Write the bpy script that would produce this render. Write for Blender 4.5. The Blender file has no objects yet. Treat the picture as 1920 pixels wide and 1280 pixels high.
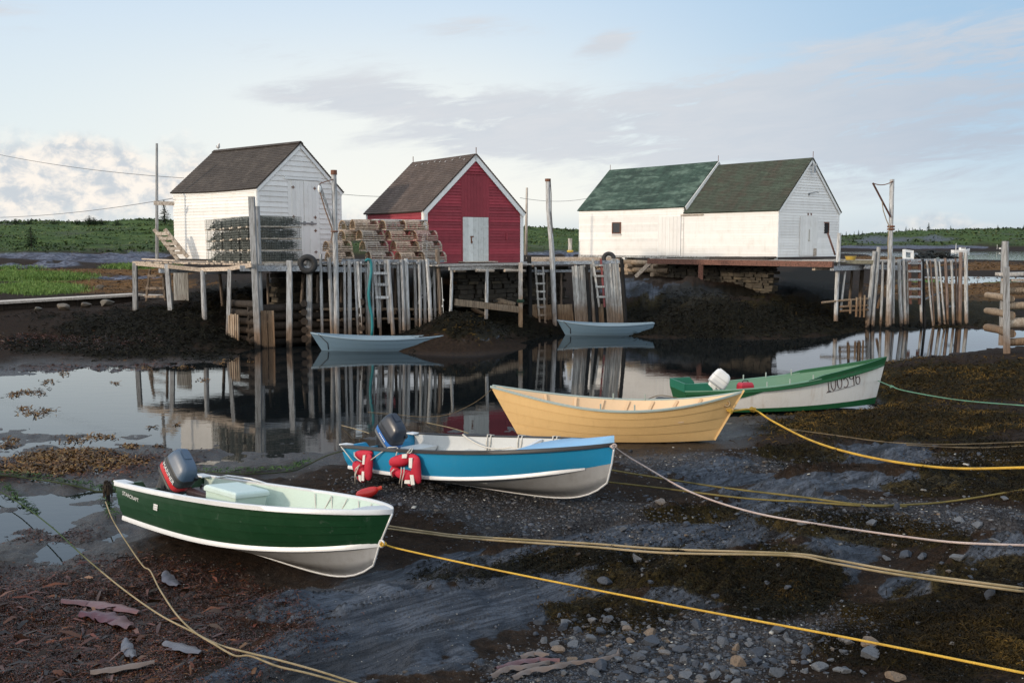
import bpy, bmesh, math, random
import numpy as np
from mathutils import Vector, Matrix, Euler
random.seed(7)
rng = np.random.default_rng(11)
S = bpy.context.scene
COL = S.collection
R = math.radians
# ------------------------------------------------------------------ camera
CH, CF, CP = 3.8, 1845.89, R(5.6177)     # height (m), focal length (px of the 1920 wide photo), pitch
cam = bpy.data.cameras.new('camera')
cam.sensor_width = 36; cam.lens = 36 * CF / 1920; cam.clip_end = 6000; cam.clip_start = .1
cam_o = bpy.data.objects.new('camera', cam); COL.objects.link(cam_o)
cam_o.location = (0, 0, CH); cam_o.rotation_euler = (R(90) - CP, 0, 0)
S.camera = cam_o

def ray(px, py):
    v = (640 - py) / CF
    return Vector(((px - 960) / CF, math.cos(CP) + v * math.sin(CP), -math.sin(CP) + v * math.cos(CP)))
def PZ(px, py, z):
    d = ray(px, py); t = (z - CH) / d.z
    return Vector((d.x * t, d.y * t, z))
def PY(px, py, Y):
    d = ray(px, py); t = Y / d.y
    return Vector((d.x * t, Y, CH + d.z * t))
def to_px(X, Y, Z):
    Zr = Z - CH
    d = Y * math.cos(CP) - Zr * math.sin(CP); u = Y * math.sin(CP) + Zr * math.cos(CP)
    return 960 + CF * X / d, 640 - CF * u / d

# ------------------------------------------------------------------ noise (numpy)
def _hash(ix, iy, seed):
    h = (ix.astype(np.int64) * 374761393 + iy.astype(np.int64) * 668265263 + seed * 1442695041) & 0x7fffffff
    h = ((h ^ (h >> 13)) * 1274126177) & 0x7fffffff
    h = h ^ (h >> 16)
    return (h & 0xffffff) / float(0xffffff)
def vnoise(x, y, seed=0):
    x = np.asarray(x, float); y = np.asarray(y, float)
    ix = np.floor(x); iy = np.floor(y); fx = x - ix; fy = y - iy
    fx = fx * fx * fx * (fx * (fx * 6 - 15) + 10); fy = fy * fy * fy * (fy * (fy * 6 - 15) + 10)
    a = _hash(ix, iy, seed); b = _hash(ix + 1, iy, seed); c = _hash(ix, iy + 1, seed); d = _hash(ix + 1, iy + 1, seed)
    return (a * (1 - fx) + b * fx) * (1 - fy) + (c * (1 - fx) + d * fx) * fy
def fbm(x, y, seed=0, oct=4, gain=.5):
    s = 0; a = 1; t = 0
    for k in range(oct):
        s = s + a * (vnoise(x, y, seed + k * 17) - .5); t += a; a *= gain
        x, y = x * 1.93 + y * .55 + 3.1, y * 1.93 - x * .55 + 7.7
    return s / t * 2
def sstep(a, b, x):
    t = np.clip((x - a) / (b - a), 0, 1); return t * t * (3 - 2 * t)

# ------------------------------------------------------------------ node helpers
class NT:
    def __init__(s, nt): s.nt = nt
    def n(s, typ, ins=None, **kw):
        nd = s.nt.nodes.new(typ)
        for k, v in kw.items(): setattr(nd, k, v)
        for k, v in (ins or {}).items():
            sock = nd.inputs[k]
            if isinstance(v, bpy.types.NodeSocket): s.nt.links.new(v, sock)
            else: sock.default_value = v
        return nd
    def math(s, op, a, b=0.0, c=0.0, clamp=False):
        nd = s.nt.nodes.new('ShaderNodeMath'); nd.operation = op; nd.use_clamp = clamp
        for i, v in enumerate((a, b, c)):
            if isinstance(v, bpy.types.NodeSocket): s.nt.links.new(v, nd.inputs[i])
            else: nd.inputs[i].default_value = v
        return nd.outputs[0]
    def mix(s, f, a, b, blend='MIX'):
        nd = s.nt.nodes.new('ShaderNodeMix'); nd.data_type = 'RGBA'; nd.blend_type = blend
        for i, v in ((0, f), (6, a), (7, b)):
            if isinstance(v, bpy.types.NodeSocket): s.nt.links.new(v, nd.inputs[i])
            else: nd.inputs[i].default_value = v if i == 0 else (tuple(v) + (1,) if len(v) == 3 else v)
        return nd.outputs[2]
    def rng(s, v, a, b, c=0.0, d=1.0, smooth=True):
        nd = s.nt.nodes.new('ShaderNodeMapRange'); nd.interpolation_type = 'SMOOTHSTEP' if smooth else 'LINEAR'
        s.nt.links.new(v, nd.inputs[0])
        for i, q in enumerate((a, b, c, d)): nd.inputs[i + 1].default_value = q
        return nd.outputs[0]
    def noise(s, vec, scale, detail=4, rough=.55, dist=0.0):
        nd = s.n('ShaderNodeTexNoise', {'Scale': scale, 'Detail': detail, 'Roughness': rough, 'Distortion': dist})
        if vec is not None: s.nt.links.new(vec, nd.inputs['Vector'])
        return nd.outputs['Fac']
    def scaled(s, vec, sc, rot=(0, 0, 0)):
        nd = s.n('ShaderNodeMapping', {'Scale': sc, 'Rotation': rot}); s.nt.links.new(vec, nd.inputs['Vector'])
        return nd.outputs[0]
    def rotscaled(s, vec, sc, ang):
        nd = s.n('ShaderNodeMapping', {'Rotation': (0, 0, ang)}); s.nt.links.new(vec, nd.inputs['Vector'])
        return s.scaled(nd.outputs[0], sc)
    def bump(s, h, strength, dist, nrm=None):
        nd = s.n('ShaderNodeBump', {'Strength': strength, 'Distance': dist, 'Height': h})
        if nrm is not None: s.nt.links.new(nrm, nd.inputs['Normal'])
        return nd.outputs[0]

def new_mat(name):
    m = bpy.data.materials.new(name); m.use_nodes = True
    t = NT(m.node_tree); b = m.node_tree.nodes['Principled BSDF']
    return m, t, b
def setin(t, b, **kw):
    for k, v in kw.items():
        k = {'col': 'Base Color', 'rough': 'Roughness', 'metal': 'Metallic', 'nrm': 'Normal', 'spec': 'Specular IOR Level'}.get(k, k)
        if isinstance(v, bpy.types.NodeSocket): t.nt.links.new(v, b.inputs[k])
        else: b.inputs[k].default_value = tuple(v) + (1,) if isinstance(v, tuple) and len(v) == 3 else v

def paint(name, c, rough=.5, dirt=.25, dirtc=(.12, .10, .08), scale=3.0, bump=.1, bscale=60, metal=0.0, tone=.0, spec=.5, streak=0.0):
    """painted or plain surface with blotchy wear"""
    m, t, b = new_mat(name)
    pos = t.n('ShaderNodeTexCoord').outputs['Object']
    n1 = t.noise(pos, scale, 6, .65); n2 = t.noise(pos, bscale, 3, .6)
    col = t.mix(t.math('MULTIPLY', t.rng(n1, .45, .8), dirt), c, dirtc)
    col = t.mix(t.math('MULTIPLY', t.rng(n2, .35, .7), .12), col, tuple(x * .6 for x in c))
    if streak:
        ns_ = t.noise(t.scaled(pos, (7, 7, .9)), 1.0, 6, .65, .2); n4 = t.noise(pos, 14, 6, .7)
        col = t.mix(t.math('MULTIPLY', t.rng(ns_, .5, .74), streak), col, dirtc)
        col = t.mix(t.math('MULTIPLY', t.rng(n4, .60, .66), streak * .8), col, tuple(min(1, .5 * q + .12) for q in c))
        zz = t.n('ShaderNodeSeparateXYZ', {0: pos}).outputs[2]
        col = t.mix(t.math('MULTIPLY', t.rng(t.math('ADD', zz, t.math('MULTIPLY', n1, .22)), .30, .10), streak * .9), col, (.10, .085, .065))
    if tone:
        a = t.n('ShaderNodeAttribute', attribute_name='tone').outputs['Fac']
        k = t.math('ADD', t.math('MULTIPLY', t.math('SUBTRACT', a, .5), tone), 1.0)
        col = t.mix(1.0, col, t.n('ShaderNodeCombineColor', {0: k, 1: k, 2: k}).outputs[0], 'MULTIPLY')
    setin(t, b, col=col, rough=t.rng(n1, .2, .8, rough * .8, min(1, rough * 1.2), False), metal=metal, spec=spec, nrm=t.bump(n2, bump, .01))
    return m

def wood(name, c=(.36, .37, .37), dark=(.13, .12, .11), tide=True, tone=.55, brown=(.21, .125, .07), zt=(1.75, .5), zb=(.32, .02), axis='Z', wet=(.012, .011, .01), lichen=None):
    """weathered timber; the tide line leaves it brown, then black with weed, by height above the water"""
    m, t, b = new_mat(name)
    g = t.n('ShaderNodeNewGeometry').outputs['Position']
    sc = {'Z': (18, 18, 1.4), 'X': (1.4, 18, 18), 'A': (9, 9, 9)}[axis]
    n1 = t.noise(t.scaled(g, sc), 1.6, 5, .6, .4); n2 = t.noise(g, 2.2, 5, .6); n3 = t.noise(t.scaled(g, (60, 60, 5)) if axis == 'Z' else g, 3 if axis == 'Z' else 40, 3, .6)
    a = t.n('ShaderNodeAttribute', attribute_name='tone').outputs['Fac']
    col = t.mix(t.rng(n1, .36, .68), c, dark)
    col = t.mix(t.math('MULTIPLY', t.rng(n3, .55, .75), .45), col, tuple(x * .5 for x in dark))
    if lichen: col = t.mix(t.rng(n2, .52, .7), col, lichen)
    k = t.math('ADD', t.math('MULTIPLY', t.math('SUBTRACT', a, .5), tone), 1.0)
    col = t.mix(1.0, col, t.n('ShaderNodeCombineColor', {0: k, 1: k, 2: k}).outputs[0], 'MULTIPLY')
    rough = .85
    if tide:
        z = t.n('ShaderNodeSeparateXYZ', {0: g}).outputs[2]
        zz = t.math('ADD', z, t.math('MULTIPLY', t.math('SUBTRACT', n2, .5), 1.3))
        zz = t.math('ADD', zz, t.math('MULTIPLY', t.math('SUBTRACT', n1, .5), .5))
        bw = t.mix(t.rng(n1, .3, .75), brown, tuple(x * .45 for x in brown))
        col = t.mix(t.math('MULTIPLY', t.rng(zz, zt[0], zt[1]), .85), col, bw)
        col = t.mix(t.rng(zz, zb[0], zb[1]), col, wet)
    setin(t, b, col=col, rough=rough, spec=.15, nrm=t.bump(n1, .5, .01))
    return m

# ------------------------------------------------------------------ mesh helpers
WL = {}
def wloc(o): return WL.get(o.name, Vector((0, 0, 0))) if o is not None else Vector((0, 0, 0))
class MB:
    def __init__(s): s.v = []; s.f = []; s.t = []; s.tone = .5
    def add(s, vs, fs):
        o = len(s.v); s.v += [tuple(v) for v in vs]; s.t += [s.tone] * len(vs)
        s.f += [tuple(i + o for i in f) for f in fs]; return s
    def rt(s): s.tone = random.random(); return s
    def box(s, c, d, M=None):
        x, y, z = (q / 2 for q in d); c = Vector(c)
        vs = [Vector((a * x, b * y, e * z)) for e in (-1, 1) for b in (-1, 1) for a in (-1, 1)]
        vs = [(M @ v if M else v) + c for v in vs]
        return s.add(vs, [(0, 2, 3, 1), (4, 5, 7, 6), (0, 1, 5, 4), (2, 6, 7, 3), (0, 4, 6, 2), (1, 3, 7, 5)])
    def bar(s, a, b, w, h, up=(0, 0, 1), w2=None, h2=None, bow=0):
        a = Vector(a); b = Vector(b); d = (b - a).normalized(); up = Vector(up)
        x = d.cross(up)
        if x.length < 1e-4: x = d.cross(Vector((0, 1, 0)))
        x.normalize(); u = x.cross(d).normalized()
        w2 = w if w2 is None else w2; h2 = h if h2 is None else h2
        vs = [a - x * w / 2 - u * h / 2, a + x * w / 2 - u * h / 2, a + x * w / 2 + u * h / 2, a - x * w / 2 + u * h / 2,
              b - x * w2 / 2 - u * h2 / 2, b + x * w2 / 2 - u * h2 / 2, b + x * w2 / 2 + u * h2 / 2, b - x * w2 / 2 + u * h2 / 2]
        return s.add(vs, [(0, 1, 2, 3), (7, 6, 5, 4), (0, 4, 5, 1), (1, 5, 6, 2), (2, 6, 7, 3), (3, 7, 4, 0)])
    def loft(s, rings, cap0=True, cap1=True, closed=True):
        n = len(rings[0]); vs = [p for r in rings for p in r]; fs = []
        for i in range(len(rings) - 1):
            for j in range(n if closed else n - 1):
                k = (j + 1) % n
                fs.append((i * n + j, i * n + k, (i + 1) * n + k, (i + 1) * n + j))
        if cap0 and closed: fs.append(tuple(range(n - 1, -1, -1)))
        if cap1 and closed: fs.append(tuple((len(rings) - 1) * n + j for j in range(n)))
        return s.add(vs, fs)
    def tube(s, pts, r, n=8, cap=True, wob=0.0):
        pts = [Vector(p) for p in pts]; rr = r if isinstance(r, (list, tuple)) else [r] * len(pts)
        rings = []; x = None
        for i, p in enumerate(pts):
            d = (pts[min(i + 1, len(pts) - 1)] - pts[max(i - 1, 0)])
            if d.length < 1e-9: d = Vector((0, 0, 1))
            d.normalize()
            if x is None:
                x = d.cross(Vector((0, 0, 1)) if abs(d.z) < .9 else Vector((0, 1, 0))).normalized()
            else:
                x = (x - d * x.dot(d)); x = x.normalized() if x.length > 1e-6 else d.orthogonal().normalized()
            y = d.cross(x)
            rings.append([p + (x * math.cos(a) + y * math.sin(a)) * rr[i] * (1 + (random.uniform(-wob, wob) if wob else 0)) for a in (2 * math.pi * j / n for j in range(n))])
        return s.loft(rings, cap, cap)
    def log(s, a, b, r, n=9, k=5, bend=.02, taper=.85):
        """a rough round timber"""
        a = Vector(a); b = Vector(b); d = b - a; o = d.orthogonal().normalized(); o2 = d.normalized().cross(o)
        ph = random.uniform(0, 6.3); L = d.length
        pts = []; rs = []
        for i in range(k + 1):
            t = i / k; w = math.sin(t * math.pi) * bend * L
            pts.append(a + d * t + (o * math.cos(ph) + o2 * math.sin(ph)) * w * (.6 + .4 * math.sin(3 * t + ph)))
            rs.append(r * (1 + (taper - 1) * t) * random.uniform(.93, 1.07))
        return s.tube(pts, rs, n, wob=.05)
    def grid(s, P, flip=False):
        n, m = len(P), len(P[0]); fs = []
        for i in range(n - 1):
            for j in range(m - 1):
                q = (i * m + j, i * m + j + 1, (i + 1) * m + j + 1, (i + 1) * m + j)
                fs.append(q[::-1] if flip else q)
        return s.add([p for r in P for p in r], fs)
    def torus(s, c, R_, r, M=None, n=28, k=10, sq=1.0):
        rings = []
        for i in range(n):
            a = 2 * math.pi * i / n
            ring = []
            for j in range(k):
                b = 2 * math.pi * j / k
                v = Vector(((R_ + r * math.cos(b)) * math.cos(a), (R_ + r * math.cos(b)) * math.sin(a), r * sq * math.sin(b)))
                ring.append((M @ v if M else v) + Vector(c))
            rings.append(ring)
        rings.append(rings[0]); return s.loft(rings, False, False)
    def build(s, name, mat, parent=None, smooth=False, local=False, bevel=0.0, auto=None, sub=0):
        me = bpy.data.meshes.new(name)
        off = Vector((0, 0, 0)) if local else wloc(parent)
        me.from_pydata([(v[0] - off.x, v[1] - off.y, v[2] - off.z) for v in s.v], [], s.f)
        a = me.attributes.new('tone', 'FLOAT', 'POINT'); a.data.foreach_set('value', s.t)
        if mat is not None: me.materials.append(mat)
        bm = bmesh.new(); bm.from_mesh(me); bmesh.ops.recalc_face_normals(bm, faces=bm.faces); bm.to_mesh(me); bm.free()
        if smooth: me.polygons.foreach_set('use_smooth', [True] * len(me.polygons))
        if auto is not None: me.set_sharp_from_angle(angle=R(auto))
        o = bpy.data.objects.new(name, me); COL.objects.link(o)
        WL[o.name] = off if not local else wloc(parent)
        if parent is not None: o.parent = parent
        if bevel:
            md = o.modifiers.new('bevel', 'BEVEL'); md.width = bevel; md.segments = 2; md.limit_method = 'ANGLE'; md.angle_limit = R(40)
        if sub:
            md = o.modifiers.new('sub', 'SUBSURF'); md.levels = sub; md.render_levels = sub
        return o

def raw_mesh(name, V, F, mat, tone=None, parent=None, smooth=False, attrs=None):
    """big meshes straight from numpy: V (n,3), F (m,k)"""
    me = bpy.data.meshes.new(name); V = np.ascontiguousarray(V, np.float32); F = np.ascontiguousarray(F, np.int32)
    me.vertices.add(len(V)); me.vertices.foreach_set('co', V.ravel())
    k = F.shape[1]; me.loops.add(F.size); me.loops.foreach_set('vertex_index', F.ravel())
    me.polygons.add(len(F)); me.polygons.foreach_set('loop_start', np.arange(0, F.size, k, dtype=np.int32))
    me.update(calc_edges=True)
    if tone is not None:
        a = me.attributes.new('tone', 'FLOAT', 'POINT'); a.data.foreach_set('value', np.ascontiguousarray(tone, np.float32))
    for nm, d in (attrs or {}).items():
        a = me.attributes.new(nm, 'FLOAT', 'POINT'); a.data.foreach_set('value', np.ascontiguousarray(d, np.float32))
    if smooth: me.polygons.foreach_set('use_smooth', np.ones(len(F), bool))
    if mat is not None: me.materials.append(mat)
    o = bpy.data.objects.new(name, me); COL.objects.link(o)
    if parent is not None: o.parent = parent
    return o

def tag(o, label=None, cat=None, group=None, kind=None):
    if label: o['label'] = label
    if cat: o['category'] = cat
    if group: o['group'] = group
    if kind: o['kind'] = kind
    return o
def empty(name, loc, label=None, cat=None, group=None, rot=None):
    o = bpy.data.objects.new(name, None); COL.objects.link(o); o.empty_display_size = .2
    o.location = loc; WL[o.name] = Vector(loc)
    if rot is not None: o.rotation_euler = rot
    return tag(o, label, cat, group)
CHILDREN = {}
def copy_tree(root, loc, rot, label, group=None):
    r = root.copy(); COL.objects.link(r); r.location = loc; r.rotation_euler = rot; r['label'] = label
    if group: r['group'] = group
    WL[r.name] = Vector(loc)
    for ch in list(root.children):
        c = ch.copy(); COL.objects.link(c); c.parent = r
        for g in list(ch.children):
            d = g.copy(); COL.objects.link(d); d.parent = c
    return r
def text_verts(body, size=1.0, extrude=0.0):
    cu = bpy.data.curves.new('lettering', 'FONT'); cu.body = body; cu.size = size; cu.extrude = extrude; cu.align_x = 'LEFT'; cu.resolution_u = 4
    o = bpy.data.objects.new('lettering', cu); COL.objects.link(o)
    dg = bpy.context.evaluated_depsgraph_get(); dg.update()
    me = bpy.data.meshes.new_from_object(o.evaluated_get(dg))
    V = [v.co.copy() for v in me.vertices]; F = [tuple(p.vertices) for p in me.polygons]
    bpy.data.objects.remove(o); bpy.data.curves.remove(cu); bpy.data.meshes.remove(me)
    return V, F
ORD = ['first', 'second', 'third', 'fourth', 'fifth', 'sixth', 'seventh']

# ------------------------------------------------------------------ light and sky
SUN_EL, SUN_AZ = R(17.0), math.atan2(-.84, -.54)          # azimuth measured from +Y towards +X
sd = Vector((math.sin(SUN_AZ) * math.cos(SUN_EL), math.cos(SUN_AZ) * math.cos(SUN_EL), math.sin(SUN_EL)))
sun = bpy.data.lights.new('sun', 'SUN'); sun.energy = 1.8; sun.angle = R(3.0); sun.color = (1, .83, .64)
so = bpy.data.objects.new('sun', sun); COL.objects.link(so); so.rotation_euler = sd.to_track_quat('Z', 'Y').to_euler(); so.location = (-30, -20, 30)

W = bpy.data.worlds.new('World'); S.world = W; W.use_nodes = True
t = NT(W.node_tree); bg = W.node_tree.nodes['Background']; SK = .12
bg.inputs['Strength'].default_value = SK
sky = t.n('ShaderNodeTexSky'); sky.sky_type = 'NISHITA'; sky.sun_disc = False; sky.sun_elevation = SUN_EL
sky.sun_rotation = SUN_AZ; sky.air_density = 1.0; sky.dust_density = 1.2; sky.ozone_density = 1.6
dv = t.n('ShaderNodeTexCoord').outputs['Generated']
xyz = t.n('ShaderNodeSeparateXYZ', {0: dv})
x, y, z = xyz.outputs
az = t.math('ARCTAN2', x, y); el = t.math('ARCSINE', z)
aze = t.n('ShaderNodeCombineXYZ', {0: az, 1: el, 2: 0.0}).outputs[0]
def blob(ca, ce, ra, re, tilt=0.0, pw=1.0):
    """soft ellipse on the sky dome at azimuth ca, elevation ce (degrees)"""
    a = t.math('SUBTRACT', az, R(ca)); e = t.math('SUBTRACT', el, R(ce))
    if tilt: e = t.math('SUBTRACT', e, t.math('MULTIPLY', a, tilt))
    q = t.math('ADD', t.math('POWER', t.math('DIVIDE', t.math('ABSOLUTE', a), R(ra)), 2.0), t.math('POWER', t.math('DIVIDE', t.math('ABSOLUTE', e), R(re)), 2.0))
    return t.math('POWER', 2.718, t.math('MULTIPLY', q, -1.0))
def sumn(*v):
    r = v[0]
    for q in v[1:]: r = t.math('ADD', r, q)
    return r
K = 1 / SK
def kc(r, g, b, s=1.0): return (r * K * s, g * K * s, b * K * s)
# clear sky, brightened towards the horizon by thin high cloud
base = t.mix(.85, sky.outputs[0], t.mix(t.rng(el, R(1), R(20)), kc(.70, .76, .76), kc(.49, .63, .80)))
base = t.mix(t.math('MULTIPLY', blob(27, 13, 20, 17), .8), base, kc(.265, .43, .61))
base = t.mix(t.math('MULTIPLY', blob(-6, 6, 17, 5.5), .75), base, kc(.77, .775, .735))
base = t.mix(t.math('MULTIPLY', blob(-2, 2.6, 24, 2.2), .65), base, kc(.82, .80, .735))
# the sunward half of the sky, behind the watcher, is the bright one
west = t.math('MULTIPLY', t.rng(t.math('ADD', t.math('MULTIPLY', x, -.60), t.math('MULTIPLY', y, -.80)), -.15, .75), t.rng(el, R(70), R(5)))
base = t.mix(t.math('MULTIPLY', west, .9), base, kc(1.75, 1.70, 1.62))
base = t.mix(t.math('MULTIPLY', t.rng(el, R(28), R(75)), .85), base, kc(.78, .90, 1.06))
# stratus streaks, drawn out along a slant
sv = t.rotscaled(aze, (4.2, 26.0, 1.0), R(-7))
s1 = t.noise(sv, 1.3, 8, .62, .5); s2 = t.noise(t.rotscaled(aze, (13, 70, 1), R(-6)), 1.0, 6, .65, .7)
band = sumn(t.math('MULTIPLY', blob(20, 8.6, 17, 3.0, .10), 1.1), t.math('MULTIPLY', blob(3, 6.6, 12, 1.5, .07), .85), t.math('MULTIPLY', blob(17, 4.6, 14, 1.7, .05), .9),
            t.math('MULTIPLY', blob(-5, 8.4, 7.5, 1.7, -.04), .75), t.math('MULTIPLY', blob(5.4, 11.2, 1.9, .7, .28), .95), t.math('MULTIPLY', blob(-19, 14.2, 8, 2.2, .03), .4), t.math('MULTIPLY', blob(-28, 11.2, 4.5, 1.2), .7), t.math('MULTIPLY', blob(-2, 12.0, 5, .9), .6), t.math('MULTIPLY', blob(-14, 10.5, 6, 1.0, .05), .5), t.math('MULTIPLY', blob(6, 16.5, 14, 1.6, .04), .35), t.math('MULTIPLY', blob(-11, 8.2, 5, .8), .6), t.math('MULTIPLY', blob(24, 2.6, 12, 1.2), .35))
mask = t.math('MULTIPLY', t.math('ADD', t.math('MULTIPLY', t.rng(s1, .3, .68, 0, 1, False), .85), t.math('MULTIPLY', t.rng(s2, .3, .7, 0, 1, False), .75)), band)
mask = t.rng(mask, .26, .84)
strat = t.mix(s2, kc(.46, .515, .58), kc(.61, .615, .635))
strat = t.mix(t.math('MULTIPLY', blob(28, 6, 12, 6), .6), strat, kc(.31, .39, .50))
skyc = t.mix(t.math('MULTIPLY', mask, .92), base, strat)
# low heaped cloud lit by the evening sun
cv = t.scaled(aze, (13, 20, 1)); c1 = t.noise(cv, 1.0, 6, .56, .2); c1b = t.noise(t.scaled(aze, (20, 26, 1)), 2.3, 6, .62, .3)
cum = sumn(t.math('MULTIPLY', blob(-24.5, 3.3, 5.2, 3.3), 1.0), t.math('MULTIPLY', blob(-16.5, 3.4, 3.6, 2.4), .9), t.math('MULTIPLY', blob(-9, 1.6, 3.5, 1.2), .6), t.math('MULTIPLY', blob(23, .9, 8, 1.0), .7))
cm = t.rng(t.math('ADD', t.math('MULTIPLY', cum, .75), t.math('MULTIPLY', t.math('SUBTRACT', c1, .5), 1.0)), .30, .66)
ccol = t.mix(t.rng(c1b, .36, .62), kc(.46, .50, .55), kc(.84, .765, .69))
skyc = t.mix(t.math('MULTIPLY', cm, .85), skyc, ccol)
# the clear strip above the horizon stays cool
skyc = t.mix(t.math('MULTIPLY', t.rng(el, R(2.2), R(.4)), .6), skyc, kc(.50, .56, .60))
W.node_tree.links.new(skyc, bg.inputs['Color'])
S.view_settings.view_transform = 'Standard'; S.view_settings.look = 'None'; S.view_settings.exposure = .3; S.view_settings.gamma = 1
# keel lines of the grounded hulls: (x, y, z, heading, pitch, roll, length, [(fraction along, sideways)])
BOATPOSE_GROUND = [(-4.5363, 12.4551, .2062, -.6484, -.024, -.1193, 4.018, [(.1, 0), (.3, 0), (.5, 0), (.7, 0), (.85, 0), (.3, -.5), (.6, -.5), (.3, .5), (.9, -.4)]),
                   (-2.0395, 15.2646, .2094, -.6978, .0411, -.0245, 4.401, [(.1, 0), (.3, 0), (.5, 0), (.7, 0), (.85, 0), (.3, -.5), (.6, -.5), (.3, .5)]),
                   (.1214, 19.4233, .0131, -.2706, .0194, -.0054, 4.388, [(.35, 0), (.6, 0), (.85, 0), (.85, -.3), (.6, -.4)]),
                   (3.7296, 22.2784, -.0159, .1313, -.0051, -.0212, 5.085, [(.4, 0), (.65, 0), (.9, 0), (.6, -.6), (.9, -.4)])]
# ------------------------------------------------------------------ terrain: heights through surveyed points
CPTS = []
def cz(*a):
    for px, py, z in a: CPTS.append(tuple(PZ(px, py, z)))
def cY(*a):
    for px, py, Y in a: CPTS.append(tuple(PY(px, py, Y)))
def cw(*a): CPTS.extend(a)
cw((-4, 4, .9), (0, 4, .95), (4, 4, 1.05), (-9, 5, .7), (9, 5, 1.3), (-4, 2, 1.2), (0, 2, 1.3), (4, 2, 1.4))
cz((0, 1280, .5), (480, 1280, .62), (960, 1280, .68), (1440, 1280, .7), (1920, 1280, .9),
   (0, 1150, .28), (250, 1150, .30), (480, 1150, .38), (800, 1120, .36), (1100, 1130, .4), (1400, 1130, .5), (1700, 1130, .65), (1920, 1130, .85),
   (0, 1030, .02), (150, 1000, -.01), (60, 950, -.01), (250, 1030, .03), (900, 1000, .26), (1200, 1000, .35), (1500, 1000, .45), (1750, 1000, .6), (1920, 1000, .75),
   (0, 900, .03), (150, 920, .005), (250, 865, .05), (120, 865, .05), (0, 865, .03), (400, 880, .04), (500, 880, .08), (600, 900, .16),
   (420, 858, .015), (560, 866, .03), (620, 862, .06), (900, 970, .24),
   (1250, 900, .26), (1500, 880, .33), (1700, 880, .42), (1920, 880, .6), (1250, 845, .06), (1400, 815, .07), (1550, 810, .22), (1750, 800, .4), (1920, 800, .55),
   (1700, 740, .3), (1800, 720, .42), (1920, 740, .5), (1500, 785, .1), (1640, 770, .15), (1700, 695, .32), (1800, 675, .45), (1900, 665, .5), (1920, 700, .5),
   (200, 760, -.14), (100, 720, -.10), (300, 720, -.15), (100, 790, -.09), (400, 800, -.12), (500, 830, -.06), (450, 700, -.15), (600, 720, -.35), (800, 700, -.4), (900, 760, -.2), (720, 800, -.1),
   (1000, 690, -.4), (1150, 700, -.4), (1250, 715, -.25), (1400, 690, -.3), (1500, 670, -.4), (1600, 660, -.3), (1700, 650, -.3), (1800, 640, -.25), (1850, 640, -.2), (960, 808, -.02), (1300, 730, -.1),
   (0, 845, .01), (380, 842, 0), (560, 850, 0), (700, 835, .02), (1230, 752, -.02),
   (0, 690, .06), (100, 684, .05), (200, 690, .01), (430, 670, .02), (300, 660, .12), (100, 640, .3), (0, 640, .35), (300, 620, .6), (200, 600, .85), (100, 590, 1.0), (0, 600, .9),
   (253, 580, 1.1), (317, 585, 1.12), (383, 603, .85), (430, 655, 0),
   (1200, 632, 0), (1300, 632, 0), (1450, 636, 0), (1540, 630, 0), (1250, 590, .8), (1400, 590, .75), (1250, 548, 1.5), (1400, 548, 1.5), (1500, 575, .9), (1560, 600, .4),
   (880, 632, .08), (950, 637, .04), (1600, 611, .02), (1700, 615, -.08), (1780, 610, .02), (1850, 590, .25), (1850, 616, .0), (1920, 605, .1),
   (1850, 560, .3), (1700, 540, .3), (1900, 540, .3), (1850, 521, -.05), (1720, 519, .02), (1850, 505, .45), (1700, 500, .5), (1900, 495, .6), (1850, 487, .6),
   (1850, 478, -.8), (1850, 472, -.8), (1750, 473, -.6), (1600, 485, .3), (1600, 474, -.4), (1980, 475, -.8),
   (0, 585, 1.08), (150, 575, 1.1), (250, 565, 1.15), (50, 545, 1.12), (150, 530, 1.2), (250, 535, 1.15), (50, 510, 1.5), (200, 505, 1.6), (250, 490, 1.9), (50, 495, 1.9), (100, 480, 2.5),
   (2200, 1100, 1.2), (2200, 800, .9), (2200, 680, .6), (2200, 560, .4), (-300, 800, .1), (-300, 1150, .4))
cw((-9.6, 36, -.05), (-6, 37.4, -.3), (-2.9, 39, .15), (-10, 38.5, .5), (-7, 39.8, .5), (-4, 40.6, .8), (-12, 42, 1.4), (-9, 43.5, 1.6), (-6, 45, 1.9), (-3.6, 43, 1.7),
   (-1, 43, 2.0), (1.5, 44.5, 1.9), (1.2, 42.5, .3), (2.5, 43, .2), (4, 43.5, .1), (2, 46, 1.2), (4.5, 46.5, 1.1), (5.6, 43.2, .1), (1, 40, -.05), (3.5, 40.5, -.25),
   (8, 54, 2.2), (12, 49.5, 1.7), (6, 57, 2.3), (5, 52, 1.9), (14.5, 47, 1.0), (17, 48, .4), (20, 49, .4), (0, 2500, 6), (-1500, 2500, 6), (1500, 2500, 6), (-6, 60, 2.4), (4, 70, 2.6))
cY((845, 572, 38.2), (912, 594, 39.2), (975, 617, 40), (100, 470, 135), (50, 441, 170), (200, 441, 170), (50, 420, 210), (150, 419, 210), (280, 420, 210), (100, 425, 300), (-300, 420, 210), (-300, 470, 120), (-300, 560, 50),
   (500, 470, 90), (700, 465, 95), (500, 440, 160), (700, 440, 160), (850, 433, 175), (500, 426, 210), (900, 436, 190), (1040, 470, 90), (1040, 457, 120), (1040, 435, 170), (1200, 440, 210), (1450, 470, 300), (1300, 450, 250),
   (1850, 465, 610), (1850, 452, 700), (1700, 434, 800), (1790, 431, 850), (1850, 431, 850), (1920, 431, 850), (1600, 442, 820), (1580, 447, 830), (1700, 440, 1300), (2200, 432, 850), (1700, 465, 600), (1600, 467, 560))
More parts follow.
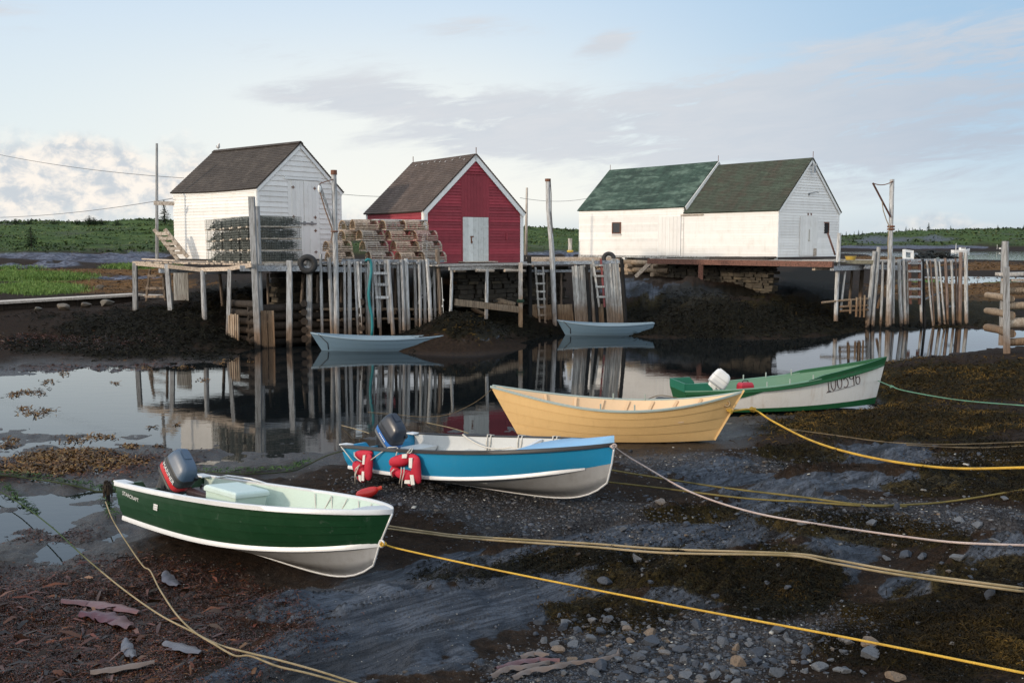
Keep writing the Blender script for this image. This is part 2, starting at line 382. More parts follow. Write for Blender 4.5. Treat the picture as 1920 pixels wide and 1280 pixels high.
# the hulls rest on the ground
for (X_, Y_, z_, a_, p_, r_, L_, cuts) in BOATPOSE_GROUND:
    for f_, s_ in cuts:
        CPTS.append((X_ + math.cos(a_) * f_ * L_ - math.sin(a_) * s_, Y_ + math.sin(a_) * f_ * L_ + math.cos(a_) * s_, z_ + math.sin(p_) * f_ * L_ - .015))
CPA = np.array(CPTS, float)
def zsc(Y): return 1 + np.maximum(Y, 0) / 60.0
def warp(X, Y):
    Yq = np.maximum(Y, 1.2) + 1.0
    return np.stack([2.0 * X / Yq, 1.6 * np.log(Yq)], -1)
def tps_fit(P, z, lam):
    n = len(P); d = np.linalg.norm(P[:, None] - P[None], axis=-1)
    Kx = np.where(d > 0, d * d * np.log(d + 1e-12), 0) + lam * np.eye(n)
    A = np.zeros((n + 3, n + 3)); A[:n, :n] = Kx; A[:n, n] = 1; A[:n, n + 1:] = P; A[n, :n] = 1; A[n + 1:, :n] = P.T
    return np.linalg.solve(A, np.concatenate([z, np.zeros(3)]))
TP = warp(CPA[:, 0], CPA[:, 1]); TW = tps_fit(TP, CPA[:, 2] / zsc(CPA[:, 1]), 2e-3)
def base_h(X, Y):
    sh = X.shape; Q = warp(X.ravel(), Y.ravel()); out = np.empty(len(Q))
    for i in range(0, len(Q), 20000):
        q = Q[i:i + 20000]; d2 = ((q[:, None] - TP[None]) ** 2).sum(-1)
        out[i:i + 20000] = (.5 * d2 * np.log(d2 + 1e-12)) @ TW[:-3] + TW[-3] + q @ TW[-2:]
    return (out.reshape(sh)) * zsc(Y)

def ell(px, py, items, warpn):
    m = np.zeros_like(px)
    for (cx, cy, rx, ry, rot) in items:
        c, s_ = math.cos(R(rot)), math.sin(R(rot)); dx = px - cx; dy = py - cy
        q = ((dx * c + dy * s_) / rx) ** 2 + ((-dx * s_ + dy * c) / ry) ** 2
        m = np.maximum(m, 1 - sstep(.45, 1.25, np.sqrt(q) + warpn * .45))
    return m
SLATE = [(650, 1125, 210, 40, -8), (1150, 1012, 240, 26, -8), (1030, 1135, 170, 34, -14), (1420, 1000, 140, 20, -10), (1230, 1060, 120, 16, -10), (760, 1190, 330, 95, -14), (1010, 1085, 200, 55, -16), (560, 1250, 260, 60, -10), (900, 1058, 190, 32, -10), (1530, 905, 170, 22, -5), (1330, 874, 110, 18, -8), (1650, 848, 120, 22, 0), (1280, 1010, 260, 40, -12),
         (1440, 960, 160, 30, -10), (1870, 1045, 70, 50, -30), (1560, 1050, 110, 70, -20), (1360, 900, 120, 18, -5), (1260, 550, 120, 20, 0), (1180, 540, 60, 22, 0), (1700, 1100, 90, 30, -10), (1300, 1110, 150, 40, -12), (920, 625, 60, 12, -8), (1700, 905, 140, 18, 0)]
WEED = [(1800, 715, 260, 42, 0), (1880, 880, 140, 70, 0), (1760, 1190, 280, 100, 0), (1480, 1080, 130, 70, 0), (1230, 1065, 170, 40, -8), (1620, 990, 200, 35, 5), (1300, 965, 110, 18, 0), (1050, 1045, 110, 22, -6), (1700, 790, 280, 38, 0), (1500, 850, 90, 22, 0), (1750, 915, 90, 18, 0),
        (1400, 1085, 150, 45, 0), (1880, 1130, 160, 90, 0), (1560, 800, 100, 20, 0), (1290, 592, 200, 44, 0), (1480, 592, 170, 48, 0), (900, 612, 110, 24, 0), (1700, 600, 150, 20, 0), (1840, 590, 90, 26, 0), (1780, 575, 160, 22, 0), (1870, 540, 160, 20, 0), (1150, 1150, 150, 40, 0)]
LITTER = [(150, 1190, 420, 120, 0), (330, 1090, 200, 40, 8), (100, 880, 280, 26, -3), (260, 690, 300, 10, 0), (90, 1000, 120, 18, 0), (480, 1130, 160, 40, 20), (640, 950, 70, 26, 0), (150, 800, 120, 14, 0), (120, 640, 200, 14, 0), (60, 1120, 200, 60, 0)]
DKWEED_SHADE = [(1300, 600, 200, 46, 0), (1480, 600, 140, 44, 0), (1525, 535, 70, 45, 0), (1320, 545, 160, 14, 0), (700, 600, 150, 45, 0), (560, 600, 110, 40, 0), (900, 600, 120, 36, 0), (1010, 620, 60, 20, 0), (460, 560, 120, 40, 0), (310, 622, 260, 30, 4), (200, 655, 240, 16, 3), (330, 590, 130, 22, 0), (1480, 1110, 110, 60, 0), (1000, 1060, 200, 18, -6)]  # dark weed; patches under wharf and store also paint in the shade there
GRAVEL = [(1260, 1220, 300, 78, 0), (1120, 985, 330, 50, 4), (1650, 965, 170, 34, 0), (900, 930, 260, 46, 4), (1560, 1180, 150, 50, 0), (1330, 870, 200, 22, 0), (1800, 860, 110, 14, 0), (1850, 970, 120, 30, 0), (1000, 1250, 100, 40, 0)]
GRASS = [(40, 520, 150, 9, 0), (70, 543, 95, 11, 0), (260, 502, 90, 3, 0), (1800, 527, 130, 3, 0), (30, 506, 60, 3, 0)]
ROCKBAND = [(150, 484, 230, 9, 2), (60, 498, 110, 6, 0), (260, 476, 70, 6, 0), (230, 520, 80, 4, 0), (1700, 463, 200, 4, 0), (1650, 450, 60, 8, 0), (1760, 446, 50, 6, 0), (1040, 474, 80, 4, 0)]
BROWNFLAT = [(200, 533, 200, 18, 0), (150, 510, 260, 8, 0), (1840, 500, 160, 8, 0), (1800, 545, 200, 22, 0), (300, 510, 80, 10, 0), (1650, 484, 70, 5, 0)]

def masks(X, Y, Z):
    px, py = to_px(X, Y, Z)
    wn = fbm(X * .9, Y * .9, 5, 5, .6) + .6 * fbm(X * 4, Y * 4, 9, 3); far = sstep(48, 70, Y)
    wf = fbm(X * .08, Y * .08, 25, 4)
    w_ = wn * (1 - far) + wf * far
    k = dict(slate=ell(px, py, SLATE, w_), weed=ell(px, py, WEED, w_), litter=ell(px, py, LITTER, w_), dkweed_shade=ell(px, py, DKWEED_SHADE, w_), gravel=ell(px, py, GRAVEL, w_),
             grass=ell(px, py, GRASS, w_ * .6), rock=ell(px, py, ROCKBAND, w_), brown=ell(px, py, BROWNFLAT, w_))
    hz = sstep(2.6, 3.4, Z + wf * .4 - .3 * sstep(400, 500, Y)) * sstep(70, 95, Y)
    k['heath'] = hz * (1 - .8 * k['rock'])
    return k

def height(X, Y, detail=True):
    h = base_h(X, Y)
    if not detail: return h
    k = masks(X, Y, h)
    near = 1 - sstep(46, 62, Y); wetz = np.exp(-(np.abs(h) / .22) ** 2)
    # slate ledges: beds striking to the right and away, edges standing proud
    al = X * .77 + Y * .64; ac = -X * .64 + Y * .77
    dist_ = fbm(X * .5, Y * .5, 31, 3) * .22
    r1 = vnoise(ac * 2.1 + dist_ * 3, al * .22, 41); r2 = vnoise(ac * 7.5 + dist_ * 5, al * .55, 43); r3 = vnoise(ac * 24 + dist_ * 8, al * 1.6, 47)
    CRK_SHADE.clear()
    def beds(f, amp, sd):
        ph = ac * f + 1.3 * vnoise(ac * f * .35, al * .22, sd) + .25 * fbm(al * .9, ac * .9, sd + 3, 3); q = ph - np.floor(ph)
        m_ = vnoise(al * (.35 + f * .10), np.floor(ph) * 1.37 + .5, sd + 5)
        CRK_SHADE.append(((q > .80) | (q < .03)) * np.clip(m_ * 1.6, 0, 1) * min(1, amp * 9 + .25)); return amp * (np.minimum(q / .82, (1 - q) / .18) - .45) * (.25 + 1.25 * m_)
    st = beds(.42, .26, 295) + beds(1.15, .17, 301) + beds(3.4, .075, 311) + beds(9.5, .032, 321) + fbm(X * 4, Y * 4, 48, 3) * .015
    h = h + near * k['slate'] * (st + (r1 - .5) * .12 + .05)
    # rockweed cushions
    bw = 1 - np.abs(fbm(X * .9, Y * .9, 51, 4)) * 2.2
    bw2 = 1 - np.abs(fbm(X * 3.2, Y * 3.2, 57, 3)) * 2
    h = h + near * np.maximum(k['weed'], .7 * k['dkweed_shade']) * (bw * .11 + bw2 * .05 - .02)
    h = h + near * k['litter'] * (fbm(X * 2.2, Y * 2.2, 61, 4) * .07 + .0)
    h = h + near * k['gravel'] * (fbm(X * 5, Y * 5, 65, 3) * .025)
    # mud: shallow hollows that hold puddles
    mud = near * (1 - np.clip(k['slate'] + k['weed'] + .6 * k['gravel'], 0, 1))
    h = h + mud * (fbm(X * 1.6, Y * 1.6, 71, 5) * .075 * (.3 + wetz) + fbm(X * 6, Y * 6, 75, 3) * .012)
    h = h + near * sstep(36, 41, Y) * np.maximum(k['weed'], k['dkweed_shade']) * (fbm(X * .55, Y * .55, 141, 4) * .38 + fbm(X * 2.2, Y * 2.2, 143, 3) * .12) * np.clip(h * 1.6, .0, 1)
    # named knobs of rock
    for (x0, y0, hh, rr) in KNOBS:
        d = np.sqrt((X - x0) ** 2 + (Y - y0) ** 2) / rr
        h = h + hh * np.exp(-d ** 2) * (1 + .5 * fbm(X * 3, Y * 3, 81, 3))
    for (X_, Y_, z_, a_, p_, r_, L_, cuts) in BOATPOSE_GROUND:      # the hulls have settled into the ground
        u = (X - X_) * math.cos(a_) + (Y - Y_) * math.sin(a_); v = -(X - X_) * math.sin(a_) + (Y - Y_) * math.cos(a_)
        inside = (1 - sstep(.45, .95, np.abs(v))) * sstep(-.9, -.1, u) * (1 - sstep(L_ - .15, L_ + .35, u))
        h = h + inside * (np.minimum(h, z_ + np.tan(p_) * np.clip(u, 0, L_) - .012) - h)
    # far land
    f = sstep(50, 90, Y)
    h = h + f * (1 - f * 0) * (fbm(X * .05, Y * .05, 91, 5) * np.clip((h - .8) * .5, 0, 1.4) + fbm(X * .35, Y * .35, 95, 3) * .6 * np.clip(k['rock'] + k['brown'] * .3 + .3 * k['heath'], 0, 1) * (Y < 300) + fbm(X * .02, Y * .02, 97, 4) * 1.6 * sstep(500, 760, Y) * k['heath'])
    return h
CRK_SHADE = []
KNOBS = [(*PZ(1480, 1075, .5)[:2], .22, .75), (*PZ(1870, 1040, .75)[:2], .30, .6), (*PZ(1250, 1085, .45)[:2], .12, .8), (*PZ(1530, 955, .4)[:2], .15, .9), (*PZ(1560, 900, .4)[:2], .10, 1.5), (*PZ(1260, 548, 1.5)[:2], .45, 1.8), (*PZ(1190, 552, 1.4)[:2], .4, 1.2), (*PZ(1330, 575, 1.)[:2], .3, 1.4), (*PZ(1440, 580, .9)[:2], .25, 1.5), (*PZ(900, 612, .5)[:2], .2, .8), (*PZ(320, 630, .5)[:2], .25, 2.5), (*PZ(1780, 690, .4)[:2], .15, 1.6)]
# sheet of ground reaching the horizon; rows follow the eye's distance so that near ground is finely divided
inv = np.linspace(1 / 3.2, 1 / 62, 640); rowsY = np.concatenate([1 / inv, np.geomspace(62, 3000, 150)[1:]])
cols = np.linspace(-.80, .80, 1050)
GY, GT = np.meshgrid(rowsY, cols, indexing='ij'); GX = GT * (GY + 1.0)
GZ = height(GX, GY)
km = masks(GX, GY, GZ); km['crack_shade'] = np.max(np.stack(CRK_SHADE), 0) * km['slate']
nr, nc = GX.shape
idx = np.arange(nr * nc).reshape(nr, nc)
GF = np.stack([idx[:-1, :-1], idx[:-1, 1:], idx[1:, 1:], idx[1:, :-1]], -1).reshape(-1, 4)
def GH(X, Y):
    """ground height at points, read off the built sheet"""
    X = np.atleast_1d(np.asarray(X, float)); Y = np.atleast_1d(np.asarray(Y, float))
    fr = np.interp(Y, rowsY, np.arange(nr)); fc = np.clip((X / (Y + 1.0) - cols[0]) / (cols[1] - cols[0]), 0, nc - 1.001)
    i = np.clip(fr.astype(int), 0, nr - 2); j = fc.astype(int); a = fr - i; b = fc - j
    return GZ[i, j] * (1 - a) * (1 - b) + GZ[i + 1, j] * a * (1 - b) + GZ[i, j + 1] * (1 - a) * b + GZ[i + 1, j + 1] * a * b
def GM(name, X, Y):
    i = np.clip(np.round(np.interp(Y, rowsY, np.arange(nr))).astype(int), 0, nr - 1)
    j = np.clip(np.round((X / (Y + 1.0) - cols[0]) / (cols[1] - cols[0])).astype(int), 0, nc - 1)
    return km[name][i, j]
def PG(px, py, up=0.0):
    """point of the ground seen at a photo pixel (plus a lift)"""
    d = ray(px, py); lo = 3.5; Ys = 1 / np.linspace(1 / 3.4, 1 / 60, 700)
    t_ = Ys / d.y; zs = CH + d.z * t_; g = GH(d.x * t_, Ys)
    k_ = np.argmax(zs < g) if (zs < g).any() else len(Ys) - 1
    return Vector((d.x * t_[k_], Ys[k_], g[k_] + up))

m, t, b = new_mat('shore ground')
g = t.n('ShaderNodeNewGeometry').outputs['Position']
A = {k: t.n('ShaderNodeAttribute', attribute_name=k).outputs['Fac'] for k in km}
n05 = t.noise(g, .6, 6, .6); n2 = t.noise(g, 2.5, 6, .65); n8 = t.noise(g, 9, 5, .65); n30 = t.noise(g, 34, 4, .65); n90 = t.noise(g, 95, 3, .6)
def att(k, lo=.25, hi=.7): return t.rng(t.math('ADD', A[k], t.math('MULTIPLY', t.math('SUBTRACT', n8, .5), .5)), lo, hi)
col = t.mix(t.rng(n8, .3, .7), (.020, .0125, .008), (.056, .036, .024))                      # dark mud
col = t.mix(t.math('MULTIPLY', t.rng(n30, .52, .72), .7), col, (.085, .070, .062))           # grit
col = t.mix(t.math('MULTIPLY', t.rng(n90, .68, .76), .8), col, (.22, .19, .16))            # shell crumbs
gr = t.mix(t.rng(n30, .35, .65), (.035, .036, .042), (.12, .12, .125)); gr = t.mix(t.rng(n2, .5, .75), gr, (.10, .075, .058))
col = t.mix(t.math('MULTIPLY', att('gravel'), .75), col, gr)
lit = t.mix(t.rng(n8, .35, .65), (.018, .010, .009), (.065, .028, .016)); lit = t.mix(t.rng(n2, .55, .75), lit, (.10, .045, .012))
col = t.mix(t.math('MULTIPLY', att('litter'), .85), col, lit)
# slate, bedded along the strike
sl = t.rotscaled(g, (.9, 11, 9), R(-39.7)); ns = t.noise(sl, 1.0, 8, .7, .15); ns2 = t.noise(t.rotscaled(g, (2.2, 42, 34), R(-39.7)), 1.0, 5, .65, .15)
sc_ = t.mix(t.rng(ns, .34, .64), (.040, .047, .060), (.115, .130, .158)); sc_ = t.mix(t.math('MULTIPLY', t.rng(ns2, .48, .66), .65), sc_, (.020, .022, .027)); sc_ = t.mix(t.math('MULTIPLY', t.rng(n2, .56, .8), .5), sc_, (.09, .075, .062))
sc_ = t.mix(t.math('MULTIPLY', A['crack_shade'], .85), sc_, (.010, .009, .008)); col = t.mix(att('slate', .42, .54), col, sc_)  # near-black bed edges: weedy joints plus ledge shade put into the colour
wd = t.mix(t.rng(n30, .35, .65), (.010, .009, .005), (.050, .036, .012)); wd = t.mix(t.rng(n2, .5, .75), wd, (.082, .055, .014))
col = t.mix(att('weed', .34, .56), col, wd)
col = t.mix(t.math('MULTIPLY', att('dkweed_shade'), .85), col, t.mix(t.rng(n8, .4, .7), (.008, .008, .007), (.026, .022, .012)))
bf = t.mix(t.rng(n05, .4, .65), (.15, .075, .026), (.060, .034, .016)); col = t.mix(att('brown', .3, .6), col, bf)
rk = t.mix(t.rng(n2, .38, .62), (.030, .034, .052), (.19, .20, .245)); rk = t.mix(t.rng(n05, .48, .62), rk, (.055, .055, .070)); rk = t.mix(t.math('MULTIPLY', t.rng(n05, .40, .30), .7), rk, (.13, .075, .05)); col = t.mix(att('rock', .3, .6), col, rk)
gc = t.mix(t.rng(n2, .3, .7), (.06, .11, .026), (.12, .19, .05)); col = t.mix(att('grass', .3, .6), col, gc)
fn = t.noise(t.scaled(g, (.05, .05, .12)), 1.0, 7, .65); fn2 = t.noise(t.scaled(g, (.3, .3, .3)), 1.0, 6, .6)
hc = t.mix(t.rng(fn2, .3, .7), (.028, .050, .016), (.075, .11, .032)); hc = t.mix(t.rng(fn, .5, .68), hc, (.06, .065, .045)); hc = t.mix(t.math('MULTIPLY', t.rng(fn2, .62, .74), .5), hc, (.12, .11, .06))
col = t.mix(A['heath'], col, hc)
z = t.n('ShaderNodeSeparateXYZ', {0: g}).outputs[2]
dry = t.rng(z, .1, 1.2)
rough = t.math('ADD', t.math('MULTIPLY', t.rng(n2, .3, .7), .28), .24)
wetk = t.math('ADD', A['weed'], t.math('ADD', A['heath'], A['grass']))
rough = t.math('ADD', rough, t.math('ADD', t.math('MULTIPLY', dry, .35), t.math('MULTIPLY', wetk, .25)), clamp=True)
hb = t.math('ADD', t.math('MULTIPLY', n30, .5), t.math('ADD', t.math('MULTIPLY', n90, .25), t.math('MULTIPLY', t.math('MULTIPLY', ns, A['slate']), .55)))
hb = t.math('ADD', hb, t.math('MULTIPLY', t.math('MULTIPLY', ns2, A['slate']), .5))
wetm = t.math('MULTIPLY', t.math('MULTIPLY', t.rng(z, .16, .03), t.rng(t.n('ShaderNodeSeparateXYZ', {0: g}).outputs[1], 36, 28)), t.math('SUBTRACT', 1.0, A['weed'], clamp=True))
dark_ = t.mix(.40, col, (.0, .0, .0)); col = t.mix(t.math('ADD', t.math('ADD', A['slate'], A['heath']), t.math('ADD', A['grass'], t.math('ADD', A['rock'], A['brown'])), clamp=True), dark_, col)
rough = t.math('SUBTRACT', t.math('ADD', t.rng(n8, .3, .7, .75, .95), t.math('MULTIPLY', A['slate'], -.12)), t.math('MULTIPLY', wetm, .42))
setin(t, b, col=col, rough=rough, spec=t.math('ADD', .05, t.math('ADD', t.math('MULTIPLY', wetm, .45), t.math('MULTIPLY', A['slate'], .10))), nrm=t.bump(t.math('ADD', hb, t.math('MULTIPLY', n8, .6)), 1.0, .05))
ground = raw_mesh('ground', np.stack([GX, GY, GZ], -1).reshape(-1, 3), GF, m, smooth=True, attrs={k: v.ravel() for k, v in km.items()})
tag(ground, kind='structure')

# ------------------------------------------------------------------ water
m, t, b = new_mat('still water')
g = t.n('ShaderNodeNewGeometry').outputs['Position']
dist = t.n('ShaderNodeVectorMath', {0: g}, operation='LENGTH').outputs['Value']
w1 = t.noise(t.scaled(g, (1.2, 2.6, 1)), 1.0, 3, .5); w2 = t.noise(t.scaled(g, (4, 9, 1)), 1.0, 3, .5)
hh = t.math('ADD', t.math('MULTIPLY', w1, .6), t.math('MULTIPLY', w2, .25))
fs = t.rng(dist, 60, 300); st = t.math('ADD', t.math('MULTIPLY', fs, .35), .05)
bn = t.n('ShaderNodeBump', {'Distance': .05, 'Height': hh}); t.nt.links.new(st, bn.inputs['Strength'])
setin(t, b, col=(.006, .008, .009), rough=.015, nrm=bn.outputs[0], IOR=1.33, spec=.6)
wm = MB(); wm.add([(-2500, -60, 0), (2500, -60, 0), (2500, 3000, 0), (-2500, 3000, 0)], [(0, 1, 2, 3)])
tag(wm.build('water', m), kind='structure')
# ------------------------------------------------------------------ buildings
M_WHITE = paint('white painted boards', (.79, .775, .745), .55, .28, (.48, .43, .36), 2.2, .2, 40, tone=.14, streak=.16)
M_WTRIM = paint('white painted trim', (.80, .80, .78), .5, .25, (.45, .42, .38), 5, .15, 60, tone=.06)
M_RED = paint('barn red shingles', (.285, .030, .045), .7, .5, (.16, .022, .035), 3.0, .4, 45, tone=.45, streak=.2)
M_REDP = paint('barn red boards', (.265, .028, .042), .65, .5, (.15, .02, .03), 4, .2, 60, tone=.2)
M_GREYDOOR = paint('chalky door paint', (.60, .62, .60), .7, .6, (.33, .33, .30), 6, .3, 50, tone=.25)
M_IRON = paint('rusty iron', (.16, .065, .035), .8, .6, (.06, .03, .02), 20, .3, 90)
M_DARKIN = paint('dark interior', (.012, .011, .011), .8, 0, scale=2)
M_BARE = wood('bare weathered board', tide=False, c=(.50, .44, .37), dark=(.27, .21, .16), axis='A')
def shingle_mat(name, c, alt, alt2, k=.5):
    m, t, b = new_mat(name)
    o = t.n('ShaderNodeTexCoord').outputs['Object']
    sp = t.n('ShaderNodeSeparateXYZ', {0: o}); 
    a = t.n('ShaderNodeAttribute', attribute_name='tone').outputs['Fac']
    v = t.n('ShaderNodeCombineXYZ', {0: t.math('MULTIPLY', sp.outputs[1], 5.5), 1: t.math('MULTIPLY', a, 57.0), 2: 0.0}).outputs[0]
    w = t.n('ShaderNodeTexWhiteNoise', {0: t.n('ShaderNodeVectorMath', {0: v}, operation='FLOOR').outputs[0]}, noise_dimensions='2D').outputs[0]
    n1 = t.noise(t.scaled(o, (.8, 1.5, .8)), 1.0, 6, .65); n2 = t.noise(o, 30, 4, .7); n3 = t.noise(t.scaled(o, (2.5, .7, 2.5)), 1.0, 6, .65, .5)
    col = t.mix(t.rng(n1, .4, .65), c, alt); col = t.mix(t.math('MULTIPLY', t.rng(n3, .46, .64), k), col, alt2)
    col = t.mix(t.math('MULTIPLY', w, .5), col, tuple(q * .5 for q in c)); col = t.mix(t.math('MULTIPLY', t.rng(n2, .5, .75), .5), col, tuple(q * 1.6 for q in c))
    setin(t, b, col=col, rough=.88, spec=.2, nrm=t.bump(t.math('ADD', n2, w), .4, .012)); return m
M_ROOFD = shingle_mat('dark cedar roof shingles', (.068, .057, .050), (.095, .080, .068), (.045, .039, .036))
M_ROOFB = shingle_mat('brown roof shingles', (.095, .072, .060), (.13, .10, .085), (.075, .06, .055))
M_ROOFG = shingle_mat('mossy green roof shingles', (.052, .088, .070), (.030, .046, .040), (.125, .18, .145), .95)
M_ROOFO = shingle_mat('olive roof shingles', (.060, .070, .052), (.070, .060, .046), (.078, .105, .075), .6)

class House:
    """local frame: x along the gable front, y along the side going back, z up from the sill"""
    def __init__(s, name, X, Y, th, zb, label, cat):
        s.r = empty(name, (X, Y, zb), label, cat, rot=(0, 0, th)); s.zb = zb
    def b(s, mb, name, mat, parent=None, **k): return mb.build(name, mat, parent or s.r, local=True, **k)

def siding_rect(mb, x, y0, y1, z0, z1, e, out, t=.014):
    """courses on the plane x = const facing -x (out = -1) or +x, running along y"""
    k = 0; z = z0
    while z < z1 - .01:
        za = min(z + e, z1); mb.rt()
        mb.add([(x + out * t, y0, z), (x + out * t, y1, z), (x + out * .003, y1, za), (x + out * .003, y0, za), (x, y0, z), (x, y1, z)], [(0, 1, 2, 3), (4, 5, 1, 0)])
        z = za
def siding_gable(mb, y, W_, z0, he, hr, e, out, t=.014, x0=0.0, skip=None):
    z = z0
    def xl(q): return x0 + (max(0, (q - he) / (hr - he)) * W_ / 2)
    zs = []
    while z < hr - .02: zs.append(z); z += e
    for z in zs:
        za = min(z + e, hr - .01); mb.rt()
        segs = [(0, 1)]
        parts = []
        l0, l1 = xl(z), xl(za); r0, r1 = 2 * x0 + W_ - l0, 2 * x0 + W_ - l1
        if skip and z < skip[3] - .01 and za > skip[2] + .01:
            parts = [(l0, l1, min(skip[0], r0), min(skip[0], r1)), (max(skip[1], l0), max(skip[1], l1), r0, r1)]
        else: parts = [(l0, l1, r0, r1)]
        for (a0, a1, b0, b1) in parts:
            if b0 - a0 < .01: continue
            if he > z and he < za and not skip:
                pass
            mb.add([(a0, y + out * t, z), (b0, y + out * t, z), (b1, y + out * .003, za), (a1, y + out * .003, za), (a0, y, z), (b0, y, z)], [(0, 1, 2, 3), (4, 5, 1, 0)])
def shell(W_, L, he, hr, y0=0.0, base=0.0):
    mb = MB()
    P = [(0, base), (W_, base), (W_, he), (W_ / 2, hr), (0, he)]
    a = [(x, y0, z) for x, z in P]; c = [(x, y0 + L, z) for x, z in P]
    return mb.loft([a, c])
def roof(W_, he, hr, y0, y1, oh, ov, e=.14, side=-1, sag=0.0, th=.05):
    """one slope; side -1 is the slope over x=0. oh: eave overhang, ov: (front, back) overhang"""
    mb = MB(); run = W_ / 2; n = Vector((side * (hr - he), 0, run)).normalized()
    slope = Vector((side * -1 * run, 0, hr - he)); Ls = slope.length; u = slope.normalized()
    base = Vector((0 if side < 0 else W_, 0, he)) - u * oh; Lt = Ls + oh
    ya, yb = y0 - ov[0], y1 + ov[1]; ks = 12
    def pt(d, f, h):
        p = base + u * d + n * h; p.y = ya + (yb - ya) * f; p.z -= sag * math.sin(math.pi * f) * (1 - .6 * d / Lt); return p
    d = 0
    while d < Lt - .01:
        d2 = min(d + e, Lt); mb.rt()
        for i in range(ks):
            f0, f1 = i / ks, (i + 1) / ks
            mb.add([pt(d, f0, th + .016), pt(d, f1, th + .016), pt(d2, f1, th + .003), pt(d2, f0, th + .003), pt(d, f0, th - .01), pt(d, f1, th - .01)], [(0, 1, 2, 3), (4, 5, 1, 0)])
        d = d2
    for i in range(ks):   # underside and edges
        f0, f1 = i / ks, (i + 1) / ks
        mb.add([pt(0, f0, 0), pt(0, f1, 0), pt(Lt, f1, 0), pt(Lt, f0, 0)], [(3, 2, 1, 0)])
        mb.add([pt(0, f0, 0), pt(0, f1, 0), pt(0, f1, th + .016), pt(0, f0, th + .016)], [(0, 1, 2, 3)])
    for f in (0, 1): mb.add([pt(0, f, 0), pt(Lt, f, 0), pt(Lt, f, th), pt(0, f, th)], [(0, 1, 2, 3)])
    return mb
def planks_door(h, x0, x1, z0, z1, y, n, mat, name='door', gap=.006, parent=None, th=.03):
    mb = MB(); w = (x1 - x0) / n
    for i in range(n):
        mb.rt(); mb.box((x0 + w * (i + .5), y - th / 2, (z0 + z1) / 2), (w - gap, th + random.uniform(-.004, .004), z1 - z0))
    return h.b(mb, name, mat, parent, bevel=.004)
def bar1(h, name, mat, a, b, w, d, parent=None, up=(0, 0, 1)):
    mb = MB(); mb.rt(); mb.bar(a, b, w, d, up); return h.b(mb, name, mat, parent)
def rakes(h, W_, he, hr, y, oh, mat, w=.15, th=.03, lift=0.0):
    for sgn in (-1, 1):
        ex = 0 if sgn < 0 else W_; u = Vector((-sgn * W_ / 2, 0, hr - he)).normalized(); n = Vector((sgn * (hr - he), 0, W_ / 2)).normalized()
        a = Vector((ex, y, he)) - u * oh; a.y = y; b_ = Vector((W_ / 2, y, hr))
        o = n * (lift - w / 2 + .02)
        m1 = MB(); m1.bar(a + o, b_ + o + u * .0, th, w, n); h.b(m1, 'rake_board', mat)

# ---- white shed on the left wharf
LW, LL, LHE, LHR = 4.405, 6.051, 2.912, 4.805
hL = House('fishing_shed', -10.267, 39.988, .8825, 3.179, 'white shingled fishing shed with a dark roof, wire traps stacked against its corner', 'shed')
sh_ = shell(LW - .02, LL, LHE - .03, LHR - .04); sh_.v = [(v[0] + .01, v[1] + .01, v[2]) for v in sh_.v]
mb = sh_; siding_rect(mb, 0, 0, LL, 0, LHE, .135, -1, .022); h_ = h = hL
hL.b(mb, 'wall', M_WHITE)
g_ = MB(); siding_gable(g_, 0, LW, 0, LHE, LHR, .215, -1, .032, skip=(1.52, 3.18, 0, 3.3)); hL.b(g_, 'gable_wall', M_WHITE)
g_ = MB()
for i in range(6):
    g_.rt(); g_.box((1.52 + (i + .5) * 1.66 / 6, -.012, 1.65), (1.66 / 6 - .006, .016, 3.28))
hL.b(g_, 'board_panel', M_WHITE)
lin = MB(); lin.box((2.35, -.03, 3.36), (2.0, .06, .10)); hL.b(lin, 'lintel', M_WTRIM)
for nm, x0, x1, z0, z1 in (('door', 1.72, 2.33, 1.52, 3.24), ('door', 2.35, 2.98, 1.52, 3.24), ('door', 1.95, 2.98, .05, 1.46)):
    d = planks_door(hL, x0, x1, z0, z1, -.018, 3, M_WHITE)
    xh = x0 + .06 if (x0 < 1.8) else x1 - .06
    for zz in (z0 + .25, z1 - .25):
        k_ = MB(); k_.box((xh, -.056, zz), (.16, .012, .04)).box((xh, -.06, zz), (.03, .02, .13)); hL.b(k_, 'hinge', M_IRON, d)
k_ = MB(); k_.bar((1.86, -.075, 1.52), (2.96, -.075, 1.50), .035, .06)
for q in (2.02, 2.33, 2.72): k_.box((q, -.07, 1.515), (.09, .05, .16))
hL.b(k_, 'latch_bar', paint('grey galvanised metal', (.32, .34, .34), .5, .4, (.2, .12, .08), 10, .1, 50, metal=.6))
for s_ in (-1, 1): hL.b(roof(LW, LHE, LHR, 0, LL, .10, (.10, .08), .13, s_, .05), 'roof', M_ROOFD)
rakes(hL, LW, LHE, LHR, -.06, .10, M_WTRIM, .16)
for xx in (.05, LW - .05): bar1(hL, 'corner_board', M_WTRIM, (xx, -.012, 0), (xx, -.012, LHE), .11, .035, up=(0, 1, 0))
bar1(hL, 'corner_board', M_WTRIM, (-.012, .055, 0), (-.012, .055, LHE), .035, .11, up=(0, 1, 0))
bar1(hL, 'fascia', M_WTRIM, (-.03, -.05, LHE - .08), (-.03, LL, LHE - .10), .03, .13)
rc = MB(); rc.bar((LW / 2 - .07, -.09, LHR + .055), (LW / 2 - .07, LL + .07, LHR + .05), .16, .02, Vector((-.5, 0, .7))).bar((LW / 2 + .07, -.09, LHR + .055), (LW / 2 + .07, LL + .07, LHR + .05), .16, .02, Vector((.5, 0, .7))); hL.b(rc, 'ridge_cap', M_ROOFD)

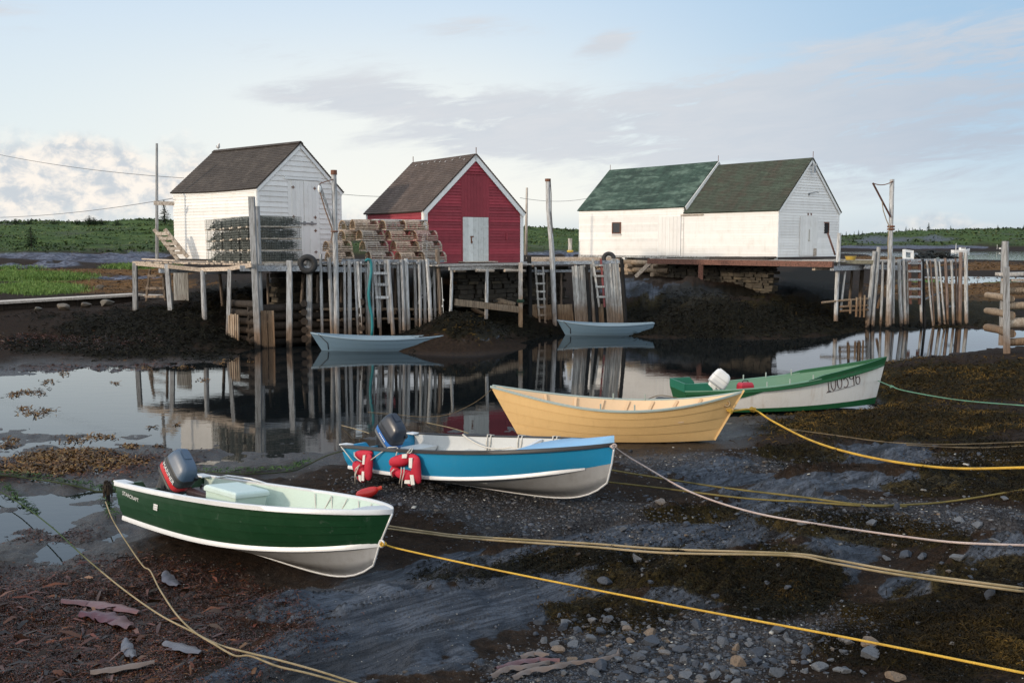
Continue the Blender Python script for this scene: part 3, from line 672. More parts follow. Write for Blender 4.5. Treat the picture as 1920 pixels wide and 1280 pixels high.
# ---- red shed
RW, RL, RHE, RHR = 5.022, 5.205, 2.216, 4.579
hR = House('red_shed', -3.63, 40.942, .6134, 3.016, 'dark red shingled shed with white trim and a pale door, standing on posts', 'shed')
mb = shell(RW - .02, RL, RHE - .03, RHR - .04); mb.v = [(v[0] + .01, v[1] + .01, v[2]) for v in mb.v]
siding_rect(mb, 0, 0, RL, 0, RHE, .125, -1, .03); siding_gable(mb, 0, RW, 0, RHE, RHR, .125, -1, .03, skip=(1.80, 3.22, 0, 3.78)); hR.b(mb, 'wall', M_RED)
pl = MB()
for i in range(9):
    pl.rt(); w_ = 1.42 / 9; xc = 1.80 + w_ * (i + .5); zt = 3.74
    pl.box((xc, -.012, (1.96 + zt) / 2), (w_ - .005, .022, zt - 1.96))
hR.b(pl, 'loft_hatch', M_REDP)
pl = MB(); pl.box((2.51, -.03, 3.78), (1.62, .05, .06)); hR.b(pl, 'hatch_head', M_REDP)
mb = MB(); siding_rect(mb, 0, 0, 1, 0, .01, .1, -1)
for a, c in ((1.80, 1.90), (3.14, 3.22)):
    hR.b(MB().box(((a + c) / 2, -.012, .98), (c - a, .03, 1.94)), 'door_jamb', M_RED)
dr = planks_door(hR, 1.86, 3.16, .04, 1.94, -.03, 5, M_GREYDOOR)
k_ = MB(); k_.box((2.27, -.085, .98), (.05, .03, .26)).box((2.30, -.085, 1.12), (.16, .02, .05)).tube([(2.27, -.10, .94), (2.30, -.12, .90), (2.27, -.10, .82)], .02, 6); hR.b(k_, 'latch', M_IRON, dr)
for zz in (.35, 1.55):
    k_ = MB(); k_.box((3.0, -.07, zz), (.30, .012, .05)); hR.b(k_, 'hinge', M_GREYDOOR, dr)
k_ = MB(); k_.box((4.15, -.03, 1.15), (.10, .03, .34)); hR.b(k_, 'vent_hatch', M_REDP)
k_ = MB(); k_.box((2.5, -.25, .05), (1.7, .5, .04)); hR.b(k_, 'doorstep', M_BARE)
for s_ in (-1, 1): hR.b(roof(RW, RHE, RHR, 0, RL, .12, (.10, .10), .13, s_, .02), 'roof', M_ROOFB)
rakes(hR, RW, RHE, RHR, -.065, .14, M_WTRIM, .21, .04)
for xx in (.07, RW - .07): bar1(hR, 'corner_board', M_WTRIM, (xx, -.014, 0), (xx, -.014, RHE), .17, .04, up=(0, 1, 0))
bar1(hR, 'corner_board', M_WTRIM, (-.014, .08, 0), (-.014, .08, RHE), .04, .16, up=(0, 1, 0))
bar1(hR, 'corner_board', M_WTRIM, (-.014, RL - .06, 0), (-.014, RL - .06, RHE), .04, .12, up=(0, 1, 0))
for yy in (-.1, RL + .1): bar1(hR, 'finial', M_IRON, (RW / 2, yy, RHR + .04), (RW / 2, yy, RHR + .30), .025, .025)
M_LEAD = paint('pale lead', (.5, .5, .48), .6)
for i in range(9):
    yy = .3 + i * .52; dd = random.uniform(.25, .5); u = Vector((RW / 2, 0, RHR - RHE)).normalized(); p = Vector((RW / 2, yy, RHR + .1)) - u * dd
    hR.b(MB().box(p + Vector((-.02, 0, .02)), (.1, .03, .008), Matrix.Rotation(-math.atan2(RHR - RHE, RW / 2), 3, 'Y')), 'roof_cleat', M_LEAD)

# ---- long white building, two roofs
GW, GL = 5.188, 13.854; GL1 = 5.871; GHE, GHR, GHE2, GHR2 = 2.275, 4.828, 2.612, 5.031
hG = House('long_fish_store', 12.781, 47.622, .6894, 3.197, 'long white shingled fish store under two green roofs of different height', 'shed')
mb = shell(GW - .02, GL1, GHE - .03, GHR - .04); mb.v = [(v[0] + .01, v[1] + .01, v[2]) for v in mb.v]
siding_rect(mb, 0, 0, GL1, 0, GHE, .13, -1, .021); siding_gable(mb, 0, GW, 0, GHE, GHR, .135, -1, .03); hG.b(mb, 'wall', M_WHITE)
mb = shell(GW - .02, GL - GL1, GHE2 - .03, GHR2 - .04, GL1); mb.v = [(v[0] + .01, v[1], v[2]) for v in mb.v]
siding_rect(mb, -.025, GL1, GL, 0, GHE2, .13, -1, .021); siding_gable(mb, GL1, GW, GHE - .2, GHE2, GHR2, .12, -1, .016); hG.b(mb, 'wall', M_WHITE)
for s_ in (-1, 1):
    hG.b(roof(GW, GHE, GHR, 0, GL1 - .02, .10, (.10, 0), .12, s_), 'roof', M_ROOFO)
    hG.b(roof(GW, GHE2, GHR2, GL1 - .10, GL, .10, (.0, .10), .12, s_, .03), 'roof', M_ROOFG)
rakes(hG, GW, GHE, GHR, -.06, .10, M_WTRIM, .15)
rakes(hG, GW, GHE2, GHR2, GL1 - .13, .10, M_WTRIM, .20, .04)
bar1(hG, 'corner_board', M_WTRIM, (.04, -.012, 0), (.04, -.012, GHE), .09, .035, up=(0, 1, 0)); bar1(hG, 'corner_board', M_WTRIM, (GW - .04, -.012, 0), (GW - .04, -.012, GHE), .09, .035, up=(0, 1, 0))
for yy, zr in ((-.1, GHR), (GL1 - .1, GHR2), (GL + .08, GHR2)): bar1(hG, 'finial', M_IRON, (GW / 2, yy, zr + .04), (GW / 2, yy, zr + .34), .02, .02)
# window in the rear half and the plain plank door beside it
wy, wz = 10.75, 1.53
wf = MB()
for a in ((-.075, wy, wz + .30, .05, .66, .05), (-.075, wy, wz - .30, .05, .66, .05), (-.075, wy - .31, wz, .05, .05, .6), (-.075, wy + .31, wz, .05, .05, .6)): wf.box(a[:3], a[3:])
w_ = hG.b(wf, 'window', M_IRON)
p_ = MB(); p_.box((-.068, wy, wz), (.02, .58, .58)); hG.b(p_, 'pane', paint('dark window glass', (.012, .012, .014), .12, 0), w_)
p_ = MB(); p_.box((-.085, wy, wz - .36), (.09, .78, .05)); hG.b(p_, 'sill', M_WTRIM, w_)
dd = MB()
for i in range(6): dd.rt(); dd.box((-.062, 6.15 + i * .26, 1.05), (.03, .25, 2.08))
dd = hG.b(dd, 'side_door', M_WHITE)
for yy in (6.05, 6.95, 7.6): hG.b(MB().box((-.072, yy, 1.05), (.03, .05, 2.1)), 'door_jamb', M_WTRIM, dd)
pl = MB(); pl.box((-.06, 5.3, GHE - .14), (.05, 1.5, .06)); hG.b(pl, 'eave_board', M_BARE)
# gable front: double plank doors, hole, gooseneck, pulley
dd = planks_door(hG, 1.75, 3.25, .05, 1.98, -.024, 7, M_WHITE)
k_ = MB(); k_.box((2.52, -.062, 1.1), (.06, .02, .5)).box((2.5, -.065, .8), (.1, .03, .08)); hG.b(k_, 'latch', paint('flaking metal', (.45, .42, .36), .6, .6, (.2, .12, .08), 15), dd)
for q in (2.42, 2.68): hG.b(MB().box((q, -.03, 2.10), (.05, .04, .12)), 'bracket', M_IRON, dd)
k_ = MB(); k_.box((3.05, -.062, .22), (.26, .02, .38)); hG.b(k_, 'door_patch', M_BARE, dd)
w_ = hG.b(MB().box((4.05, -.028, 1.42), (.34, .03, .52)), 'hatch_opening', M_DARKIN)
hG.b(MB().box((4.05, -.03, 1.70), (.42, .05, .05)).box((4.24, -.03, 1.42), (.05, .05, .5)), 'hatch_frame', M_IRON, w_)
k_ = MB(); k_.bar((GW / 2, .0, GHR - .32), (GW / 2, -.35, GHR - .32), .07, .07).box((GW / 2 - .08, -.22, GHR - .55), (.12, .12, .34)); hG.b(k_, 'hoist_block', paint('grey timber block', (.24, .27, .30), .8))
k_ = MB(); k_.tube([(2.45, -.02, 3.10), (2.45, -.12, 3.13), (2.75, -.22, 3.18), (2.95, -.24, 3.16)], .022, 6).box((2.45, -.03, 3.08), (.1, .04, .12)); hG.b(k_, 'lamp_bracket', paint('dull iron', (.22, .23, .24), .6))
bar1(hG, 'sill_beam', wood('grey sill timber', tide=False, axis='A'), (-.01, 0, -.06), (-.01, GL, -.06), .14, .12)
for yy in (8.1, 10.2, 12.1, 13.6): hG.b(MB().box((.05, yy, -.28), (.22, .2, .34)), 'footing', M_WTRIM)

# seagull on the ridge
gp = empty('seagull', (0, 0, 0), 'white and grey seagull standing on the ridge of the left white shed', 'bird')
loc = Matrix.Translation(Vector((-10.267, 39.988, 3.179))) @ Matrix.Rotation(.8825, 4, 'Z') @ Vector((LW / 2, LL - .25, LHR + .065))
gp.location = loc; WL[gp.name] = loc; gp.rotation_euler = (0, 0, R(-60)); gp.scale = (.9, .9, .9)
bd = MB(); prof = [(-.27, .012, .16), (-.2, .03, .165), (-.1, .062, .17), (0, .082, .175), (.08, .078, .19), (.13, .06, .225), (.155, .045, .265), (.175, .046, .30), (.2, .04, .315), (.225, .02, .312)]
rings = [[(x_, r_ * math.cos(a), z_ + r_ * 1.08 * math.sin(a)) for a in (2 * math.pi * j / 10 for j in range(10))] for x_, r_, z_ in prof]
bd.loft(rings)
for s_ in (-1, 1): bd.tube([(.0, s_ * .03, .12), (.01, s_ * .03, .0), (.05, s_ * .035, .003)], .008, 5)
bd.build('body', paint('white feathers', (.72, .72, .72), .7, .0), gp, True, True)
wg = MB()
for s_ in (-1, 1): wg.loft([[(x_, s_ * (w1_ + .008 * c_), z_ + .05 * c_ * k2) for c_ in (-1, 0, 1)] for x_, w1_, z_, k2 in ((.09, .066, .2, .5), (0, .084, .195, 1), (-.15, .06, .175, .7), (-.3, .02, .15, .2))], closed=False)
wg.build('wings', paint('grey feathers', (.30, .31, .33), .7, .0), gp, True, True)
MB().tube([(.22, 0, .31), (.27, 0, .302)], [.012, .004], 6).build('beak', paint('yellow beak', (.6, .4, .08), .5, 0), gp, True, True)
# ------------------------------------------------------------------ wharves
M_POST = wood('silvered piling', c=(.47, .48, .485), dark=(.20, .19, .18), zt=(1.5, .35))
M_POSTB = wood('brown piling', c=(.24, .19, .15), dark=(.09, .07, .055), tide=True)
M_TAR = wood('tarred piling', c=(.022, .021, .021), dark=(.012, .012, .012), tide=False)
M_DECK = wood('grey deck planks', c=(.44, .42, .39), dark=(.20, .18, .16), tide=False, axis='A', tone=.5)
M_DECKP = wood('pale deck planks', c=(.52, .44, .36), dark=(.27, .21, .16), tide=False, axis='A', tone=.5)
M_BEAM = wood('blue grey beam', c=(.34, .37, .40), dark=(.16, .16, .17), tide=False, axis='A')
M_BEAMR = wood('reddish beam', c=(.17, .085, .065), dark=(.08, .045, .035), tide=False, axis='A')
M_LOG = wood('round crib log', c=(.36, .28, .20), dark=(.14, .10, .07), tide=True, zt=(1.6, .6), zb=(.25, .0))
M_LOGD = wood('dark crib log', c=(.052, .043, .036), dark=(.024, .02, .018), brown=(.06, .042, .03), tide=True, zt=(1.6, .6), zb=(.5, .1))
M_PLANKW = wood('white washed planks', c=(.50, .50, .48), dark=(.24, .22, .20), tone=.45, zt=(1.6, .6), zb=(.25, .0), brown=(.24, .15, .09))
M_REDL = paint('faded red paint', (.20, .05, .05), .8, .6, (.25, .18, .15), 8, tone=.2)
M_TYRE = paint('old tyre rubber', (.022, .022, .023), .75, .3, (.06, .055, .05), 6, .4, 50)

def RL(px, py, A, B):
    d = ray(px, py); A = Vector(A); B = Vector(B); D = B - A
    s = (A.y * d.x - A.x * d.y) / (D.x * d.y - D.y * d.x); k = (A.x + s * D.x) / d.x if abs(d.x) > 1e-6 else (A.y + s * D.y) / d.y
    return Vector((d.x * k, d.y * k, CH + d.z * k))
class Wharf:
    def __init__(s, name, loc, label, cat='wharf'): s.r = empty(name, loc, label, cat)
    def post(s, top, bot, w, A, B, mat=None, sq=False, off=(0, 0), name='post', ext=.7, parent=None):
        a = RL(*top, A, B); c = RL(*bot, A, B); r = w * a.y / CF
        a += Vector((off[0], off[1], 0)); c += Vector((off[0], off[1], 0)); d = (c - a).normalized(); c = c + d * ext
        mb = MB(); mb.rt()
        if sq: mb.bar(c, a, r, r, (0, -1, 0), r * .95, r * .95)
        else: mb.log(c, a, r / 2, 9, 6, .008, .94)
        return mb.build(name, mat or M_POST, parent or s.r, smooth=not sq, auto=50)
    def planks(s, name, mat, O, u, v, widths, z, th=.05, parent=None, jag=.06, gap=.012):
        mb = MB(); u = Vector(u).normalized(); v = Vector(v); p = Vector(O); Lv = v.length; vn = v.normalized()
        for w in widths:
            mb.rt(); j0, j1 = random.uniform(-jag, jag), random.uniform(-jag, jag); dz = random.uniform(-.008, .008)
            a = p + u * (w / 2) + vn * j0 + Vector((0, 0, z + dz)); c = p + u * (w / 2) + v + vn * j1 + Vector((0, 0, z + dz))
            mb.bar(a, c, w - gap, th); p = p + u * w
        return mb.build(name, mat, parent or s.r)
    def bar(s, name, mat, a, b, w, h, up=(0, 0, 1), log=False):
        mb = MB(); mb.rt()
        if log: mb.log(a, b, w / 2, 9, 6, .01, .9)
        else: mb.bar(a, b, w, h, up)
        return mb.build(name, mat, s.r, smooth=log, auto=50 if log else None)
def ladder(root, rails, rungs, A, B, wr, mat, mat2=None, off=(0, 0), mats=None):
    o = Vector((off[0], off[1], 0)); pts = []
    for i, (t_, b_) in enumerate(rails):
        a, c = RL(*t_, A, B) + o, RL(*b_, A, B) + o; w = wr * a.y / CF; pts.append((a, c))
        MB().rt().bar(c, a, w, w, (0, -1, 0)).build('rail', (mats or [mat, mat])[i], root)
    for y in rungs:
        q = []
        for (a, c), (t_, b_) in zip(pts, rails):
            f = (y - t_[1]) / (b_[1] - t_[1]); q.append(a.lerp(c, f) + Vector((0, -.05, 0)))
        ex = (q[1] - q[0]).normalized() * .06
        w = wr * q[0].y / CF
        MB().rt().bar(q[0] - ex, q[1] + ex, w * .7, w * 1.0).build('rung', mat2 or mat, root)

# ---- left wharf
A1, B1 = Vector((-9.6, 36.0, 0)), Vector((-2.9, 39.0, 0)); ZD = 3.06
sL = Vector((-.772, .635, 0)); gL = Vector((.635, .772, 0)); fd = (B1 - A1).normalized()
w1 = Wharf('wharf', (-7, 39, 0), 'old timber wharf on crooked pilings under the left white shed, piled with lobster traps')
w1.planks('deck', M_DECK, A1 + Vector((0, .05, 0)), fd, Vector((-fd.y, fd.x, 0)) * 3.4, [.18] * 40, ZD, .06)
w1.planks('deck', M_DECKP, A1 + sL * .0 + gL * .1, sL, gL * 6.9, [.19] * 43, ZD + .012, .06)
w1.planks('deck', M_DECK, A1 + gL * 6.6 + sL * 2.2, sL, gL * 1.2, [.19] * 26, ZD - .02, .06)
# edge timbers
w1.bar('edge_beam', M_BEAM, PY(450, 503, 36.02), RL(600, 503.5, A1, B1) + Vector((0, -.12, 0)), .16, .20)
w1.bar('edge_beam', M_BEAM, RL(600, 505, A1, B1) + Vector((0, .12, 0)), RL(690, 506, A1, B1) + Vector((0, .12, 0)), .14, .20)
w1.bar('stringer', M_BEAM, RL(640, 488, A1, B1) + Vector((0, .1, 0)), RL(832, 490, A1, B1) + Vector((0, .1, 0)), .10, .10)
w1.bar('stringer', M_BEAM, RL(690, 499, A1, B1) + Vector((0, .22, 0)), RL(832, 500, A1, B1) + Vector((0, .22, 0)), .10, .13)
pA, pB = A1 + sL * -.1 + gL * -.05, A1 + sL * 9.9 + gL * -.05
ed = [(472, 497), (430, 504), (378, 506), (317, 500), (250, 494)]
for (a, c) in zip(ed[:-1], ed[1:]):
    w1.bar('edge_board', M_DECKP, RL(*a, pA, pB), RL(*c, pA, pB) + Vector((-.0, 0, .01)), .06, .15)
w1.bar('edge_board', M_DECKP, RL(318, 491, pA, pB) + Vector((.2, .3, .05)), RL(256, 488, pA, pB) + Vector((.2, .3, .05)), .22, .05)
w1.bar('cross_beam', M_BEAM, RL(383, 507, pA, pB) + Vector((0, .05, -.06)), RL(383, 507, pA, pB) + gL * 2.2 + Vector((0, 0, -.1)), .18, .16)
w1.bar('cross_beam', M_BEAM, RL(317, 505, pA, pB) + Vector((-.4, .05, -.06)), RL(317, 505, pA, pB) + gL * 2.4 + Vector((0, 0, -.1)), .16, .16)
for t_, b_, w in (((253, 493), (254, 578), 8), ((313, 495), (320, 584), 8), ((380, 507), (384, 602), 10), ((431, 505), (427, 650), 7)): w1.post(t_, b_, w, pA, pB, sq=w < 9)
pA2, pB2 = pA + gL * 2.6, pB + gL * 2.6
for t_, b_, w in (((281, 510), (276, 552), 4), ((306, 508), (311, 564), 5), ((412, 512), (417, 570), 6), ((502, 512), (503, 573), 5), ((569, 515), (565, 572), 6), ((595, 515), (595, 572), 5)): w1.post(t_, b_, w, pA2, pB2, M_POSTB, off=(0, 0))
pl = MB()
for i, x_ in enumerate((327, 331, 335, 339, 343, 347, 351)):
    pl.rt(); a = RL(x_, 511, pA2, pB2); c = RL(x_ + 1, 562 + random.uniform(-2, 3), pA2, pB2); pl.bar(c + Vector((0, 0, -.3)), a, .085, .05, (0, -1, 0))
pl.build('board_screen', M_PLANKW, w1.r)
# front pilings
FP = [((472, 369), (485, 662), 11, 1), ((479, 386), (487, 640), 8, 1), ((543, 488), (543, 655), 10, 1), ((580, 486), (579, 642), 10, 1), ((601, 476), (604, 632), 6, 0), ((617, 483), (624, 636), 8, 0), ((655, 488), (656, 632), 8, 0), ((665, 489), (672, 630), 5, 0),
      ((671, 490), (678, 630), 5, 1), ((676, 489), (678, 625), 4, 0), ((691, 489), (693, 630), 6, 1), ((698, 490), (699, 628), 5, 0), ((728, 487), (738, 630), 8, 0), ((753, 487), (757, 628), 8, 0), ((761, 485), (766, 628), 8, 0), ((786, 487), (788, 618), 6, 0), ((801, 485), (808, 624), 8, 0)]
for i, (t_, b_, w, sq) in enumerate(FP): w1.post(t_, b_, w, A1, B1, sq=bool(sq), off=(0, .25 if i == 1 else random.uniform(-.08, .04)))
for t_, b_, w in (((645, 490), (647, 628), 6), ((684, 490), (686, 626), 6), ((709, 489), (713, 622), 6), ((745, 488), (750, 626), 6), ((776, 487), (779, 622), 6), ((793, 487), (797, 618), 7), ((813, 489), (816, 620), 6)): w1.post(t_, b_, w, A1, B1, off=(0, random.uniform(.05, .2)))
w1.post((820, 467), (828, 628), 9, A1, B1, M_POSTB, off=(0, -.05))
for x_, y0, y1 in ((741, 502, 566), (777, 505, 568), (640, 510, 566), (716, 505, 560)): w1.post((x_, y0), (x_, y1), 6, A1 + Vector((0, 2.2, 0)), B1 + Vector((0, 2.2, 0)), M_POSTB, ext=.5)
for y_, x0, x1, w in ((581, 596, 822, 6), (600, 636, 800, 5), (602, 590, 640, 5)): w1.bar('tie_log', M_LOG, RL(x0, y_, A1, B1) + Vector((0, .35, 0)), RL(x1, y_, A1, B1) + Vector((0, .35, 0)), w * 37.5 / CF, .1, log=True)
for i in range(13):
    x_ = 606 + i * 17.5; p = RL(x_, 492.5, A1, B1)
    w1.bar('joist', M_BEAM, p + Vector((.03, -.12, .0)), p + Vector((-.3, 2.6, .0)), .10, .10, log=True)
# log crib at the corner of the wharf
cr = empty('log_crib', PY(500, 640, 37), 'dark crib of stacked logs faced with upright boards under the left wharf', 'crib')
cA = RL(444, 590, A1, B1)
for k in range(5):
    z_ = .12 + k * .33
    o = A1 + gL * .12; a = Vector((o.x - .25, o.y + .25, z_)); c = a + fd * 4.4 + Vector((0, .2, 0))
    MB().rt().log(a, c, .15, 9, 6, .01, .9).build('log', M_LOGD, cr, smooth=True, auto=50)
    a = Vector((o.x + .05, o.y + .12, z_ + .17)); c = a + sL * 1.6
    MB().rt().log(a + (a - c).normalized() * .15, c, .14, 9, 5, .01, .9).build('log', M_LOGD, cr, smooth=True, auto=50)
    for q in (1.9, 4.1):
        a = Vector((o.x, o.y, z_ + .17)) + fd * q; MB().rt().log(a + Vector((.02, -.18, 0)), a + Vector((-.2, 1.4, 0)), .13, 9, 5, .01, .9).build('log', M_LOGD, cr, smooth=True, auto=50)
cb = MB()
cA_, cB_ = A1 + gL * -.12 + sL * -.2, A1 + gL * -.12 + sL * 2
for x_, yt, yb in ((430, 591, 650), (434, 590, 652), (438, 588, 657), (442, 589, 660), (446, 591, 664)):
    cb.rt(); cb.bar(RL(x_ + 1, yb + 3, cA_, cB_), RL(x_, yt + random.uniform(-2, 2), cA_, cB_), .075, .05, gL)
cb.build('board_facing', wood('raw facing boards', c=(.46, .37, .28), dark=(.25, .17, .11), tide=True, zt=(.6, .2), zb=(.16, -.1)), cr)
for x_, w in ((497, 11), (510, 12)):
    a = RL(x_ - 2, 582, A1, B1); MB().rt().bar(RL(x_ + 1, 662, A1, B1) + Vector((0, -.05, 0)), a + Vector((0, -.05, 0)), w * 36.3 / CF, .05, (0, -1, 0)).build('facing_plank', wood('stained plank', c=(.30, .24, .18), dark=(.14, .10, .075), tide=True, zt=(1.9, .5), zb=(.3, 0)), cr)
# low wall of dry stone under the shed
st = MB()
rw = MB()
def stone_wall(P0, P1, z0, z1, depth, n, hs):
    mb = MB(); P0 = Vector(P0); P1 = Vector(P1); L = (P1 - P0).length; d = (P1 - P0).normalized(); nrm = Vector((d.y, -d.x, 0)); z = z0
    while z < z1:
        h = random.uniform(hs * .6, hs * 1.4); x_ = random.uniform(-.3, 0)
        while x_ < L:
            w = random.uniform(.25, .75); mb.rt(); c = P0 + d * (x_ + w / 2) + Vector((0, 0, z + h / 2 - P0.z)) + nrm * random.uniform(-.08, .08); c.z = z + h / 2
            vs = []
            for e in (-1, 1):
                for (a_, b_) in ((-1, -1), (-.7, -1.12), (.7, -1.1), (1, -1), (1, 1), (.6, 1.1), (-.7, 1.08), (-1, 1)):
                    vs.append(c + d * (a_ * w / 2 * random.uniform(.85, .98)) + Vector((0, 0, b_ * h / 2 * random.uniform(.75, .9))) + nrm * (e * depth / 2 * random.uniform(.8, 1)))
            mb.add(vs, [tuple(range(7, -1, -1)), tuple(range(8, 16))] + [(i, (i + 1) % 8, 8 + (i + 1) % 8, 8 + i) for i in range(8)])
            x_ += w + .01
        z += h * .97
    return mb
def stone_mat(name, c, d2, e=(.1, .085, .06), tk=1.0):
    m, t, b = new_mat(name); o = t.n('ShaderNodeTexCoord').outputs['Object']; a = t.n('ShaderNodeAttribute', attribute_name='tone').outputs['Fac']
    ri = t.n('ShaderNodeObjectInfo').outputs['Random']
    q = t.math('FRACT', t.math('ADD', a, ri))
    n1 = t.noise(o, 6, 6, .65); n2 = t.noise(o, 40, 4, .6)
    col = t.mix(t.rng(q, .15, .75), c, d2); col = t.mix(t.rng(q, .80, .95), col, e)
    col = t.mix(t.math('MULTIPLY', t.rng(n1, .4, .7), .5), col, tuple(v * .45 for v in c)); col = t.mix(t.math('MULTIPLY', t.rng(n2, .55, .75), .35), col, tuple(min(1, v * 1.8) for v in d2))
    setin(t, b, col=col, rough=.75, spec=.3, nrm=t.bump(t.math('ADD', n1, n2), .5, .02)); return m
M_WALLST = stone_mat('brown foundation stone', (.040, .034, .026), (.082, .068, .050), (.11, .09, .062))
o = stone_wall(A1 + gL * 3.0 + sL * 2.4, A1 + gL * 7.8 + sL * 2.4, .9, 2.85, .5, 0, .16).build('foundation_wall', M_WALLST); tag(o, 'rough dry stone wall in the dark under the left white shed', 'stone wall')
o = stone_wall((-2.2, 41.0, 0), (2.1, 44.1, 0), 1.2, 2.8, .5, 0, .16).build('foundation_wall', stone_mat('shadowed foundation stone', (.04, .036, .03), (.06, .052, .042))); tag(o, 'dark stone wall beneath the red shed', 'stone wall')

# ladders of the left wharf
l1 = empty('ladder', RL(712, 610, A1, B1), 'grey three rung ladder standing between the pilings of the left wharf', 'ladder')
ladder(l1, [((702, 489), (711, 614)), ((722, 487), (730, 606))], [512, 533, 557], A1, B1, 5, M_POST, off=(0, -.02))
l2 = empty('ladder', RL(796, 570, A1, B1), 'pale crooked ladder behind the right end of the left wharf', 'ladder')
ladder(l2, [((800, 505), (785, 570)), ((817, 505), (795, 575))], [537, 550, 557], A1 + Vector((0, .7, 0)), B1 + Vector((0, .7, 0)), 4, M_POST)
l3 = empty('ladder', PY(335, 488, 43), 'short wooden stair ladder leaning at the back corner of the left white shed', 'ladder')
lA, lB = Vector((-15.9, 42.4, 0)), Vector((-14.0, 42.4, 0))
ladder(l3, [((289, 430), (334, 487)), ((309, 430), (352, 482))], [438, 447, 457, 466, 474], lA, lB, 6, M_BARE)
l4 = empty('ladder', RL(290, 550, pA, pB), 'weathered step ladder going down to the walkway at the left end of the wharf', 'ladder')
ladder(l4, [((281, 505), (275, 552)), ((305, 505), (309, 560))], [517, 540, 556], pA + Vector((0, 1.2, 0)), pB + Vector((0, 1.2, 0)), 4, M_POSTB)

# pole, bracket board and the wires
up_ = RL(294, 486, A1 + sL * 8.6, A1 + sL * 8.6 + gL); tp = PY(294, 269, up_.y)
po = MB().rt().tube([up_ + Vector((0, 0, -.2)), up_.lerp(tp, .5), tp], [.075, .065, .05], 8).build('utility_pole', M_POST, smooth=True, auto=50); tag(po, 'thin grey pole at the back of the left wharf, taller than the shed', 'pole')
bo = MB().rt().bar(PY(288, 380.5, up_.y - .08), PY(327, 382, up_.y + .2), .06, .17).build('bracket_board', M_BARE); tag(bo, 'short brown board nailed from the thin pole to the white shed', 'board')
def wire(pts, r, lab):
    o = MB().tube(pts, r, 5).build('wire', M_WIRE, smooth=True); tag(o, lab, 'wire', 'overhead wires')
def sagl(a, b, s_, n=14): return [a.lerp(b, i / n) + Vector((0, 0, -s_ * 4 * (i / n) * (1 - i / n))) for i in range(n + 1)]
M_WIRE = paint('black wire', (.05, .05, .055), .6, 0)
cb_ = PY(345, 334, 46)
wire(sagl(PY(-60, 277, 60), cb_, .25), .012, 'upper overhead wire running from the left edge to the white shed')
wire(sagl(PY(-60, 408, 60), PY(324, 372, 43.6), .25), .012, 'lower overhead wire running from the left edge to the white shed')
wire(sagl(PY(600, 359, 47), PY(770, 368, 46), .1), .010, 'faint wire between the white shed and the red shed')
wire(sagl(PY(975, 371, 47), PY(1110, 370, 60), .2), .010, 'faint wire between the red shed and the long white building')

# mast cranes
def mast(label, base, top, r, name='mast_crane'):
    t_ = empty(name, base, label, 'mast'); return t_
mL = mast('grey mast with a tilted boom and rusty cap on the left wharf', RL(632, 640, A1, B1), None, 0)
a, c = RL(627, 322, A1, B1) + Vector((0, -.12, 0)), RL(632, 640, A1, B1) + Vector((0, -.12, -.5)); rr = 5.3 * a.y / CF
MB().rt().log(c, a, rr, 10, 8, .003, .9).build('pole', M_POST, mL, True, auto=50)
MB().tube([a + Vector((0, 0, -.12)), a + Vector((0, 0, .05))], [rr * 1.15, rr * 1.1], 10).build('cap', M_IRON, mL)
b0, b1 = RL(631, 432, A1, B1) + Vector((0, -.15, 0)), RL(601, 346, A1, B1) + Vector((0, -.2, 0))
MB().rt().bar(b0, b1, .07, .07).build('boom', M_POST, mL)
MB().bar(RL(626, 337, A1, B1) + Vector((0, -.2, 0)), RL(601, 345, A1, B1) + Vector((0, -.2, 0)), .035, .035).build('stay', M_IRON, mL)
MB().loft([[b1 + Vector((x_, y_, z_)) for x_, y_ in ((-r_, 0), (0, -r_), (r_, 0), (0, r_))] for z_, r_ in ((-.02, .03), (-.10, .07), (-.22, .07), (-.3, .03))]).build('block', M_WTRIM, mL)
MB().tube([b1 + Vector((0, 0, -.25)), RL(612, 395, A1, B1) + Vector((0, -.2, 0)), RL(624, 428, A1, B1) + Vector((0, -.2, 0)), RL(625, 440, A1, B1) + Vector((0, -.22, 0)), RL(622, 455, A1, B1) + Vector((0, -.2, 0))], .025, 6).build('line', paint('brown line', (.2, .13, .09), .9), mL)
MB().torus(RL(628, 434, A1, B1) + Vector((0, -.12, 0)), rr * 1.1, .03, n=14, k=6).build('collar', M_IRON, mL)

# ---- red shed platform
A2, B2 = Vector((-2.75, 38.45, 0)), Vector((.85, 41.0, 0)); e2 = (B2 - A2).normalized(); n2 = Vector((-e2.y, e2.x, 0))
w2 = Wharf('platform', (-1, 41, 0), 'plank platform on thin posts in front of the red shed', 'wharf')
w2.planks('deck', M_DECK, A2 - e2 * .25, n2, e2 * 5.3, [.2] * 14, 2.98, .05, jag=.15)
w2.bar('edge_board', M_DECK, A2 + Vector((.3, -.02, 2.86)), B2 + Vector((-.6, .0, 2.86)), .08, .12)
for k_, (x_, y0, y1, w) in enumerate(((847, 505, 572, 6), (913, 505, 594, 7))): w2.post((x_, y0), (x_ - 2, y1), w, A2, B2, M_POST)
w2.post((976, 492), (976, 617), 8, A2, B2, wood('whitened post', c=(.50, .46, .42), dark=(.26, .22, .19), zt=(1.8, 1.2), zb=(.3, .0), brown=(.34, .20, .10)), sq=True)
for x0, x1 in ((852, 862), (893, 916), (946, 975)): w2.bar('joist', M_DECKP, RL(x0, 507, A2, B2) + Vector((0, -.1, 0)), RL(x1, 508, A2, B2) + Vector((.2, .3, 0)), .13, .13, log=True)
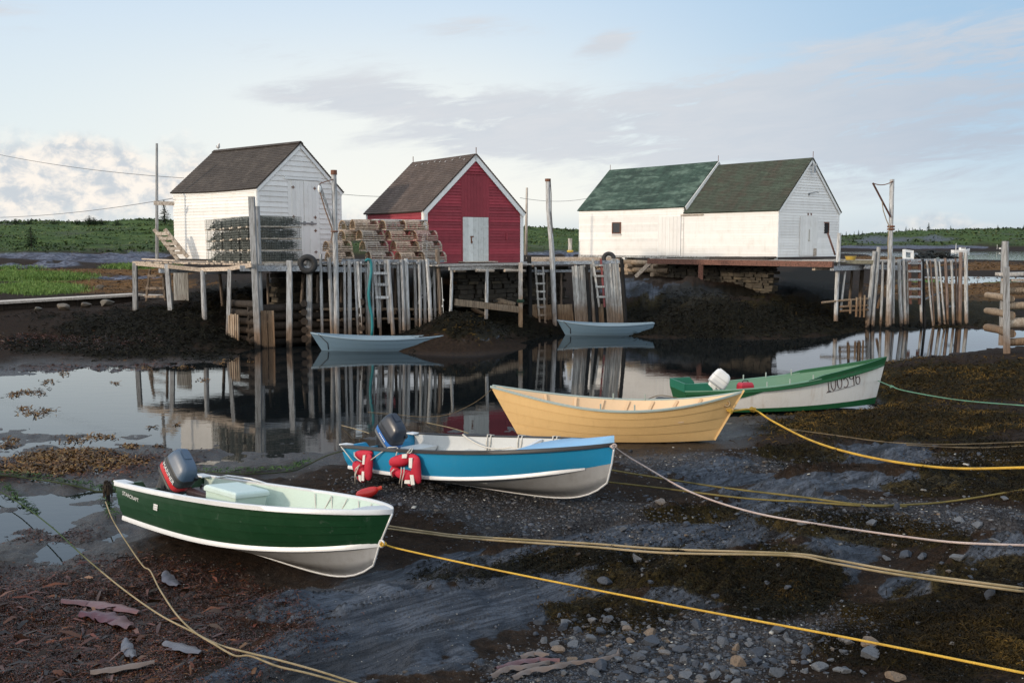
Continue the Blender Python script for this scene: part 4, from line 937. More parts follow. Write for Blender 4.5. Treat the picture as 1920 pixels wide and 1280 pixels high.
for x_, y0, y1, w in ((937, 520, 566, 6), (955, 515, 566, 5), (960, 515, 566, 4), (980, 515, 560, 4), (870, 512, 560, 4)): w2.post((x_, y0), (x_, y1), w, A2 + n2 * 2.2, B2 + n2 * 2.2, M_POSTB)
w2.bar('brace', M_BEAM, RL(932, 526, A2, B2) + n2 * 2.0, RL(974, 519, A2, B2) + n2 * 2.0, .07, .10)
w2.bar('brace', M_LOG, RL(853, 566, A2, B2) + Vector((0, -.05, 0)), RL(972, 580, A2, B2) + Vector((0, -.05, 0)), .08, .26)
o = MB().rt().log(PG(912, 576, .12) , PG(966, 588, .14), .16, 9, 6, .01, .8).build('timber', M_LOG, smooth=True); tag(o, 'thick split timber lying on the bank below the red shed', 'timber')
o = MB().rt().log(PG(886, 585, .06), PG(914, 594, .05), .10, 9, 5, .01, .9).build('timber', M_LOG, smooth=True); tag(o, 'short round log lying on the bank below the red shed', 'timber')
o = MB().rt().log(PG(838, 574, .05), PG(868, 575, .05), .08, 9, 5, .01, .9).build('timber', M_LOGD, smooth=True); tag(o, 'grey pole end poking from the bank left of the posts', 'timber')

# ---- middle wharf
A3, B3 = Vector((.75, 42.45, 0)), Vector((5.0, 43.5, 0)); e3 = (B3 - A3).normalized(); n3 = Vector((-e3.y, e3.x, 0))
w3 = Wharf('wharf', (3, 43.5, 0), 'small middle wharf faced with tall whitewashed boards, a grey dory tied below', 'wharf')
w3.planks('deck', M_DECK, A3 - e3 * .2, e3, n3 * 2.6, [.2] * 22, 2.98, .05)
w3.bar('stringer', M_BEAM, RL(978, 494, A3, B3), RL(1166, 491, A3, B3), .10, .14)
w3.bar('stringer', M_BEAM, RL(978, 508, A3, B3) + Vector((0, .05, 0)), RL(1130, 508, A3, B3) + Vector((0, .05, 0)), .10, .10)
for t_, b_, w, mt, sq in (((992, 481), (993, 612), 9, M_TAR, 0), ((1053, 512), (1053, 562), 5, M_POSTB, 0), ((1026, 512), (1026, 560), 4, M_POSTB, 0), ((1099, 500), (1106, 604), 6, M_TAR, 1), ((1113, 517), (1120, 605), 6, M_TAR, 1), ((1165, 485), (1172, 606), 8, M_TAR, 0)):
    w3.post(t_, b_, w, A3, B3, mt, sq=bool(sq), off=(0, .5 if mt is M_POSTB else -.06))
def boards(lst, A, B, mat, root, name='board_wall', off=-.02):
    mb = MB()
    for (xt, yt, xb, yb, w) in lst:
        mb.rt(); a = RL(xt, yt, A, B); c = RL(xb, yb, A, B); o = Vector((0, off + random.uniform(-.02, .02), 0)); ww = w * a.y / CF
        mb.bar(c + o + (c - a).normalized() * .5, a + o, ww, .045, (0, -1, 0))
    return mb.build(name, mat, root)
boards([(1074 + 5.1 * i + .4 * (i > 2), 499 - (i % 2) * 1.5 - (i > 3) * 2, 1081 + 5.1 * i, 606, 4.9) for i in range(5)], A3, B3, M_PLANKW, w3.r)
boards([(1108, 494, 1113, 606, 4), (1112, 494, 1117, 606, 3.6)], A3, B3, M_PLANKW, w3.r)
boards([(1133 + 4.8 * i, 494 if i < 3 else 485 + (i == 5) * 1, 1141 + 5.2 * i, 606, 4.7) for i in range(6)], A3, B3, M_PLANKW, w3.r)
M_LOWB = wood('brown low boards', c=(.30, .23, .16), dark=(.13, .09, .065), zt=(1.4, .6), zb=(.25, 0))
boards([(1000 + 5.4 * i, 571 + random.uniform(-1, 1), 1001 + 5.6 * i, 606, 5.2) for i in range(14)], A3, B3, M_LOWB, w3.r, off=.06)
boards([(1124 + 4.8 * i, 570, 1126 + 4.8 * i, 606, 4.7) for i in range(2)], A3, B3, M_LOWB, w3.r, off=.06)
l5 = empty('ladder', RL(1014, 606, A3, B3), 'long pale blue ladder hanging from the middle wharf beside the mast', 'ladder')
ladder(l5, [((1004, 501), (1012, 607)), ((1018, 500), (1022, 605))], [513, 531, 546, 560, 575, 590, 605], A3, B3, 3.4, M_PLANKW, off=(0, -.1))
l6 = empty('ladder', RL(1120, 600, A3, B3), 'ladder with red painted top set between the tall boards of the middle wharf', 'ladder')
ladder(l6, [((1111, 485), (1123, 575)), ((1126, 485), (1133, 575))], [497, 517, 537, 556], A3, B3, 3.6, M_REDL, M_PLANKW, off=(0, -.13), mats=[M_PLANKW, M_REDL])
mM = mast('bare grey mast with a slight bend on the middle wharf', RL(1035, 600, A3, B3), None, 0)
q = [RL(*p, A3, B3) + Vector((0, -.2, 0)) for p in ((1040, 612), (1036, 500), (1033, 450), (1028, 395), (1027, 338))]
MB().rt().tube(q, [.105, .12, .105, .10, .10], 10, wob=.03).build('pole', M_POST, mM, True, auto=50)
MB().tube([q[4] + Vector((0, 0, -.06)), q[4] + Vector((0, 0, .05))], .125, 10).build('cap', M_IRON, mM)
MB().rt().bar(RL(1043, 612, A3, B3) + Vector((.0, -.2, 0)), RL(1038, 498, A3, B3) + Vector((0, -.2, 0)), .14, .14, (0, -1, 0)).build('fender', M_TAR, mM)
MB().tube([q[4] + Vector((.1, -.1, -.02)), RL(1033, 365, A3, B3) + Vector((0, -.3, 0)), RL(1031, 400, A3, B3) + Vector((.05, -.3, 0)), RL(1036, 437, A3, B3) + Vector((0, -.3, 0))], .018, 5).build('line', paint('dark line', (.06, .055, .05), .9), mM)
o = MB().torus(RL(976, 564, A2, B2) , .12, .035, n=14, k=6).torus(RL(976, 565.5, A2, B2), .12, .035, n=14, k=6).torus(RL(976, 562.5, A2, B2), .12, .035, n=14, k=6).build('rope_coil', paint('dark green rope', (.02, .05, .03), .9)); tag(o, 'dark green rope wound round the pale corner post', 'rope')
o = MB().rt().tube([PY(986, 478, 55), PY(988, 352, 55)], [.09, .06], 8).build('pole', wood('plain pole', tide=False, c=(.42, .38, .33), dark=(.24, .2, .17)), smooth=True); tag(o, 'thin plain pole behind the right side of the red shed', 'pole')

# ---- walkway behind, between red shed and long building
w5 = Wharf('wharf', (4, 60, 0), 'far plank wharf seen between the red shed and the long white building', 'wharf')
w5.planks('deck', M_DECKP, Vector((.9, 56, 0)), Vector((0, 1, 0)), Vector((6.0, .0, 0)), [.22] * 14, 3.02, .08)
w5.bar('edge_beam', M_DECKP, Vector((.9, 55.9, 2.9)), Vector((7, 55.9, 2.9)), .12, .18)
for x_ in (1.2, 2.4, 3.6): w5.bar('post', M_POSTB, Vector((x_, 56.1, 1.2)), Vector((x_, 56.1, 2.9)), .16, .16, (0, -1, 0), log=True)
o = MB().rt().tube([PY(1069, 474, 58), PY(1069, 447, 58)], .12, 9).build('bollard', wood('pale stub', tide=False, c=(.5, .48, .44)), smooth=True, auto=50); tag(o, 'pale mooring post with yellow rope on the far plank wharf', 'bollard')
MB().torus(PY(1069, 471, 58), .13, .07, n=14, k=6).build('rope', paint('yellow rope coil', (.5, .35, .04), .8), o).location = (0, 0, 0)

# ---- long building's deck, log cribbing and stone foundation
sG = Vector((-.636, .772, 0)); gG = Vector((.772, .636, 0)); cG = Vector((12.781, 47.622, 0)); eG0 = cG - gG * 1.5 - sG * 4.0; eG1 = cG - gG * 1.5 + sG * 7.0
w4 = Wharf('wharf', tuple(cG), 'reddish beamed deck along the long white building above a stone foundation', 'wharf')
w4.planks('deck', M_DECK, eG0 + gG * .1, gG, sG * 11.0, [.2] * 8, 3.04, .05)
w4.planks('deck', M_DECK, cG - sG * .06 + gG * .1, gG, sG * -3.9, [.2] * 26, 3.03, .05)
w4.bar('edge_beam', M_BEAMR, eG0 + Vector((0, 0, 2.93)), eG1 + Vector((0, 0, 2.93)), .14, .26)
w4.bar('joist', M_DECKP, eG0 + sG * 1.1 + gG * .2 + Vector((0, 0, 2.72)), eG0 + gG * 1.6 + sG * 1.1 + Vector((0, 0, 2.72)), .16, .16)
w4.bar('joist', M_BEAM, eG0 + sG * .1 + gG * .1 + Vector((0, 0, 2.75)), eG0 + gG * 3.6 + sG * .1 + Vector((0, 0, 2.75)), .2, .2)
w4.post((1314, 494), (1313, 541), 8, eG0, eG1, M_BEAMR, sq=True, ext=.3)
w4.bar('brace', M_DECKP, RL(1192, 519, eG0, eG1 + sG * 4), RL(1222, 490, eG0, eG1 + sG * 4), .08, .22)
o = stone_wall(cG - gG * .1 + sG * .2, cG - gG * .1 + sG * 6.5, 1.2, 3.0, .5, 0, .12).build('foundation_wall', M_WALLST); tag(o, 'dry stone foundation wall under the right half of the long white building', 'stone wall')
cr2 = empty('log_crib', tuple(cG - gG * .3 + sG * 10), 'cribbing of round logs under the left half of the long white building', 'crib')
for k in range(3):
    z_ = 2.82 - k * .42
    for q0, q1 in ((6.6, 9.4), (9.2, 12.6)):
        a = cG - gG * (.35 - .05 * k) + sG * q0; c = cG - gG * (.35 - .05 * k) + sG * (q1 + random.uniform(-.4, .4))
        MB().rt().log(a + Vector((0, 0, z_)), c + Vector((0, 0, z_)), .15, 9, 6, .01, .9).build('log', M_LOG, cr2, True, auto=50)
    for q in (7.4, 9.3, 11.6):
        a = cG - gG * .75 + sG * q + Vector((0, 0, z_ - .2)); MB().rt().log(a, a + gG * 1.8, .13, 9, 5, .01, .9).build('log', M_LOG, cr2, True, auto=50)
o = MB().rt()
for i in range(6): o.rt().log(eG0 + sG * (3.9 + random.uniform(-.2, .2)) + gG * (.5 + i * .1) + Vector((0, 0, 3.10 + .04 * (i % 3))), eG0 + sG * (7.2 + random.uniform(-.3, .2)) + gG * (.5 + i * .1) + Vector((0, 0, 3.1 + .05 * (i % 2))), .055, 7, 5, .015, .8)
o = o.build('driftwood_pile', M_LOGD, smooth=True); tag(o, 'low pile of dark poles lying on the deck against the long white building', 'timber')
# tyres
ty = MB(); ty.torus((0, 0, 0), .26, .11, Matrix.Rotation(R(90), 3, 'X'), 30, 10, 1.0).build('tyre_one', M_TYRE, smooth=True)
o = bpy.data.objects['tyre_one']; o.name = 'tyre'; o.location = RL(578.5, 495, A1, B1) + Vector((0, -.16, 0)); o.rotation_euler = (0, R(8), R(6)); tag(o, 'black tyre hung over a piling of the left wharf', 'tyre', 'old tyres hung as fenders')
o2 = o.copy(); COL.objects.link(o2); o2.location = RL(1143.5, 485, A3, B3) + Vector((0, .5, 0)); o2.rotation_euler = (R(-12), R(20), R(-10)); o2.scale = (.85, .85, .85); tag(o2, 'black tyre lying behind the tall boards of the middle wharf', 'tyre', 'old tyres hung as fenders')
o = MB().rt().tube([PY(1552, 437, 47.2), PY(1566, 478, 46.8)], .045, 7).build('leaning_stick', M_BEAMR, smooth=True); tag(o, 'dark stick leaning on the front of the long white building', 'stick')

# ---- right wharf
A6, B6 = Vector((14.6, 44.3, 0)), Vector((21.4, 46.2, 0)); e6 = (B6 - A6).normalized(); n6 = Vector((-e6.y, e6.x, 0))
w6 = Wharf('wharf', (18, 45.5, 0), 'rickety wharf on leaning pilings to the right of the long white building', 'wharf')
a6 = RL(1645, 491, A6, B6); 
w6.planks('deck', M_DECK, A6 + n6 * .1, e6, n6 * 2.6, [.2] * 12, 3.02, .05)
w6.planks('deck', M_DECK, A6 + e6 * 2.4 + n6 * .1, e6, n6 * 2.4, [.2] * 21, 3.0, .05)
w6.bar('edge_beam', wood('yellowed beam', c=(.40, .37, .26), dark=(.24, .2, .14), tide=False, axis='A'), RL(1574, 490.5, A6, B6), RL(1640, 491.5, A6, B6), .12, .17)
w6.bar('stringer', M_BEAM, RL(1622, 499, A6, B6) + Vector((0, .1, 0)), RL(1702, 503, A6, B6) + Vector((0, .1, 0)), .1, .22)
w6.bar('stringer', M_BEAM, RL(1690, 488, A6, B6) + Vector((0, .1, 0)), RL(1812, 488, A6, B6) + Vector((0, .1, 0)), .12, .12)
w6.bar('stringer', M_BEAM, RL(1740, 508, A6, B6) + Vector((0, .3, 0)), RL(1815, 497, A6, B6) + Vector((0, .3, 0)), .1, .2)
w6.bar('brace', M_BEAM, RL(1735, 562, A6, B6) + Vector((0, .2, 0)), RL(1770, 547, A6, B6) + Vector((0, .2, 0)), .06, .08)
w6.bar('brace', M_BEAM, RL(1780, 575, A6, B6) + Vector((0, .2, 0)), RL(1802, 574, A6, B6) + Vector((0, .2, 0)), .06, .08)
M_POST2 = wood('pale piling', c=(.47, .48, .48), dark=(.20, .19, .18), zt=(.95, .3), zb=(.25, 0)); M_POSTB2 = wood('reddish piling', c=(.25, .19, .16), dark=(.10, .07, .06), zt=(1.2, .4), zb=(.25, 0))
for t_, b_, w, mt in (((1573, 437), (1567, 590), 8, M_POST2), ((1586, 500), (1580, 556), 4, M_POST2), ((1648, 463), (1637, 600), 8, M_POST2), ((1640, 471), (1627, 604), 8, M_POST2), ((1675, 482), (1674, 578), 5, M_POST2), ((1686, 486), (1690, 585), 7, M_POST2), ((1694, 487), (1697, 583), 7, M_POST2),
                      ((1730, 486), (1733, 588), 5, M_TAR), ((1737, 488), (1748, 598), 3.5, M_POST2), ((1744, 488), (1750, 598), 4, M_POSTB2), ((1754, 485), (1761, 594), 6, M_POST2), ((1761, 490), (1771, 599), 4, M_POST2), ((1773, 484), (1777, 592), 6, M_POSTB2), ((1802, 473), (1800, 585), 8, M_POSTB2), ((1810, 474), (1811, 582), 7, M_POST2), ((1701, 488), (1702, 580), 4, M_POST2), ((1783, 488), (1786, 590), 5, M_POST2), ((1726, 490), (1727, 582), 5, M_POST2), ((1655, 490), (1652, 588), 5, M_POST2), ((1792, 484), (1794, 586), 4, M_POSTB2)):
    w6.post(t_, b_, w, A6, B6, mt, off=(0, random.uniform(-.06, .06)))
for t_, b_, w in (((1598, 500), (1594, 548), 5), ((1617, 500), (1614, 547), 8), ((1665, 500), (1652, 552), 5)): w6.post(t_, b_, w, A6 + n6 * 2.2, B6 + n6 * 2.2, M_POSTB)
for (p, q_) in (((1540, 567), (1626, 560)), ((1574, 575), (1626, 572)), ((1574, 583), (1626, 580))): w6.bar('rail', M_LOG, RL(*p, A6, B6) + Vector((0, -.08, 0)), RL(*q_, A6, B6) + Vector((0, -.08, 0)), .11, .1, log=True)
for (x_, y0, y1) in ((1593, 560, 583), (1604, 557, 589), (1611, 556, 590), (1619, 553, 590)): w6.post((x_, y0), (x_ - 1, y1), 4, A6, B6, M_LOG, off=(0, -.16), ext=.1, name='stake')
l7 = empty('ladder', RL(1714, 565, A6, B6), 'dark red ladder with pale rungs on the right wharf', 'ladder')
ladder(l7, [((1703, 489), (1705, 570)), ((1722, 489), (1722, 570))], [493, 508, 524, 541, 556], A6, B6, 4.2, M_BEAMR, M_BEAM, off=(0, -.12))
mR = mast('tall mast with a thin iron boom and rusty band on the right wharf', RL(1664, 595, A6, B6), None, 0)
a, c = RL(1669.5, 337, A6, B6) + Vector((0, -.2, 0)), RL(1663, 600, A6, B6) + Vector((0, -.2, -.3))
MB().rt().log(c, a, 5.2 * a.y / CF, 10, 8, .003, .78).build('pole', M_POST, mR, True, auto=50)
for y_ in (425, 430): MB().torus(RL(1667.5, y_, A6, B6) + Vector((0, -.2, 0)), .125, .05, n=14, k=6).build('band', M_IRON, mR, True)
bt_ = RL(1632, 344, A6, B6) + Vector((0, -.3, 0))
MB().rt().bar(RL(1665, 407, A6, B6) + Vector((0, -.3, 0)), bt_, .06, .06).build('boom', M_BEAMR, mR)
MB().tube(sagl(RL(1669, 341, A6, B6) + Vector((0, -.3, 0)), bt_, .12, 8), .022, 5).build('stay', M_IRON, mR)
MB().tube([RL(1649, 378, A6, B6) + Vector((0, -.3, 0)), RL(1651, 395, A6, B6) + Vector((0, -.33, 0)), RL(1657, 412, A6, B6) + Vector((0, -.3, 0)), RL(1664, 428, A6, B6) + Vector((0, -.3, 0))], .022, 5).build('line', paint('tan line', (.3, .24, .16), .9), mR)
MB().tube([RL(1662, 430, A6, B6) + Vector((0, -.3, 0)), RL(1660, 455, A6, B6) + Vector((0, -.3, 0)), RL(1661, 485, A6, B6) + Vector((0, -.3, 0))], .02, 5).build('line', paint('tan line', (.3, .24, .16), .9), mR)
fr = MB(); 
for p, q_ in (((1705, 470), (1720, 472)), ((1720, 472), (1720, 486)), ((1720, 486), (1705, 485)), ((1705, 485), (1705, 470))):
    fr.bar(RL(*p, A6, B6) + Vector((0, .6, 0)), RL(*q_, A6, B6) + Vector((0, .6, 0)), .12, .10, (0, -1, 0))
for p in ((1705, 470), (1720, 472), (1720, 486), (1705, 485)): fr.box(RL(*p, A6, B6) + Vector((0, .6, 0)), (.118, .098, .118))
o = fr.build('window_frame', M_WTRIM); tag(o, 'empty white frame standing upright on the right wharf', 'frame')
nt_ = MB()
for i in range(26):
    p = RL(1742 + i * 2.0, 486, A6, B6) + Vector((random.uniform(-.2, .2), .8 + random.uniform(-.4, .5), 0)); p.z = 3.05
    hgt = .40 * math.sin(math.pi * min(1, (i + 3) / 27)) + .1
    nt_.rt().tube([p + Vector((math.cos(a) * .35, math.sin(a) * .3, hgt * random.uniform(.3, 1.0))) for a in np.linspace(0, 5.8, 9)], .035, 5)
o = nt_.build('net_heap', paint('black netting', (.015, .018, .018), .9, .3, (.03, .05, .04), 8), smooth=True); tag(o, 'dark heap of netting and rope on the right wharf', 'net')
bk = empty('bucket', RL(1612, 485, A6, B6) + Vector((0, 1.2, 0)), 'yellow tub standing on the deck behind the right wharf edge', 'tub'); bk.location.z = 3.05; WL[bk.name] = bk.location.copy()
P_ = MB(); n_ = 16
P_.loft([[Vector((r_ * math.cos(2 * math.pi * j / n_), r_ * math.sin(2 * math.pi * j / n_), z_)) for j in range(n_)] for r_, z_ in ((.2, 0), (.25, .2), (.235, .2), (.19, .03))]).build('shell', paint('yellow plastic', (.42, .28, .04), .5, .3), bk, True, True, auto=40)
MB().torus((0, 0, .2), .25, .015, n=16, k=5).build('rim', paint('yellow plastic', (.45, .30, .05), .5, .3), bk, True, True)

# ---- far right crib wharf
w7 = Wharf('log_crib', PZ(1890, 655, .55), 'crib of thick pale logs with two posts at the right edge', 'crib')
A7 = PZ(1884, 658, .5); A7.z = 0; B7 = A7 + Vector((4, .6, 0))
w7.post((1882, 500), (1883, 658), 9, A7, B7, M_POST, sq=True, ext=.2, off=(0, -.15))
w7.post((1903, 452), (1901, 520), 14, A7, B7, M_POST, off=(.15, .9), ext=2.2)
w7.bar('plank', M_DECKP, RL(1888, 525, A7, B7), RL(1990, 525, A7, B7) + Vector((0, .1, 0)), .5, .06)
w7.bar('plank', M_DECK, RL(1890, 515, A7, B7) + Vector((0, .5, 0)), RL(1990, 513, A7, B7) + Vector((0, .5, 0)), .5, .10)
for y_, w in ((545, 13), (574, 15), (606, 20), (642, 16)): w7.bar('log', M_LOG if w != 20 else wood('pale crib log', c=(.46, .39, .31), dark=(.24, .18, .13), tide=False, axis='A'), RL(1886, y_, A7, B7), RL(1995, y_ - 3, A7, B7), w * A7.y / CF, 0, log=True)
for y_, w in ((560, 13), (591, 15), (625, 17)): p = RL(1893, y_, A7, B7); w7.bar('log', M_LOG, p + Vector((0, -.12, 0)), p + Vector((.35, 2.2, 0)), w * A7.y / CF, 0, log=True)

# ---- lobster traps
M_LATH = wood('bleached trap laths', c=(.52, .41, .32), dark=(.26, .19, .14), tide=False, axis='A', tone=.6)
M_LATHG = wood('grey trap laths', c=(.46, .40, .34), dark=(.24, .20, .17), tide=False, axis='A', tone=.6)
M_BOW = wood('trap hoops', c=(.56, .43, .30), dark=(.25, .17, .11), tide=False, axis='A', tone=.3)
def net_mat(name, c):
    m, t, b = new_mat(name); setin(t, b, col=c, rough=.9); return m
M_NET = net_mat('knitted trap head', (.20, .145, .09))
def make_wood_trap(mat):
    """round backed trap, long axis x, one metre long"""
    r0 = empty('wooden_lobster_trap', (0, 0, 0)); L, wd, ht = 1.02, .56, .40
    fr = MB()
    for y_ in (-wd / 2 + .02, wd / 2 - .02): fr.rt().box((0, y_, .02), (L, .035, .04))
    for x_ in (-L / 2 + .02, 0, L / 2 - .02): fr.rt().box((x_, 0, .02), (.04, wd - .08, .036))
    for i in range(6): fr.rt().box((0, -wd / 2 + .08 + i * .08, .046), (L, .07, .012))
    fr.build('base', mat, r0, local=True)
    arc = [(wd / 2 - .01) * Vector((0, 1, 0)) * math.cos(a) + Vector((0, 0, .03 + (ht - .04) * math.sin(a) ** .8)) for a in np.linspace(0, math.pi, 13)]
    for x_ in (-L / 2 + .03, 0, L / 2 - .03): MB().rt().tube([v + Vector((x_, 0, 0)) for v in arc], .022, 6).build('hoop', M_BOW, r0, True, True)
    sl = MB(); na = 14
    for i in range(na):
        a = math.pi * (i + .5) / na; y_ = (wd / 2 + .006) * math.cos(a); z_ = .03 + (ht - .03) * math.sin(a) ** .8 + .006
        nrm = Vector((0, math.cos(a), math.sin(a))); sl.rt()
        x1 = L / 2
        if .55 < a < 1.25: x1 = L / 2
        gaps = [(-L / 2, L / 2)]
        if math.pi * .52 < a < math.pi * .86: gaps = [(-L / 2, .16), (.42, L / 2)] if 1 else gaps
        for g0, g1 in gaps: sl.bar((g0 + random.uniform(-.01, .01), y_, z_), (g1 + random.uniform(-.01, .01), y_, z_), .043, .013, nrm)
    sl.build('laths', mat, r0, local=True)
    hd = MB()
    for sx in (-1, 1):
        xe = sx * (L / 2 - .04)
        for i in range(9):
            y_ = -wd / 2 + .05 + i * (wd - .1) / 8; zt = .03 + (ht - .04) * max(0, 1 - (2 * y_ / wd) ** 2) ** .45
            hd.tube([(xe, y_, .03), (xe - sx * .06, y_ * .7, zt * .5), (xe, y_, zt)], .006, 4)
        for i in range(4):
            z_ = .09 + i * .075; yy = wd / 2 * max(0.05, 1 - ((z_ - .03) / (ht - .04)) ** 2.2) ** .5
            hd.tube([(xe, -yy, z_), (xe - sx * .05, 0, z_), (xe, yy, z_)], .006, 4)
    for i in range(26):
        x_ = -L / 2 + .06 + i * (L - .12) / 25; hd.tube([(x_, wd / 2 * .86, .1), (x_, wd / 2 * .5, .30), (x_, 0, .36)], .006, 4)
    for xk in (-.18, .05): 
        for i in range(9): hd.tube([(xk, -.2 + i * .05, .06), (xk + .05, -.1 + i * .025, .2), (xk, -.17 + i * .043, .33)], .007, 4)
    hd.box((.30, .02, .10), (.22, .3, .10))
    hd.tube([(-.1, -.2, .1), (-.1, 0, .3), (-.1, .2, .1)], .01, 4); hd.box((.1, 0, .12), (.5, .25, .02))
    hd.build('netting', M_NET, r0, local=True)
    return r0
prot = [make_wood_trap(M_LATH), make_wood_trap(M_LATHG), make_wood_trap(wood('pinkish trap laths', c=(.42, .29, .25), dark=(.2, .12, .1), tide=False, axis='A', tone=.6))]
A8, B8 = Vector((-7.3, 38.2, 0)), Vector((-2.85, 39.75, 0)); TH = R(35)
tiers = [[(606, 668), (686, 738), (740, 793), (789, 832)], [(593, 672), (674, 727), (731, 785), (783, 821)], [(644, 668), (667, 720), (721, 774), (774, 814)], [(655, 708), (709, 764), (750, 801), (638, 668)]]
tn = ['bottom', 'second', 'third', 'top']; used = set(); k_ = 0
for ti, row in enumerate(tiers):
    for ri, (x0, x1) in enumerate(row):
        xc = (x0 + x1) / 2; p = RL(xc, 490, A8, B8); p.z = ZD + .055 + ti * .418 + random.uniform(-.005, .005)
        off = .0; 
        if ti == 3 and ri == 3: off = .9
        if ti == 2 and ri == 0: off = .45
        p += Vector((0, off + .12 * ti, 0)); th = TH + R(random.uniform(-7, 7))
        pr = prot[2] if ri == 3 and random.random() < .6 else prot[k_ % 2]; k_ += 1
        pos = {0: 'leftmost', 1: 'second from left', 2: 'third from left', 3: 'rightmost'}[ri]
        if ti == 3 and ri == 3: pos = 'far left back'
        lb = f'wooden slatted lobster trap, {pos} in the {tn[ti]} row of the pile'
        rot = (R(random.uniform(-1.5, 1.5)), R(random.uniform(-1.5, 1.5)), th)
        if pr.name not in used:
            used.add(pr.name); pr.location = p; pr.rotation_euler = rot; tag(pr, lb, 'lobster trap', 'wooden lobster traps piled on the left wharf')
        else: copy_tree(pr, p, rot, lb, 'wooden lobster traps piled on the left wharf')
a, c = RL(695, 415, A8, B8) + Vector((0, .3, .06)), RL(800, 416, A8, B8) + Vector((0, .3, .06))
o = MB().rt().log(a, c, .03, 7, 5, .003, .8).build('pole', M_POST, smooth=True); tag(o, 'long thin pole lying across the top of the wooden trap pile', 'pole')
M_WM = paint('green plastic coated wire', (.17, .19, .175), .6, .5, (.12, .12, .10), 12)
M_RUN = wood('trap runner', c=(.54, .48, .40), dark=(.22, .18, .14), tide=False, axis='A')
def make_wire_trap():
    r0 = empty('wire_lobster_trap', (0, 0, 0)); L, wd, ht = 1.0, .54, .37; q = .075
    mb = MB()
    def wl(a, b): mb.bar(a, b, .0085, .0085)
    X_, Y_, Z0, Z1 = L / 2, wd / 2, .05, .05 + ht
    for i in range(int(L / q) + 1):
        x_ = -X_ + i * L / int(L / q)
        wl((x_, -Y_, Z0), (x_, -Y_, Z1)); wl((x_, Y_, Z0), (x_, Y_, Z1)); wl((x_, -Y_, Z1), (x_, Y_, Z1))
    for i in range(int(wd / q) + 1):
        y_ = -Y_ + i * wd / int(wd / q)
        wl((-X_, y_, Z0), (-X_, y_, Z1)); wl((X_, y_, Z0), (X_, y_, Z1)); wl((-X_, y_, Z1), (X_, y_, Z1))
    for i in range(int(ht / q) + 1):
        z_ = Z0 + i * ht / int(ht / q)
        for s_ in (-1, 1): wl((-X_, s_ * Y_, z_), (X_, s_ * Y_, z_)); wl((s_ * X_, -Y_, z_), (s_ * X_, Y_, z_))
    mb.build('cage', M_WM, r0, local=True)
    rn = MB()
    for s_ in (-1, 1): MB().rt().box((0, s_ * (wd / 2 - .06), .03), (L + .05, .10, .058)).build('runner', M_RUN, r0, local=True)
    MB().rt().box((L / 2 - .03, 0, .05), (.05, wd, .02)).build('bait_board', M_RUN, r0, local=True)
    hd = MB()
    for x_ in (-.12, .2):
        for i in range(12):
            a = 2 * math.pi * i / 12
            hd.tube([(x_ + .1 * math.cos(a), -wd / 2 + .01, .24 + .13 * math.sin(a)), (x_ + .03 * math.cos(a), .0, .22 + .06 * math.sin(a))], .007, 4)
        hd.torus((x_, 0, .22), .07, .012, Matrix.Rotation(R(90), 3, 'X'), 12, 5)
    for i in range(26): hd.tube([(random.uniform(-.46, .46), random.uniform(-.2, .2), random.uniform(.06, .41)) for _ in range(3)], .011, 4)
    hd.rt().box((-.3, .05, .12), (.18, .2, .1)); pass
    hd.build('netting', net_mat('dark trap netting', (.085, .09, .082)), r0, local=True)
    return r0
wt = make_wire_trap(); first = True
base = A1 + gL * .72 + sL * .38; PH = .445
aL = math.atan2(gL.y, gL.x); cnt = 0
lev = ['bottom', 'second', 'third', 'top']
for k in range(4):
    for col_ in range(2):
        for row_ in range(6):
            if col_ == 1 and row_ > 1: continue
            p = base + gL * (.5 + col_ * 1.03) + sL * (.28 + row_ * .565) + Vector((random.uniform(-.02, .02), random.uniform(-.02, .02), ZD + .05 + k * PH - .02 * row_ * (k > 1)))
            rot = (R(random.uniform(-1, 1)), R(random.uniform(-1, 1)), aL + R(random.uniform(-2.5, 2.5)))
            lb = (f'green wire lobster trap, {ORD[row_]} back from the wharf edge in the {lev[k]} layer, outer column' if col_ == 0 else f'green wire lobster trap, inner column by the shed door, {ORD[row_]} back, {lev[k]} layer')
            gname = 'green wire lobster traps stacked by the white shed'
            if first: first = False; wt.location = p; wt.rotation_euler = rot; tag(wt, lb, 'lobster trap', gname)
            else: copy_tree(wt, p, rot, lb, gname)
# hose hanging down the pilings
hs = [RL(*p, A1, B1) + Vector((0, -.14, 0)) for p in ((686, 489), (690, 486.5), (695, 487), (697, 495), (697, 510), (694, 530), (692, 550), (694, 572), (698, 590), (699, 610), (698, 628))]
hs2 = []
for i in range(len(hs) - 1):
    for f in (0, .5): hs2.append(hs[i].lerp(hs[i + 1], f))
o = MB().tube(hs2 + [hs[-1]], .055, 8).build('hose', paint('teal hose', (.015, .20, .22), .5, .4, (.02, .08, .08), 5), smooth=True); tag(o, 'teal blue hose hanging down the pilings of the left wharf', 'hose')
